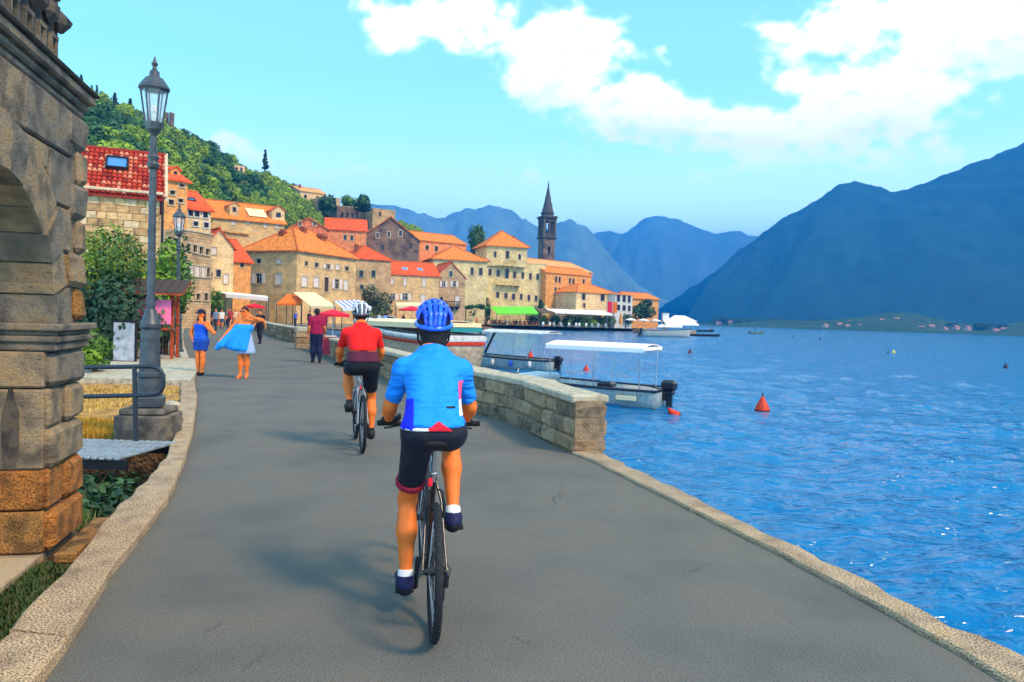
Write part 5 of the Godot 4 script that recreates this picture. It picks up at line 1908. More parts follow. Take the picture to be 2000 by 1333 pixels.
	var shore := [Vector3(3.6, 0, 1.5), Vector3(2.628, 0.000, -3.823), Vector3(2.316, 0.000, -4.991), Vector3(1.586, 0.000, -7.718), Vector3(1.195, 0.000, -9.252), Vector3(0.998, 0.000, -11.008), Vector3(0.388, 0.000, -13.075), Vector3(-0.364, 0.000, -14.949), Vector3(-2.231, 0.000, -19.914), Vector3(-4.286, 0.000, -25.318), Vector3(-6.677, 0.000, -30.589), Vector3(-9.660, -0.000, -37.747), Vector3(-12.737, 0.000, -46.352), Vector3(-15.583, 0.000, -52.135), Vector3(-21.184, 0.000, -66.122), Vector3(-26.569, 0.000, -79.913), Vector3(-24.5, 0, -95), Vector3(-21, 0, -122), Vector3(-15, 0, -150), Vector3(-13.5, 0, -176), Vector3(-0.092, -0.850, -187.310), Vector3(18.505, -0.850, -199.288), Vector3(35.985, -0.850, -206.568), Vector3(37, 0, -226), Vector3(46, 0, -262), Vector3(40, 0, -420)]
	var land: Array = shore.duplicate() + [Vector3(-420, 0, -420), Vector3(-420, 0, -9.3), Vector3(-4.3, 0, -9.3)]
	for i in range(8, 0, -1):
		land.append(kerb_out[i].lerp(kerb_in[mini(i, 9)], 0.4))
	land.append(Vector3(-1.4, 0, 1.5))
	structure("quay_ground", sheet(land, -0.03), M.ground)
	var qw := Shape.new()
	for i in shore.size() - 1:
		var a: Vector3 = shore[i] + Vector3(0, -0.03, 0)
		var b: Vector3 = shore[i + 1] + Vector3(0, -0.03, 0)
		qw.face([a, b, b + Vector3(0, -2.2, 0), a + Vector3(0, -2.2, 0)], (b - a).cross(Vector3.UP))
	structure("quay_wall", qw, M.quay)
	var lk := kerb_pieces("left_kerb", kerb_in, kerb_out, 0.07, 0.35, 5, 0.022, [M.kerb, M.kerb2, M.kerb3])
	kerb_pieces("left_kerb_beyond_lamp", far_in, far_out, 0.09, 0.3, 34, 0.01, [M.kerb, M.kerb2, M.capstone])
	kerb_pieces("quay_edge_kerb", rk_in, rk_out, 0.035, 0.4, 4, 0.03, [M.kerb, M.kerb2])
	# ground on the left: soil strip by the gate, gully under the footbridge, sandy forecourt
	structure("gate_floor", sheet([Vector3(-1.55, 0, 1.4), Vector3(-2.338, 0.000, -3.527), Vector3(-2.466, 0.000, -3.959), Vector3(-2.700, -0.000, -4.796), Vector3(-2.854, 0.000, -5.286), Vector3(-3.5, 0, -6.0), Vector3(-9, 0, -6.0), Vector3(-9, 0, 1.4)], -0.04), M.soil)
	for k in 3:
		for i in 3:
			var sl := Shape.new()
			sl.block(Vector3(-3.42 - 0.95 * i, -0.02, -4.55 + 0.95 * k), Vector3(0.93, 0.07, 0.93), 0.012, 0.004, rng, Basis(Vector3.UP, 0.236))
			var fl := obj("gate_paving_slab", sl, [M.flag, M.stone2, M.gate2][(k + i) % 3])
			fl.set_meta("kind", "structure")
	var gul := Shape.new()
	var gx := [Vector3(-3.2, 0, -5.9), Vector3(-4.3, 0, -9.3), Vector3(-9.5, 0, -9.3), Vector3(-9.5, 0, -6.0)]
	gul.face([gx[0] + Vector3(0.9, -0.95, 0), gx[1] + Vector3(0.6, -0.95, 0), gx[2] + Vector3(0, -0.95, 0), gx[3] + Vector3(0, -0.95, 0)], Vector3.UP)
	gul.face([Vector3(-3.1, -0.04, -6.0), Vector3(-9.5, -0.04, -6.0), Vector3(-9.5, -1, -6.0), Vector3(-3.1, -1, -6.0)], Vector3.FORWARD)
	gul.face([Vector3(-4.0, -0.04, -9.3), Vector3(-9.5, -0.04, -9.3), Vector3(-9.5, -1, -9.3), Vector3(-4.0, -1, -9.3)], Vector3.BACK)
	gul.face([Vector3(-9.5, -0.04, -6.0), Vector3(-9.5, -0.04, -9.3), Vector3(-9.5, -1, -9.3), Vector3(-9.5, -1, -6.0)], Vector3.RIGHT)
	structure("gully", gul, M.soil)
	structure("sandy_ground", sheet([Vector3(-4.5, 0, -9.35), Vector3(-4.798, 0.000, -11.029), Vector3(-6.364, 0.000, -14.744), Vector3(-8.079, -0.000, -18.643), Vector3(-14.5, 0, -16.4), Vector3(-14.5, 0, -9.35)], -0.02), M.sand)
	var plat := Shape.new()
	plat.slab([Vector3(-6.9, 0.10, -16.5), Vector3(-20, 0.10, -16.5), Vector3(-22, 0.10, -24), Vector3(-9.6, 0.10, -24)], 0.3)
	structure("kiosk_pavement", plat, M.capstone)
	sea()
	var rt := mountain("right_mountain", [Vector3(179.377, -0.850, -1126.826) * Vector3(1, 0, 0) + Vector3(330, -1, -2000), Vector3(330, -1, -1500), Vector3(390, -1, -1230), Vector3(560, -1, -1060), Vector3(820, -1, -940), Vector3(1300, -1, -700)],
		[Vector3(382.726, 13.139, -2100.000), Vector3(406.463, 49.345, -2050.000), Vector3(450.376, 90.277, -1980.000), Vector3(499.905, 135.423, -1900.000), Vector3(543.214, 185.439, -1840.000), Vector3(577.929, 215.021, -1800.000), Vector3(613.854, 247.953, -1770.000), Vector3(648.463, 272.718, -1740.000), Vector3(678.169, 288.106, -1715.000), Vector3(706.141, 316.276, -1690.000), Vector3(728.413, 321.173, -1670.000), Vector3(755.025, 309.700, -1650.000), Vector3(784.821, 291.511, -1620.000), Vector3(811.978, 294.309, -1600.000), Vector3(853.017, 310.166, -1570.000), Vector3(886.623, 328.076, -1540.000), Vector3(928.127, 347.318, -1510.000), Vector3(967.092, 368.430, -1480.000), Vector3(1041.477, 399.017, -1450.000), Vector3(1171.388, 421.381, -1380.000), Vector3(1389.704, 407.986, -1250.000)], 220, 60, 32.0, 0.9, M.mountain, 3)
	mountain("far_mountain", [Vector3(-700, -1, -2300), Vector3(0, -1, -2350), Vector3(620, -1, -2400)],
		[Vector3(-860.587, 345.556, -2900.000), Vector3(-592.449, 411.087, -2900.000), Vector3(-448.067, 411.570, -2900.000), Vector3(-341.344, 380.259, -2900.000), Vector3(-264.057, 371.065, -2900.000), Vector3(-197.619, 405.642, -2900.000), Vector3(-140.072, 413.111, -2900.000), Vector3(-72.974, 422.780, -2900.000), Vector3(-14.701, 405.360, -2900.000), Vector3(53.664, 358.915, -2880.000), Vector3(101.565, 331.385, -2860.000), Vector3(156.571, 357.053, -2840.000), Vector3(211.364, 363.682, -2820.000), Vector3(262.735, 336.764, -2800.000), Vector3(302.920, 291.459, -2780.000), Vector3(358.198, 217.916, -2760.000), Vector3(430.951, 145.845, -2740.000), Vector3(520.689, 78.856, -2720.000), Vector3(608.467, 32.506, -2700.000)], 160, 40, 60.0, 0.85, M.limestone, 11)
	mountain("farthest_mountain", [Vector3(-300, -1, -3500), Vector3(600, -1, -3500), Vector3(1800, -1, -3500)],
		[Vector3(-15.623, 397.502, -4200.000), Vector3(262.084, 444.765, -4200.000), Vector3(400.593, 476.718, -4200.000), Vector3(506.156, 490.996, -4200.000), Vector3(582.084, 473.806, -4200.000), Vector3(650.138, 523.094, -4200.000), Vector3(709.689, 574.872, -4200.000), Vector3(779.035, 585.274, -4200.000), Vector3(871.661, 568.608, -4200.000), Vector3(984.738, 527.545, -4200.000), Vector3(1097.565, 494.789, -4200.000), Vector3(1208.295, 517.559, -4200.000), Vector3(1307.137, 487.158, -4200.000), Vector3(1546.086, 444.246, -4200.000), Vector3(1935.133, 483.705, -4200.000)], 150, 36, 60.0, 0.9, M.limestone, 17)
	mountain("far_shore", [Vector3(236.696, 0.119, -1080.000) * Vector3(1, 0, 1) + Vector3(0, -1, 0), Vector3(329.148, 0.975, -990.000) * Vector3(1, 0, 1) + Vector3(0, -1, 0), Vector3(428.572, 0.413, -920.000) * Vector3(1, 0, 1) + Vector3(0, -1, 0), Vector3(559.341, -0.034, -840.000) * Vector3(1, 0, 1) + Vector3(0, -1, 0), Vector3(900, -1, -600)],
		[Vector3(247.600, 1.553, -1130.000), Vector3(292.329, 2.362, -1100.000), Vector3(337.998, 8.265, -1060.000), Vector3(369.547, 9.998, -1030.000), Vector3(402.767, 9.703, -1010.000), Vector3(447.310, 15.736, -990.000), Vector3(481.632, 23.286, -980.000), Vector3(509.045, 22.744, -970.000), Vector3(536.886, 14.602, -950.000), Vector3(569.261, 8.204, -930.000), Vector3(605.139, 16.177, -910.000), Vector3(657.472, 22.530, -860.000), Vector3(960, 20, -640)], 140, 18, 7.0, 0.8, M.farland, 23)

	var st := SurfaceTool.new()
	st.begin(Mesh.PRIMITIVE_TRIANGLES)
	var hc := 110
	var hr := 44
	for j in hr + 1:
		for i in hc + 1:
			st.add_vertex(hill_point(i / float(hc) * (HILL.size() - 1.001), -0.1 + 1.5 * j / hr))
	for j in hr:
		for i in hc:
			var q := j * (hc + 1) + i
			for k in [q, q + hc + 1, q + 1, q + 1, q + hc + 1, q + hc + 2]:
				st.add_index(k)
	st.generate_normals()
	structure("wooded_hill", st.commit(), M.hill)

	# ------------------------------------------------ the hillside wood
	var crown := Shape.new()
	leaves(crown, Vector3(0, 0.55, 0), Vector3(1.0, 0.8, 1.0), 1500, 0.1, [Color(0.62, 0.62, 0.5), Color(0.8, 0.8, 0.62), Color(1, 1, 0.8)], 9)
	var crown_mesh := crown.mesh()
	for kind in 2:
		var mm := MultiMesh.new()
		mm.transform_format = MultiMesh.TRANSFORM_3D
		mm.use_colors = true
		mm.mesh = crown_mesh
		var list := []
		var tries := 0
		while list.size() < (1500 if kind == 0 else 640) and tries < 20000:
			tries += 1
			var a := rng.randf_range(0.6, HILL.size() - 2.2)
			var t := rng.randf_range(0.02, 1.03)
			var q := hill_point(a, t)
			var patch := hill_noise.get_noise_2d(q.x * 0.05, q.z * 0.05)
			if (patch > 0.05) == (kind == 0) and rng.randf() < 0.85:
				continue
			var s := rng.randf_range(1.5, 3.5)
			list.append(Transform3D(Basis(Vector3.UP, rng.randf() * TAU).scaled(Vector3(s, s * rng.randf_range(0.8, 1.15), s)), q - Vector3(0, 0.5, 0)))
		mm.instance_count = list.size()
		for i in list.size():
			mm.set_instance_transform(i, list[i])
			var b := rng.randf_range(0.7, 1.3)
			mm.set_instance_color(i, Color(0.27 * b, 0.41 * b, 0.028 * b) if kind == 0 else Color(0.06 * b, 0.18 * b, 0.05 * b))
		var o := MultiMeshInstance3D.new()
		o.multimesh = mm
		o.material_override = M.leaf
		o.name = "hillside_wood" if kind == 0 else "dark_hillside_wood"
		add_child(o)
		o.set_meta("kind", "stuff")
		tag(o, ["bright green broadleaf wood covering the hill above the town", "darker green trees in patches over the hillside"][kind], "trees")
	cypress("tall dark cypress standing alone on the hill crest", Vector3(-85.576, 49.439, -262.000), 6.8, 1.6)
	cypress("tallest of the dark conifers at the top left of the hill", Vector3(-108.767, 53.469, -192.000), 5.2, 1.3)
	cypress("slim conifer second from left on the hill top", Vector3(-107.193, 53.072, -194.000), 3.6, 0.9)
	cypress("slim conifer third from left on the hill top", Vector3(-105.905, 52.729, -194.000), 4.2, 0.9)
	cypress("dark conifer left of the street lamp's lantern on the crest", Vector3(-104.523, 52.479, -200.000), 4.2, 1.4)
	cypress("dark conifer half hidden by the street lamp's lantern", Vector3(-102.550, 52.546, -204.000), 4.0, 1.4)
	var dk := [Color(0.025, 0.07, 0.04), Color(0.04, 0.1, 0.04), Color(0.055, 0.13, 0.05)]
	var mid := [Color(0.05, 0.13, 0.03), Color(0.08, 0.2, 0.03), Color(0.14, 0.27, 0.03)]
	var lime := [Color(0.17, 0.3, 0.02), Color(0.26, 0.38, 0.03), Color(0.1, 0.2, 0.03)]
	tree("round_tree", "big dark round tree left of the grey ruined hall on the hill", Vector3(-51.991, 27.089, -214.000), 7.4, 3.2, 1500, 0.42, dk, 9, "", 0.1)
	tree("round_tree", "dark tree right of the grey ruined hall on the hill", Vector3(-42.702, 28.448, -218.000), 7.0, 2.9, 1400, 0.42, dk, 9, "", 0.1)
	tree("round_tree", "bright green tree behind the grey ruined hall on the hill", Vector3(-49.800, 31.880, -232.000), 5.4, 3.4, 1000, 0.42, mid, 8, "", 0.1)
	tree("spreading_tree", "flat topped green tree showing over the palace roof", Vector3(-10.306, 4.492, -215.000) * Vector3(1, 0, 1), 28.299, 3.6, 1500, 0.4, mid, 9, "", 0.62)
	tree("fig_tree", "dark leafy trees in front of the last waterfront house", Vector3(33.530, 1.873, -196.000), 6.0, 3.4, 1500, 0.38, dk, 9, "", 0.05)
	# ruined wall along the crest
	var fort := thing("fortress_wall", "ruined grey fortress wall with a broken tower on the hill crest", "wall", Vector3(-96.613, 51.433, -214.000) * Vector3(1, 0, 1))
	var fo := -fort.position
	var fw := Shape.new()
	var line := [Vector3(-101.176, 53.265, -214.000), Vector3(-97.523, 52.324, -216.000), Vector3(-96.089, 51.191, -220.000), Vector3(-94.547, 49.994, -228.000)]
	for i in line.size() - 1:
		var a: Vector3 = line[i] + fo
		var b: Vector3 = line[i + 1] + fo
		fw.slab([a, b, b + Vector3(0, 0, -1.5), a + Vector3(0, 0, -1.5)], 6.0)
	obj("wall", fw, M.wall_dark, fort)
	for u in [Vector3(-98.275, 56.006, -215.000), Vector3(-96.711, 56.052, -215.000)]:
		var tw := Shape.new()
		tw.block(u + fo + Vector3(0, -2.5, -0.6), Vector3(0.9, 5.0, 1.2), 0.12, 0.2, rng)
		obj("broken_tower", tw, M.wall_dark, fort)
	# far shore: small houses under the mountain and a band of trees
	var fh := thing("far_house", "tiny pale house on the opposite shore, leftmost of all", "house", Vector3.ZERO, 0.0, "houses on the opposite shore")
	var fs := Shape.new()
	fs.box(Vector3(0, 2.0, 0), Vector3(6.4, 6, 6))
	obj("wall", fs, mat(C(206, 178, 160), 0.95), fh)
	var fr := Shape.new()
	for e in [-1, 1]:
		fr.slab([Vector3(-3.6, 4.7, e * 3.4), Vector3(3.6, 4.7, e * 3.4), Vector3(3.6, 6.8, 0), Vector3(-3.6, 6.8, 0)], 0.3)
	obj("roof", fr, mat(C(186, 130, 110), 0.95), fh)
	var fspots := [Vector3(291.178, 3.884, -1085.000), Vector3(304.225, 5.079, -1070.000), Vector3(390.712, 4.423, -960.000), Vector3(410.681, 6.262, -965.000), Vector3(413.893, 3.946, -950.000), Vector3(426.904, 9.295, -970.000), Vector3(427.415, 5.035, -945.000), Vector3(446.842, 8.667, -960.000), Vector3(445.179, 5.618, -940.000), Vector3(473.873, 4.780, -925.000), Vector3(490.772, 8.866, -940.000), Vector3(487.051, 4.686, -915.000), Vector3(501.876, 6.907, -920.000), Vector3(508.894, 4.262, -905.000), Vector3(525.552, 6.512, -910.000), Vector3(535.946, 6.281, -905.000), Vector3(479.841, 14.774, -960.000), Vector3(504.147, 14.865, -960.000), Vector3(512.950, 11.984, -950.000), Vector3(553.555, 3.020, -880.000), Vector3(566.600, 5.685, -885.000), Vector3(569.659, 3.007, -875.000), Vector3(581.028, 5.018, -880.000), Vector3(460.237, 12.920, -955.000)]
	fspots.sort_custom(func(a, b): return a.x / -a.z < b.x / -b.z)
	for i in fspots.size():
		var q: Vector3 = fspots[i]
		q.y = maxf(q.y - 4.5, -0.5)
		var o := fh if i == 0 else copy(fh, q, rng.randf_range(-0.6, 0.9), "tiny pale house on the opposite shore, %s from the left" % NTH[i], "houses on the opposite shore")
		o.position = q
	var mm2 := MultiMesh.new()
	mm2.transform_format = MultiMesh.TRANSFORM_3D
	mm2.use_colors = true
	mm2.mesh = crown_mesh
	mm2.instance_count = 520
	for i in 520:
		var u := rng.randf()
		var dd := lerpf(1085.0, 860.0, u) + rng.randf_range(-5, 75)
		var sl := lerpf(0.262, 0.70, u)
		var s := rng.randf_range(3.0, 6.5)
		mm2.set_instance_transform(i, Transform3D(Basis(Vector3.UP, rng.randf() * TAU).scaled(Vector3(s * 1.3, s, s)), Vector3(sl * dd, rng.randf_range(-1.5, 6.0), -dd)))
		var b := rng.randf_range(0.7, 1.3)
		mm2.set_instance_color(i, Color(0.08 * b, 0.15 * b, 0.03 * b))
	var o2 := MultiMeshInstance3D.new()
	o2.multimesh = mm2
	o2.material_override = M.leaf
	o2.name = "far_shore_wood"
	add_child(o2)
	o2.set_meta("kind", "stuff")
	tag(o2, "low green trees along the opposite shore", "trees")

	# ------------------------------------------------ the town
	var h: Node3D
	h = house("stone_house", "pale stone house with a bright orange hipped roof standing behind the cream awning", Vector3(-39.619, 0.000, -112.000), -0.4143, 9.94, 14.0, 10.29, "hip", 3.90, 0.45, M.wallA, M.roof_orange, M.trim, [[2.66, 8.50, 0.85, 0.59, "dark"], [6.30, 8.42, 0.83, 0.58, "shut"], [2.63, 5.59, 1.04, 1.40, "open"], [6.23, 5.48, 1.10, 1.53, "shut"]], [], [[1.71, 8.29, 0.67, 0.59, "dark"], [3.94, 8.20, 0.82, 0.67, "dark"], [6.49, 8.16, 0.97, 0.69, "open"], [8.84, 8.25, 1.01, 0.70, "shut"], [11.21, 8.22, 0.92, 0.63, "dark"], [1.07, 5.35, 1.23, 1.31, "shut"], [3.74, 5.40, 1.17, 1.34, "shut"], [6.23, 4.76, 0.97, 2.13, "door"], [8.68, 5.34, 1.01, 1.40, "open"], [10.98, 5.29, 1.05, 1.42, "shut"]], "houses of the old waterfront town")
	chimney(h, Vector3(4.6, 11.6, -3.2), 1.6, 0.8)
	chimney(h, Vector3(5.6, 13.0, -6.5), 1.0, 0.8)
	chimney(h, Vector3(6.6, 12.2, -9.5), 1.0, 1.2)
	h = house("townhouse", "small orange house with red roof above the far street lamp, below the wood", Vector3(-32.271, 3.000, -70.000), 0.9083, 2.54, 7.0, 10.54, "gx", 1.60, 0.30, M.plaster_orange, M.roof_red, M.trim, [[0.84, 9.06, 0.50, 0.38, "dark"], [1.71, 9.90, 0.50, 0.29, "dark"], [0.73, 8.12, 0.50, 0.47, "dark"], [1.63, 8.45, 0.50, 0.33, "dark"]], [], [], "houses of the old waterfront town")
	dormer(h, Vector3(2.0, 10.54 + 0.3, -1.2), 0.9, 0.8, 1.6, M.plaster_orange, M.roof_red)
	h = house("townhouse", "cream house with three dark windows in a row under a steep red roof", Vector3(-33.580, 1.000, -78.000), 0.7973, 2.80, 8.0, 10.93, "gx", 2.20, 0.30, M.plaster_cream, M.roof_red, M.boatwhite, [[0.42, 10.07, 0.50, 0.63, "dark"], [1.07, 10.07, 0.50, 0.63, "dark"], [1.95, 10.06, 0.50, 0.64, "dark"], [2.05, 9.05, 0.50, 0.53, "dark"], [0.96, 9.11, 0.50, 0.47, "dark"]], [], [], "houses of the old waterfront town")
	skylight(h, Vector3(1.5, 10.93 + 1.05, -1.9), 0.7, 0.5, 0.5, M.skyglass, M.darkmetal)
	h = house("stone_house", "old grey stone house with tall shallow bays facing the street, left of the gabled house", Vector3(-27.155, 0.000, -62.000), 1.2827, 4.17, 7.0, 8.00, "flat", 0.00, 0.00, M.wallB, M.trim, M.trim, [[0.99, 6.47, 0.50, 0.50, "dark"], [1.78, 6.33, 0.50, 0.60, "dark"], [2.54, 6.27, 0.50, 0.60, "dark"], [3.34, 6.25, 0.50, 0.52, "dark"], [1.40, 4.40, 0.50, 0.85, "shut"], [2.14, 4.36, 0.50, 0.86, "shut"], [2.93, 4.36, 0.50, 0.87, "shut"], [3.42, 4.40, 0.50, 0.79, "dark"], [1.15, 2.41, 0.50, 0.59, "door"], [2.26, 2.40, 0.51, 0.52, "dark"], [3.28, 2.39, 0.50, 0.61, "door"]], [], [], "houses of the old waterfront town")
	h = house("townhouse", "cream gabled house with closed pale shutters, left of the large stone house", Vector3(-33.914, 0.000, -84.000), 0.6732, 3.21, 9.0, 8.67, "gz", 1.90, 0.25, M.plaster_cream, M.roof_red, M.trim, [[0.80, 7.72, 0.50, 0.73, "shut"], [1.34, 5.25, 0.50, 0.79, "dark"], [2.18, 4.56, 0.50, 1.03, "shut"], [0.44, 5.03, 0.50, 0.68, "dark"]], [], [], "houses of the old waterfront town")
	h = house("townhouse", "narrow house with a low red roof tucked between gabled house and large stone house", Vector3(-36.428, 0.000, -95.000), 0.8041, 4.17, 9.0, 7.89, "gx", 2.90, 0.30, M.plaster_orange, M.roof_red, M.trim, [[2.70, 7.07, 0.50, 0.58, "dark"]], [], [], "houses of the old waterfront town")
	h = house("long_house", "long stone house with an orange roof and a pale roof panel below the wood", Vector3(-51.043, 8.000, -126.000), 0.6330, 13.52, 10.0, 9.02, "gx", 3.20, 0.40, M.wallA, M.roof_orange, M.trim, [[4.48, 7.85, 0.59, 0.60, "shut"], [9.90, 7.91, 0.53, 0.88, "shut"], [11.93, 7.99, 0.54, 0.80, "shut"], [6.96, 8.18, 0.51, 0.61, "shut"]], [], [], "houses of the old waterfront town")
	dormer(h, Vector3(5.1, 9.02 + 0.7, -0.6), 1.6, 1.5, 2.5, M.wallA, M.roof_orange)
	dormer(h, Vector3(12.6, 9.02 + 0.5, -0.6), 2.2, 1.6, 2.5, M.plaster_cream, M.roof_red)
	roof_panel(h, Vector3(9.2, 9.02 + 1.35, -2.0), 3.2, 2.9, 0.57)
	h = house("long_house", "long salmon pink house with a low gable on the rise behind the stone house", Vector3(-43.888, 8.000, -150.000), 0.2827, 7.17, 10.0, 10.17, "gz", 2.00, 0.30, M.plaster_pink, M.roof_orange, M.plaster_pink, [], [], [], "houses of the old waterfront town")
	gable_window(h, Vector3(1.91, 10.98, 0.0), 0.50, 0.90)
	gable_window(h, Vector3(4.62, 11.15, 0.0), 0.50, 0.91)
	h = house("townhouse", "salmon house with two dark windows and a red roof, right of the long pink house", Vector3(-38.877, 8.000, -158.000), 0.2448, 8.25, 9.0, 10.95, "gx", 2.60, 0.30, M.plaster_salmon, M.roof_red, M.trim, [[3.63, 8.76, 0.62, 1.06, "dark"], [4.97, 8.72, 0.62, 1.06, "dark"]], [], [], "houses of the old waterfront town")
	h = house("gabled_warehouse", "big dark stone gable building with an orange roof above the waterfront houses", Vector3(-32.906, 4.000, -164.000), 0.3210, 12.68, 30.0, 14.10, "gz", 4.60, 0.40, M.wall_dark, M.roof_orange, M.wall_dark, [[10.54, 12.21, 0.56, 1.12, "dark"], [4.46, 11.48, 0.55, 0.99, "dark"]], [], [], "houses of the old waterfront town")
	gable_window(h, Vector3(3.57, 14.54, 0.0), 0.55, 1.10)
	gable_window(h, Vector3(5.98, 14.91, 0.0), 0.55, 1.11)
	gable_window(h, Vector3(8.51, 15.29, 0.0), 0.67, 1.22)
	dormer(h, Vector3(10.6, 14.10 + 0.9, -12.0), 3.6, 2.0, 4.0, M.plaster_salmon, M.roof_orange)
	h = house("townhouse", "pink side house with an orange roof right of the dark stone gable", Vector3(-21.853, 4.000, -176.000), 0.6627, 13.00, 12.0, 15.00, "gx", 2.40, 0.30, M.plaster_salmon, M.roof_orange, M.trim, [[1.69, 12.77, 0.82, 1.06, "dark"], [4.18, 12.67, 0.84, 1.19, "dark"], [8.14, 12.80, 0.86, 1.09, "dark"]], [], [], "houses of the old waterfront town")
	h = house("stone_house", "dark stone house with green framed windows behind the olive bushes", Vector3(-28.044, 0.000, -134.000), 0.5918, 7.17, 9.0, 11.32, "hip", 2.60, 0.30, M.wallB, M.roof_red, M.greentrim, [[1.16, 8.11, 0.67, 1.08, "dark"], [3.46, 8.24, 0.68, 1.09, "dark"], [3.47, 6.07, 0.58, 0.73, "dark"], [1.36, 5.97, 0.57, 0.72, "dark"]], [], [], "houses of the old waterfront town")
	chimney(h, Vector3(1.8, 11.32 + 1.4, -3.0), 0.9, 0.6)
	h = house("stone_house", "stone house with a vivid red orange roof and white framed windows behind the tan canopy", Vector3(-23.039, 0.000, -142.000), 0.4238, 9.73, 8.0, 9.27, "gx", 2.50, 0.25, M.wallA, M.roof_red, M.trim, [[0.38, 7.22, 0.50, 1.14, "shut"], [2.77, 7.10, 0.59, 1.43, "shut"], [6.44, 7.16, 0.60, 1.45, "shut"], [0.26, 4.39, 0.87, 1.14, "open"], [2.69, 4.48, 0.89, 1.15, "open"], [6.22, 4.22, 0.80, 1.35, "shut"]], [], [], "houses of the old waterfront town")
	skylight(h, Vector3(3.4, 9.27 + 1.05, -1.6), 0.9, 0.7, 0.55, M.skyglass, M.boatwhite)
	skylight(h, Vector3(6.4, 9.27 + 1.05, -1.6), 0.9, 0.7, 0.55, M.skyglass, M.boatwhite)
	h = house("stone_house", "narrow gabled stone house with a dark balcony, left of the palace", Vector3(-14.840, 0.000, -147.000), 0.3519, 5.80, 10.0, 9.22, "gz", 2.90, 0.20, M.wallB, M.roof_red, M.trim, [[1.15, 7.28, 0.61, 1.08, "open"], [3.28, 7.37, 0.61, 1.09, "open"], [0.84, 3.79, 0.61, 1.57, "door"], [3.94, 3.80, 0.72, 1.78, "shut"]], [], [], "houses of the old waterfront town")
	balcony(h, Vector3(2.7, 3.6, 0), 4.0, 1.0, 0.9, M.darkmetal, 12)
	gable_window(h, Vector3(2.85, 9.22 + 0.6, 0.0), 0.6, 1.1)
	h = house("palace_wing", "red roofed stone wing between the gabled house and the palace", Vector3(-17.736, 0.000, -168.000), 0.3296, 12.36, 12.0, 14.19, "hip", 3.40, 0.50, M.wallC, M.roof_orange, M.trim, [[8.53, 11.03, 0.71, 1.59, "dark"], [10.49, 11.01, 0.83, 1.60, "dark"]], [], [], "houses of the old waterfront town")
	h = house("palace", "tall pale stone palace with arched upper window, two balconies and an orange hipped roof", Vector3(-11.097, 0.000, -180.000), 0.4009, 20.50, 10.0, 14.96, "flat", 0.00, 0.00, M.wallC, M.trim, M.trim, [[1.03, 11.68, 0.64, 1.44, "dark"], [3.14, 11.61, 0.77, 1.57, "dark"], [5.47, 11.60, 0.78, 1.58, "dark"], [7.56, 11.46, 0.79, 1.59, "dark"], [9.74, 11.14, 0.93, 2.21, "dark"], [11.80, 11.30, 0.80, 1.60, "dark"], [14.01, 11.34, 0.67, 1.48, "dark"], [16.05, 11.19, 0.68, 1.49, "dark"], [17.96, 11.16, 0.68, 1.50, "dark"], [3.05, 6.25, 1.03, 1.69, "dark"], [7.59, 6.47, 0.79, 1.34, "dark"], [9.71, 6.31, 0.79, 1.35, "dark"], [11.71, 6.14, 0.80, 1.35, "dark"], [13.78, 6.21, 0.67, 1.36, "dark"], [15.82, 6.04, 0.68, 1.37, "dark"], [17.73, 5.99, 0.68, 1.37, "dark"], [0.62, 6.44, 0.51, 1.08, "dark"]], [], [], "houses of the old waterfront town")
	balcony(h, Vector3(10.54, 9.66, 0), 6.3, 1.3, 1.1, M.wallC, 12)
	h = house("palace_upper_storey", "raised top storey of the pale palace with an arched window and small balcony", Vector3(-6.586, 13.900, -181.500), 0.3037, 10.03, 11.0, 4.80, "hip", 4.20, 0.60, M.wallC, M.roof_orange, M.trim, [[1.76, 2.08, 0.63, 1.34, "dark"], [4.67, 1.87, 0.89, 1.83, "dark"], [7.87, 1.85, 0.64, 1.23, "dark"]], [], [], "houses of the old waterfront town")
	balcony(h, Vector3(5.0, 0.35, 0), 4.0, 1.2, 1.0, M.wallC, 8)
	chimney(h, Vector3(7.5, 4.80 + 1.6, -3.0), 0.8, 0.6)
	h = house("church_hall", "long building with a pale orange roof just below the bell tower", Vector3(3.335, 0.000, -196.000), 0.7791, 25.62, 16.0, 15.05, "gx", 2.90, 0.40, M.plaster_orange, M.roof_pale, M.trim, [], [], [], "houses of the old waterfront town")
	h = house("orange_house", "orange plastered house with paired dark windows right of the palace", Vector3(7.782, 0.000, -186.000), 0.6995, 15.53, 7.0, 13.14, "gx", 1.60, 0.30, M.plaster_orange, M.roof_orange, M.trim, [[2.96, 10.72, 0.69, 1.50, "dark"], [4.16, 10.66, 0.69, 1.51, "dark"], [7.67, 10.65, 0.71, 1.40, "dark"], [8.91, 10.59, 0.71, 1.41, "dark"], [12.52, 10.97, 0.73, 1.04, "dark"], [2.90, 7.90, 0.69, 1.63, "dark"], [4.11, 7.83, 0.69, 1.64, "dark"], [7.62, 7.60, 0.71, 1.66, "dark"], [9.04, 7.53, 0.71, 1.66, "dark"]], [], [], "houses of the old waterfront town")
	h = house("low_house", "low cream house with a wide orange roof beside the glazed veranda", Vector3(14.907, 0.000, -182.000), 0.6504, 13.21, 9.0, 8.40, "hip", 2.20, 0.35, M.plaster_cream, M.roof_orange, M.trim, [[1.77, 6.55, 1.15, 1.47, "dark"], [7.89, 6.54, 1.37, 1.62, "dark"], [2.19, 4.67, 0.83, 1.10, "door"]], [], [], "houses of the old waterfront town")
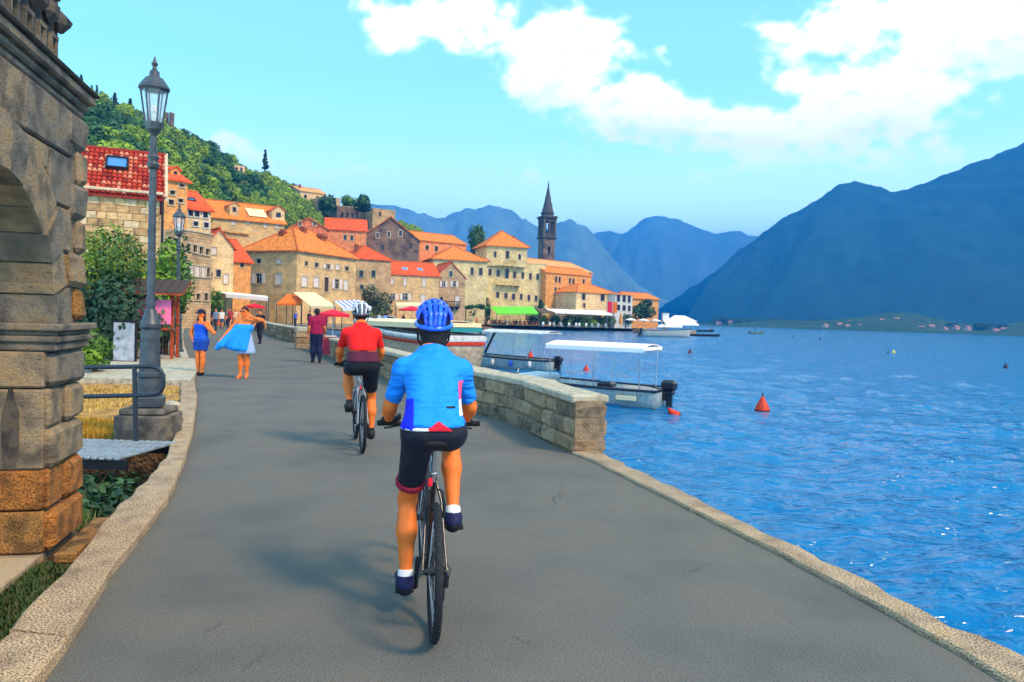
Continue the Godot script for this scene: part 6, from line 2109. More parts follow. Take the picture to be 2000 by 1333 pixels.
	h = house("veranda", "white framed glazed veranda at the right end of the low house", Vector3(24.788, 0.000, -187.000), 0.7848, 7.08, 7.0, 8.37, "shed", 0.70, 0.30, M.boatwhite, M.roof_orange, M.boatwhite, [[0.57, 6.49, 1.43, 1.63, "dark"], [2.84, 6.44, 1.46, 1.64, "dark"], [5.03, 6.39, 1.27, 1.66, "dark"], [0.69, 4.36, 1.43, 1.38, "dark"], [2.96, 4.30, 1.46, 1.39, "dark"], [5.17, 4.23, 1.27, 1.40, "dark"]], [], [], "houses of the old waterfront town")
	h = house("end_house", "last house of the waterfront, its orange roof above dark trees", Vector3(31.849, 0.000, -205.000), 0.5641, 9.35, 10.0, 8.07, "gx", 1.60, 0.40, M.plaster_orange, M.roof_orange, M.trim, [[6.16, 6.38, 0.93, 1.11, "dark"]], [], [], "houses of the old waterfront town")
	h = house("hilltop_house", "pale house with a flat terrace on the crest of the hill", Vector3(-73.446, 30.000, -262.000), 0.6945, 9.38, 12.0, 12.89, "gx", 2.20, 0.40, M.plaster_cream, M.roof_pale, M.trim, [[1.43, 10.43, 0.93, 1.23, "dark"], [5.92, 10.46, 0.95, 1.24, "dark"]], [], [], "houses of the old waterfront town")
	chimney(h, Vector3(1.6, 12.89 + 1.3, -4.0), 1.0, 0.7)
	h = house("hilltop_house", "ruined flat topped stone house on the crest, right of the pale terrace house", Vector3(-65.093, 30.000, -258.000), 0.6514, 6.60, 10.0, 10.43, "flat", 0.00, 0.00, M.wallB, M.trim, M.trim, [[1.76, 8.29, 0.91, 1.38, "dark"], [4.33, 8.24, 0.92, 1.39, "dark"]], [], [], "houses of the old waterfront town")
	h = house("stone_ruin", "grey ruined stone hall with a row of empty windows between two round trees", Vector3(-51.532, 20.000, -222.000), 0.5904, 7.19, 10.0, 12.52, "flat", 0.00, 0.00, M.wall_dark, M.trim, M.wall_dark, [[1.30, 9.36, 0.62, 1.34, "dark"], [2.85, 9.52, 0.62, 1.34, "dark"], [4.41, 9.52, 0.63, 1.35, "dark"], [5.83, 9.66, 0.63, 1.35, "dark"]], [], [], "houses of the old waterfront town")
	h = house("stone_ruin", "low stone ruin with a stub of wall on top, above the dark gable", Vector3(-41.946, 16.000, -226.000), 0.5902, 7.19, 10.0, 16.64, "flat", 0.00, 0.00, M.wallB, M.trim, M.wallB, [[1.98, 14.62, 0.65, 1.21, "dark"]], [], [], "houses of the old waterfront town")
	h = house("hillside_house", "small stone house half hidden in the wood below the cypress", Vector3(-86.810, 30.000, -236.000), 0.6052, 3.52, 7.0, 15.96, "flat", 0.00, 0.00, M.plaster_cream, M.trim, M.trim, [[0.79, 14.08, 0.61, 1.26, "dark"], [2.16, 14.10, 0.61, 1.27, "dark"]], [], [], "houses of the old waterfront town")
	h = house("small_house", "low shed with a white roof edge and greenery on top above the red roof", Vector3(-43.770, 4.000, -112.000), 0.8275, 5.43, 6.0, 9.21, "shed", 0.60, 0.40, M.wallA, M.roof_pale, M.trim, [], [], [], "houses of the old waterfront town")
	bell_tower()
	near_house()

	# ------------------------------------------------ promenade: gate, walls, lamps, kiosk
	gate()
	stone_wall("sea_wall", "low rubble stone wall with a pale cap along the sea side of the road", wall_line, 0.45, 0.72, 3, [M.stone1, M.stone2, M.stone3, M.stone4, M.stone1], M.capstone)
	stone_wall("far_sea_wall", "far stretch of low stone wall beyond the gap, behind the man in maroon", far_wall, 0.45, 0.82, 3, [M.stone1, M.stone2, M.stone4], M.capstone, 0.7)
	var pier := thing("wall_pier", "square stone pier at the end of the wall beside the man in maroon", "pier", Vector3(-9.344, 0.000, -34.205), 0.4)
	for k in 4:
		var s := Shape.new()
		s.block(Vector3(0, 0.125 + 0.25 * k, 0), Vector3(0.62, 0.24, 0.6), 0.025, 0.012, rng)
		obj("stone", s, [M.stone1, M.stone3, M.stone1, M.capstone][k], pier)
	var lamp_at := Vector3(-4.537, 0.497, -9.620)
	var pl := thing("lamp_plinth", "stepped stone plinth under the nearer street lamp", "plinth", Vector3(lamp_at.x, 0, lamp_at.z), 0.1)
	for q in [[0.0, 0.34, 0.62], [0.34, 0.42, 0.54]]:
		var s := Shape.new()
		s.block(Vector3(0, (q[0] + q[1]) * 0.5 - 0.02, 0), Vector3(q[2], q[1] - q[0] - 0.002, q[2]), 0.02, 0.005, rng)
		obj("plinth_stone", s, M.gate3, pl)
	lamp("tall grey iron street lamp with six sided lantern beside the footbridge railing", Vector3(lamp_at.x, 0.398, lamp_at.z), 4.750 - 0.398)
	lamp("farther dark street lamp standing beyond the kiosk", Vector3(-12.039, 0.000, -27.577), 5.4)
	for q in [[Vector3(-4.565, 0.251, -10.600), 0.2, 1], [Vector3(-5.361, 0.262, -12.400), 0.16, 4], [Vector3(-4.773, 0.121, -10.900), 0.17, 2], [Vector3(-5.036, 0.219, -11.600), 0.15, 3], [Vector3(-4.352, 0.108, -9.900), 0.18, 0]]:
		var s := Shape.new()
		s.block(Vector3.ZERO, Vector3(q[1] * 1.4, q[1], q[1] * 1.2), q[1] * 0.25, q[1] * 0.12, rng, Basis(Vector3.UP, rng.randf() * 3.0))
		var r := obj("loose_stone", s, [M.stone3, M.capstone, M.stone1][rng.randi() % 3])
		r.position = Vector3(q[0].x - 0.1, q[1] * 0.4, q[0].z)
		tag(r, "rough stone between lamp plinth and kerb, %s of five going up the road" % NTH[q[2]], "stone", "rough stones by the kerb")
	# footbridge with railing
	var fb := thing("footbridge", "short grey metal footbridge of narrow slats crossing the gully", "footbridge", Vector3(-5.02, 0, -8.5))
	var n := 26
	for i in n:
		var s := Shape.new()
		s.block(Vector3(-0.95 + 1.95 * i / (n - 1.0), 0.06, 0.0), Vector3(0.052, 0.03, 1.12), 0.006, 0.0, null, Basis(Vector3.UP, -0.12))
		obj("slat", s, M.galv, fb)
	for z in [-0.5, 0.5]:
		var s := Shape.new()
		s.box(Vector3(0, -0.01, z), Vector3(2.05, 0.1, 0.06))
		obj("beam", s, M.darkmetal, fb)
	var rl := thing("railing", "dark tubular railing with a rounded end along the footbridge", "railing", Vector3(-4.403, 0.050, -9.020) * Vector3(1, 0, 1))
	var ro := -rl.position
	var tb := Shape.new()
	tb.tube([Vector3(-5.290, 0.907, -9.020) + ro, Vector3(-4.254, 0.956, -9.020) + ro, Vector3(-4.182, 0.946, -9.020) + ro, Vector3(-4.127, 0.912, -9.020) + ro, Vector3(-4.096, 0.852, -9.020) + ro, Vector3(-4.094, 0.731, -9.020) + ro, Vector3(-4.117, 0.670, -9.020) + ro, Vector3(-4.165, 0.632, -9.020) + ro, Vector3(-4.249, 0.618, -9.020) + ro, Vector3(-5.286, 0.562, -9.020) + ro], 0.027, 10)
	obj("rail", tb, M.rail, rl)
	var ps := Shape.new()
	ps.tube([Vector3(0, 0.0, 0), Vector3(-4.435, 0.945, -9.020) + ro], 0.027, 10)
	obj("post", ps, M.rail, rl)
	var ps2 := Shape.new()
	ps2.tube([Vector3(-1.35, 0.0, 0), Vector3(-1.35, 0.92, 0)], 0.027, 10)
	obj("post", ps2, M.rail, rl)
	kiosk()
	# bushes, grass
	tree("laurel_bush", "tall yellow green laurel bush below the tiled house, its lower leaves dark", Vector3(-12.607, -0.004, -24.500) * Vector3(1, 0, 1), 4.25, 1.4, 11000, 0.06, [Color(0.3, 0.36, 0.03), Color(0.16, 0.26, 0.03), Color(0.05, 0.12, 0.03), Color(0.22, 0.3, 0.03)], 14, "", 0.12)
	tree("dark_bush", "dark green shrub mass behind the grey board", Vector3(-11.397, 0.000, -21.759) + Vector3(-0.6, 0, -1.2), 2.9, 1.9, 4800, 0.085, [Color(0.02, 0.06, 0.03), Color(0.03, 0.08, 0.035), Color(0.06, 0.11, 0.05)], 13, "", 0.0)
	tree("garden_tree", "bright green leafy tree right of the street lamp shaft", Vector3(-14.692, 0.825, -32.000) * Vector3(1, 0, 1), 4.6, 1.5, 3200, 0.11, lime, 10, "", 0.1)
	tree("garden_tree", "dark green tree between the tiled house and the far lamp", Vector3(-17.050, 1.189, -38.000) * Vector3(1, 0, 1), 6.0, 1.4, 2000, 0.13, dk, 9, "", 0.1)
	tree("laurel_bush", "small bright green sprig of bush beside the gateway's moulding", Vector3(-9.778, 0.000, -17.966) + Vector3(0, 0, 0), 1.05, 0.55, 900, 0.07, lime, 8, "", 0.0)
	tree("gully_bush", "dark leafy bush growing up in the gully under the footbridge", Vector3(-4.35, -0.95, -7.6), 0.98, 0.8, 3000, 0.05, dk, 12, "", 0.0, 1.2)
	tree("gully_bush", "green leafy bush in the gully against the gateway", Vector3(-3.75, -0.95, -6.55), 0.95, 0.55, 2200, 0.045, [Color(0.04, 0.1, 0.03), Color(0.08, 0.16, 0.03)], 10, "", 0.0, 1.0)
	grass()
	# ------------------------------------------------ awnings, cars and parasols before the houses
	street_things()
	terrace()
	# ------------------------------------------------ boats and buoys
	boats()
	# ------------------------------------------------ people and bicycles
	people()


func bell_tower() -> void:
	var at := Vector3(12.334, 14.399, -300.000)
	var p := thing("bell_tower", "tall dark stone bell tower with an open belfry and pointed spire", "tower", Vector3(at.x, 0, at.z), 0.42)
	var y := func(v): return 1.65 + (624.0 - v) / 1500.0 * 300.0
	var s := Shape.new()
	var w := 4.9
	var yb: float = y.call(468.0)
	facade(s, Vector3(-w / 2, 0, w / 2), Vector3.RIGHT, Vector3.BACK, w, yb, [[w * 0.4, yb - 6.0, w * 0.2, 3.0]], 0.5)
	facade(s, Vector3(w / 2, 0, w / 2), Vector3.FORWARD, Vector3.RIGHT, w, yb, [[w * 0.4, yb - 6.0, w * 0.2, 3.0]], 0.5)
	facade(s, Vector3(w / 2, 0, -w / 2), Vector3.LEFT, Vector3.FORWARD, w, yb, [], 0.5)
	facade(s, Vector3(-w / 2, 0, -w / 2), Vector3.BACK, Vector3.LEFT, w, yb, [], 0.5)
	s.face([Vector3(-w / 2, yb, -w / 2), Vector3(w / 2, yb, -w / 2), Vector3(w / 2, yb, w / 2), Vector3(-w / 2, yb, w / 2)], Vector3.UP)
	obj("shaft", s, M.wall_dark, p)
	var c1 := Shape.new()
	c1.block(Vector3(0, yb + 0.35, 0), Vector3(w + 1.2, 0.7, w + 1.2), 0.2)
	obj("lower_cornice", c1, M.gatedark, p)
	var y2: float = y.call(429.0)
	var bf := Shape.new()
	var bh := y2 - yb - 0.7
	for q in [[Vector3(-w / 2, yb + 0.7, w / 2), Vector3.RIGHT, Vector3.BACK], [Vector3(w / 2, yb + 0.7, w / 2), Vector3.FORWARD, Vector3.RIGHT], [Vector3(w / 2, yb + 0.7, -w / 2), Vector3.LEFT, Vector3.FORWARD], [Vector3(-w / 2, yb + 0.7, -w / 2), Vector3.BACK, Vector3.LEFT]]:
		facade(bf, q[0], q[1], q[2], w, bh, [[w * 0.17, 1.2, w * 0.23, bh - 2.4], [w * 0.6, 1.2, w * 0.23, bh - 2.4]], 0.7)
	bf.face([Vector3(-w / 2, y2, -w / 2), Vector3(w / 2, y2, -w / 2), Vector3(w / 2, y2, w / 2), Vector3(-w / 2, y2, w / 2)], Vector3.UP)
	obj("belfry", bf, M.gatedark, p)
	for sx in [-1, 1]:
		for sz in [-1, 1]:
			var col := Shape.new()
			col.lathe([Vector2(0.45, yb + 0.7), Vector2(0.32, yb + 1.0), Vector2(0.3, y2 - 0.5), Vector2(0.45, y2)], 10, Transform3D(Basis(), Vector3(sx * w * 0.5, 0, sz * w * 0.5)))
			obj("corner_column", col, M.gate3, p)
	var c2 := Shape.new()
	c2.block(Vector3(0, y2 + 0.5, 0), Vector3(w + 1.4, 1.0, w + 1.4), 0.3)
	obj("upper_cornice", c2, M.gatedark, p)
	var oc := Shape.new()
	var y3: float = y.call(419.0)
	oc.lathe([Vector2(2.5, y2 + 0.9), Vector2(2.5, y3), Vector2(2.75, y3 + 0.1), Vector2(2.75, y3 + 0.5), Vector2(2.3, y3 + 0.6)], 8)
	obj("octagon_drum", oc, M.gatedark, p)
	var sp := Shape.new()
	var y4: float = y.call(364.0)
	sp.lathe([Vector2(2.4, y3 + 0.5), Vector2(1.3, lerpf(y3, y4, 0.5)), Vector2(0.2, y4)], 8)
	obj("spire", sp, mat(C(84, 82, 90), 0.9, {"tex": "faint", "ts": 0.3}), p)
	var fin := Shape.new()
	fin.tube([Vector3(0, y4 - 0.3, 0), Vector3(0, y4 + 1.6, 0)], 0.1, 6)
	fin.ball(Vector3(0, y4 + 0.3, 0), Vector3(0.32, 0.32, 0.32), 8, 6, Basis(), -0.98)
	fin.tube([Vector3(-0.45, y4 + 1.1, 0), Vector3(0.45, y4 + 1.1, 0)], 0.09, 6)
	obj("finial", fin, M.dark, p)
	var bell := Shape.new()
	bell.lathe([Vector2(0.0, yb + 3.4), Vector2(0.5, yb + 3.2), Vector2(0.6, yb + 2.6), Vector2(0.95, yb + 1.8), Vector2(0.0, yb + 1.9)], 14)
	obj("bell", bell, M.darkmetal, p)


func near_house() -> void:
	var a := Vector3(-20.040, 6.975, -34.900)
	var b := Vector3(-16.819, 7.182, -36.400)
	var w := Vector2(b.x - a.x, b.z - a.z).length()
	var h := a.y
	var p := thing("stone_house", "nearest house, pale squared stone with a red barrel tile roof and a blue skylight", "house", Vector3(a.x, 0, a.z), atan2(a.z - b.z, b.x - a.x), "houses of the old waterfront town")
	var rh := 2.3
	var dp := 5.4
	var sh := Shape.new()
	facade(sh, Vector3(0, 0, -0.03), Vector3.RIGHT, Vector3.BACK, w, h, [])
	facade(sh, Vector3(w, 0, -0.03), Vector3.FORWARD, Vector3.RIGHT, dp, h, [[1.4, h - 2.6, 0.9, 1.4], [3.4, h - 2.6, 0.9, 1.4]])
	facade(sh, Vector3(0, 0, -dp), Vector3.BACK, Vector3.LEFT, dp, h, [])
	sh.face([Vector3(0, 0, -dp), Vector3(w, 0, -dp), Vector3(w, h, -dp), Vector3(0, h, -dp)], Vector3.FORWARD)
	for x in [0.0, w]:
		sh.face([Vector3(x, h, 0), Vector3(x, h, -dp), Vector3(x, h + rh, -dp * 0.5)], Vector3(x - w * 0.5, 0, 0))
	var wl := obj("wall", sh, M.wallA, p)
	for q in [[1.4, h - 2.6, 0.9, 1.4, "shut"], [3.4, h - 2.6, 0.9, 1.4, "dark"]]:
		window(p, Vector3(w, 0, -0.03), Vector3.FORWARD, Vector3.RIGHT, q, M.trim)
	# front wall, stone by stone
	var cm := [mat(C(222, 188, 138), 0.95, {"tex": "weather", "ts": 0.5, "bump": "hpits", "bh": 1.0}), mat(C(206, 172, 124), 0.95, {"tex": "weather", "ts": 0.6, "bump": "hpits", "bh": 1.0}), mat(C(230, 202, 158), 0.95, {"tex": "mottle", "ts": 0.5, "bump": "hpits", "bh": 1.0}), mat(C(192, 162, 122), 0.95, {"tex": "stain", "ts": 0.4, "bump": "hpits", "bh": 1.0})]
	var rows := 21
	var ch := h / rows
	for k in rows:
		var x := 0.0
		while x < w - 0.01:
			var l := rng.randf_range(0.34, 0.66)
			if w - x - l < 0.25:
				l = w - x
			var s := Shape.new()
			s.block(Vector3(x + l * 0.5, ch * (k + 0.5), 0.0), Vector3(l - 0.02, ch - 0.02, 0.1 + rng.randf_range(-0.015, 0.02)), 0.016, 0.006, rng)
			obj("stone", s, cm[rng.randi() % 4], wl)
			x += l
	var corn := Shape.new()
	corn.block(Vector3(w * 0.5, h + 0.02, 0.12), Vector3(w + 0.3, 0.14, 0.34), 0.03)
	obj("eave_course", corn, M.trim, p)
	# roof board and tiles, one by one on the front slope
	var rb := Shape.new()
	var sl := atan2(rh, dp * 0.5)
	var run := dp * 0.5 / cos(sl) + 0.34
	for e in [1.0, -1.0]:
		var zc := -dp * 0.5
		var lo := Vector3(0, h + rh - sin(sl) * run, zc + e * cos(sl) * run)
		rb.slab([Vector3(-0.2, lo.y, lo.z), Vector3(w + 0.2, lo.y, lo.z), Vector3(w + 0.2, h + rh, zc), Vector3(-0.2, h + rh, zc)], 0.1)
	var rf := obj("roof", rb, M.tile3, p)
	var tl := Shape.new()
	for s in 6:
		var a0 := PI * s / 6.0
		var a1 := PI * (s + 1) / 6.0
		var q := []
		for e in [[a0, 0.0, 0.098], [a1, 0.0, 0.098], [a1, 0.42, 0.082], [a0, 0.42, 0.082]]:
			q.append(Vector3(cos(e[0]) * e[2], sin(e[0]) * e[2] + (0.03 if e[1] == 0.0 else 0.0), -e[1]))
		var nn := Vector3(cos((a0 + a1) * 0.5), sin((a0 + a1) * 0.5), 0)
		tl.face(q, nn)
		tl.face([q[0], q[1], q[1] * 0.82 + Vector3(0, 0.005, 0), q[0] * 0.82 + Vector3(0, 0.005, 0)], Vector3.BACK)
	var tm := tl.mesh()
	var cols := int((w + 0.4) / 0.213)
	var courses_ := int(run / 0.345)
	for j in courses_ + 1:
		for i in cols + 1:
			var d := run - 0.345 * j
			if d < 0.2:
				continue
			var o := obj("roof_tile", tm, [M.tile1, M.tile1, M.tile2, M.tile3, M.tile4, M.tile1][rng.randi() % 6], rf)
			o.position = Vector3(-0.2 + 0.1 + 0.213 * i + rng.randf_range(-0.012, 0.012), h + rh - sin(sl) * d + 0.012, -dp * 0.5 + cos(sl) * d)
			o.rotation = Vector3(sl - 0.06, rng.randf_range(-0.03, 0.03), 0)
	var rg := Shape.new()
	rg.tube([Vector3(-0.25, h + rh + 0.03, -dp * 0.5), Vector3(w + 0.25, h + rh + 0.03, -dp * 0.5)], 0.13, 8)
	obj("ridge_tiles", rg, M.tile3, rf)
	skylight(p, Vector3(w * 0.47, h + rh - sin(sl) * run * 0.38 + 0.17, -dp * 0.5 + cos(sl) * run * 0.38), 0.8, 0.85, sl, M.skyglass, M.darkmetal)
	var ver := Shape.new()
	ver.slab([Vector3(w + 0.2, h + rh - sin(sl) * run + 0.16, -dp * 0.5 + cos(sl) * run), Vector3(w + 0.34, h + rh - sin(sl) * run + 0.16, -dp * 0.5 + cos(sl) * run), Vector3(w + 0.34, h + rh + 0.16, -dp * 0.5), Vector3(w + 0.2, h + rh + 0.16, -dp * 0.5)], 0.24)
	obj("verge_course", ver, M.trim, rf)
	var gp := Shape.new()
	gp.tube([Vector3(w + 0.12, 0, 0.08), Vector3(w + 0.12, h - 0.2, 0.08), Vector3(w + 0.1, h, 0.2)], 0.06, 8)
	obj("drain_pipe", gp, M.darkmetal, p)


func kiosk() -> void:
	var c := Vector3(-10.917, 0.000, -23.574)
	var p := thing("market_kiosk", "small orange red timber kiosk with a sloping roof and a pink panel", "kiosk", Vector3(c.x, 0.1, c.z), 0.25)
	var w := 1.0
	for e in [[-0.5, 0.4, 1.95], [0.5, 0.4, 1.95], [-0.5, -0.5, 2.35], [0.5, -0.5, 2.35]]:
		var s := Shape.new()
		s.block(Vector3(e[0], e[2] * 0.5, e[1]), Vector3(0.09, e[2], 0.09), 0.01)
		obj("post", s, M.redpaint, p)
	for e in [-1, 1]:
		var s := Shape.new()
		s.tube([Vector3(e * 0.5, 1.35, 0.46), Vector3(e * 0.72, 2.0, 0.75)], 0.035, 5)
		obj("brace", s, M.redpaint, p)
	var r := Shape.new()
	r.slab([Vector3(-0.85, 1.98, 0.85), Vector3(0.85, 1.98, 0.85), Vector3(0.85, 2.42, -0.75), Vector3(-0.85, 2.42, -0.75)], 0.05)
	var rm := obj("roof", r, M.redpaint, p)
	for i in 7:
		var b := Shape.new()
		var x := -0.85 + 0.245 * i
		b.slab([Vector3(x, 2.012, 0.85), Vector3(x + 0.225, 2.012, 0.85), Vector3(x + 0.225, 2.452, -0.75), Vector3(x, 2.452, -0.75)], 0.025)
		obj("roof_board", b, M.darkwood, rm)
	var k := Shape.new()
	k.block(Vector3(0, 1.42, 0.56), Vector3(0.98, 0.74, 0.03), 0.005)
	obj("pink_panel", k, M.pink, p)
	var cn := Shape.new()
	cn.block(Vector3(0, 0.9, 0.1), Vector3(1.1, 0.06, 0.8), 0.01)
	obj("counter", cn, M.redpaint, p)
	for i in 5:
		var b := Shape.new()
		b.block(Vector3(-0.36 + 0.18 * i, 0.5, -0.46), Vector3(0.165, 0.85, 0.025), 0.004)
		obj("back_board", b, M.darkwood, p)
	var bd := thing("information_board", "pale grey blank board in a dark frame left of the kiosk", "board", Vector3(-10.986, 0.000, -21.723) + Vector3(0, 0.1, 0), 0.1)
	var f := Shape.new()
	f.block(Vector3(0, 0.56, 0), Vector3(0.58, 1.08, 0.03), 0.004)
	obj("panel", f, mat(C(196, 204, 214), 0.5, {"tex": "mottle", "ts": 0.5}), bd)
	for e in [-1, 1]:
		var s := Shape.new()
		s.block(Vector3(e * 0.32, 0.58, 0), Vector3(0.06, 1.2, 0.06), 0.008)
		obj("post", s, M.dark, bd)
		var t := Shape.new()
		t.block(Vector3(0, 0.56 + e * 0.575, 0), Vector3(0.58, 0.06, 0.05), 0.008)
		obj("frame_bar", t, M.dark, bd)
	var sack := obj("striped_sack", flesh([[Vector3(-0.1, 0.15, 0), Vector3(0.12, 0.2, 0), 0.15, 0.16], [Vector3(0, 0.35, 0), Vector3(0.03, 0.48, 0), 0.12, 0.06]], 0.03, 40.0), M.white)
	sack.position = Vector3(-11.237, 0.000, -25.207) + Vector3(0, 0.08, 0)
	tag(sack, "pale sack slumped on the pavement right of the kiosk", "sack")
	var st := thing("planter", "low terracotta planter with a small plant at the foot of the far lamp", "planter", Vector3(-12.590, 0.000, -28.025))
	var pt := Shape.new()
	pt.lathe([Vector2(0, 0), Vector2(0.18, 0), Vector2(0.25, 0.36), Vector2(0.28, 0.38), Vector2(0.28, 0.42), Vector2(0.2, 0.42), Vector2(0, 0.36)], 14)
	obj("pot", pt, M.chimney, st)
	var lf := Shape.new()
	leaves(lf, Vector3(0, 0.62, 0), Vector3(0.3, 0.28, 0.3), 300, 0.06, [Color(0.1, 0.2, 0.03), Color(0.05, 0.12, 0.03)], 6)
	obj("plant", lf, M.leaf, st)


func blades(called: String, label: String, spots: int, area: Callable, cols: Array, h: float) -> void:
	var sh := Shape.new()
	for i in spots:
		var c: Vector3 = area.call()
		for k in 7:
			var d := Vector3(rng.randfn(), 0, rng.randfn()) * 0.03
			var l := Vector3(rng.randfn() * 0.35, 1.0, rng.randfn() * 0.35) * h * rng.randf_range(0.4, 1.2)
			var s := Vector3(rng.randfn(), 0, rng.randfn()).normalized() * 0.006
			var col: Color = cols[rng.randi() % cols.size()]
			var b := rng.randf_range(0.7, 1.3)
			sh.tint = Color(col.r * b, col.g * b, col.b * b)
			var nn := Vector3.UP
			sh.tri(c + d - s, c + d + s, c + d + l, nn, nn, nn)
	var o := obj(called, sh, M.leaf)
	o.set_meta("kind", "stuff")
	tag(o, label, "grass")


func grass() -> void:
	var a := Vector3(-2.396, 0.000, -3.651)
	var b := Vector3(-2.775, 0.000, -4.870)
	blades("green_weeds", "low green weeds growing between the paving and the kerb", 700, func(): return a.lerp(b, rng.randf()) + Vector3(rng.randf_range(-0.36, 0.02), -0.04, rng.randf_range(-0.1, 0.1)), [Color(0.045, 0.1, 0.03), Color(0.09, 0.15, 0.04), Color(0.12, 0.11, 0.05)], 0.04)
	blades("dry_grass", "dry orange grass in front of the lamp plinth", 2600, func(): return Vector3(rng.randf_range(-6.6, -4.75), -0.02, rng.randf_range(-10.9, -9.4)), [Color(0.7, 0.36, 0.03), Color(0.85, 0.5, 0.07), Color(0.5, 0.24, 0.02)], 0.1)
	blades("dry_grass", "sparse dry grass near the pale pavement", 700, func(): return Vector3(rng.randf_range(-9.5, -6.5), -0.02, rng.randf_range(-15.6, -12.0)), [Color(0.8, 0.46, 0.08), Color(0.85, 0.6, 0.2)], 0.07)
	blades("green_weeds", "weeds at the gully's edge by the footbridge", 260, func(): return Vector3(rng.randf_range(-4.3, -3.3), -0.06, rng.randf_range(-6.1, -5.85)), [Color(0.06, 0.15, 0.03), Color(0.16, 0.2, 0.05)], 0.09)


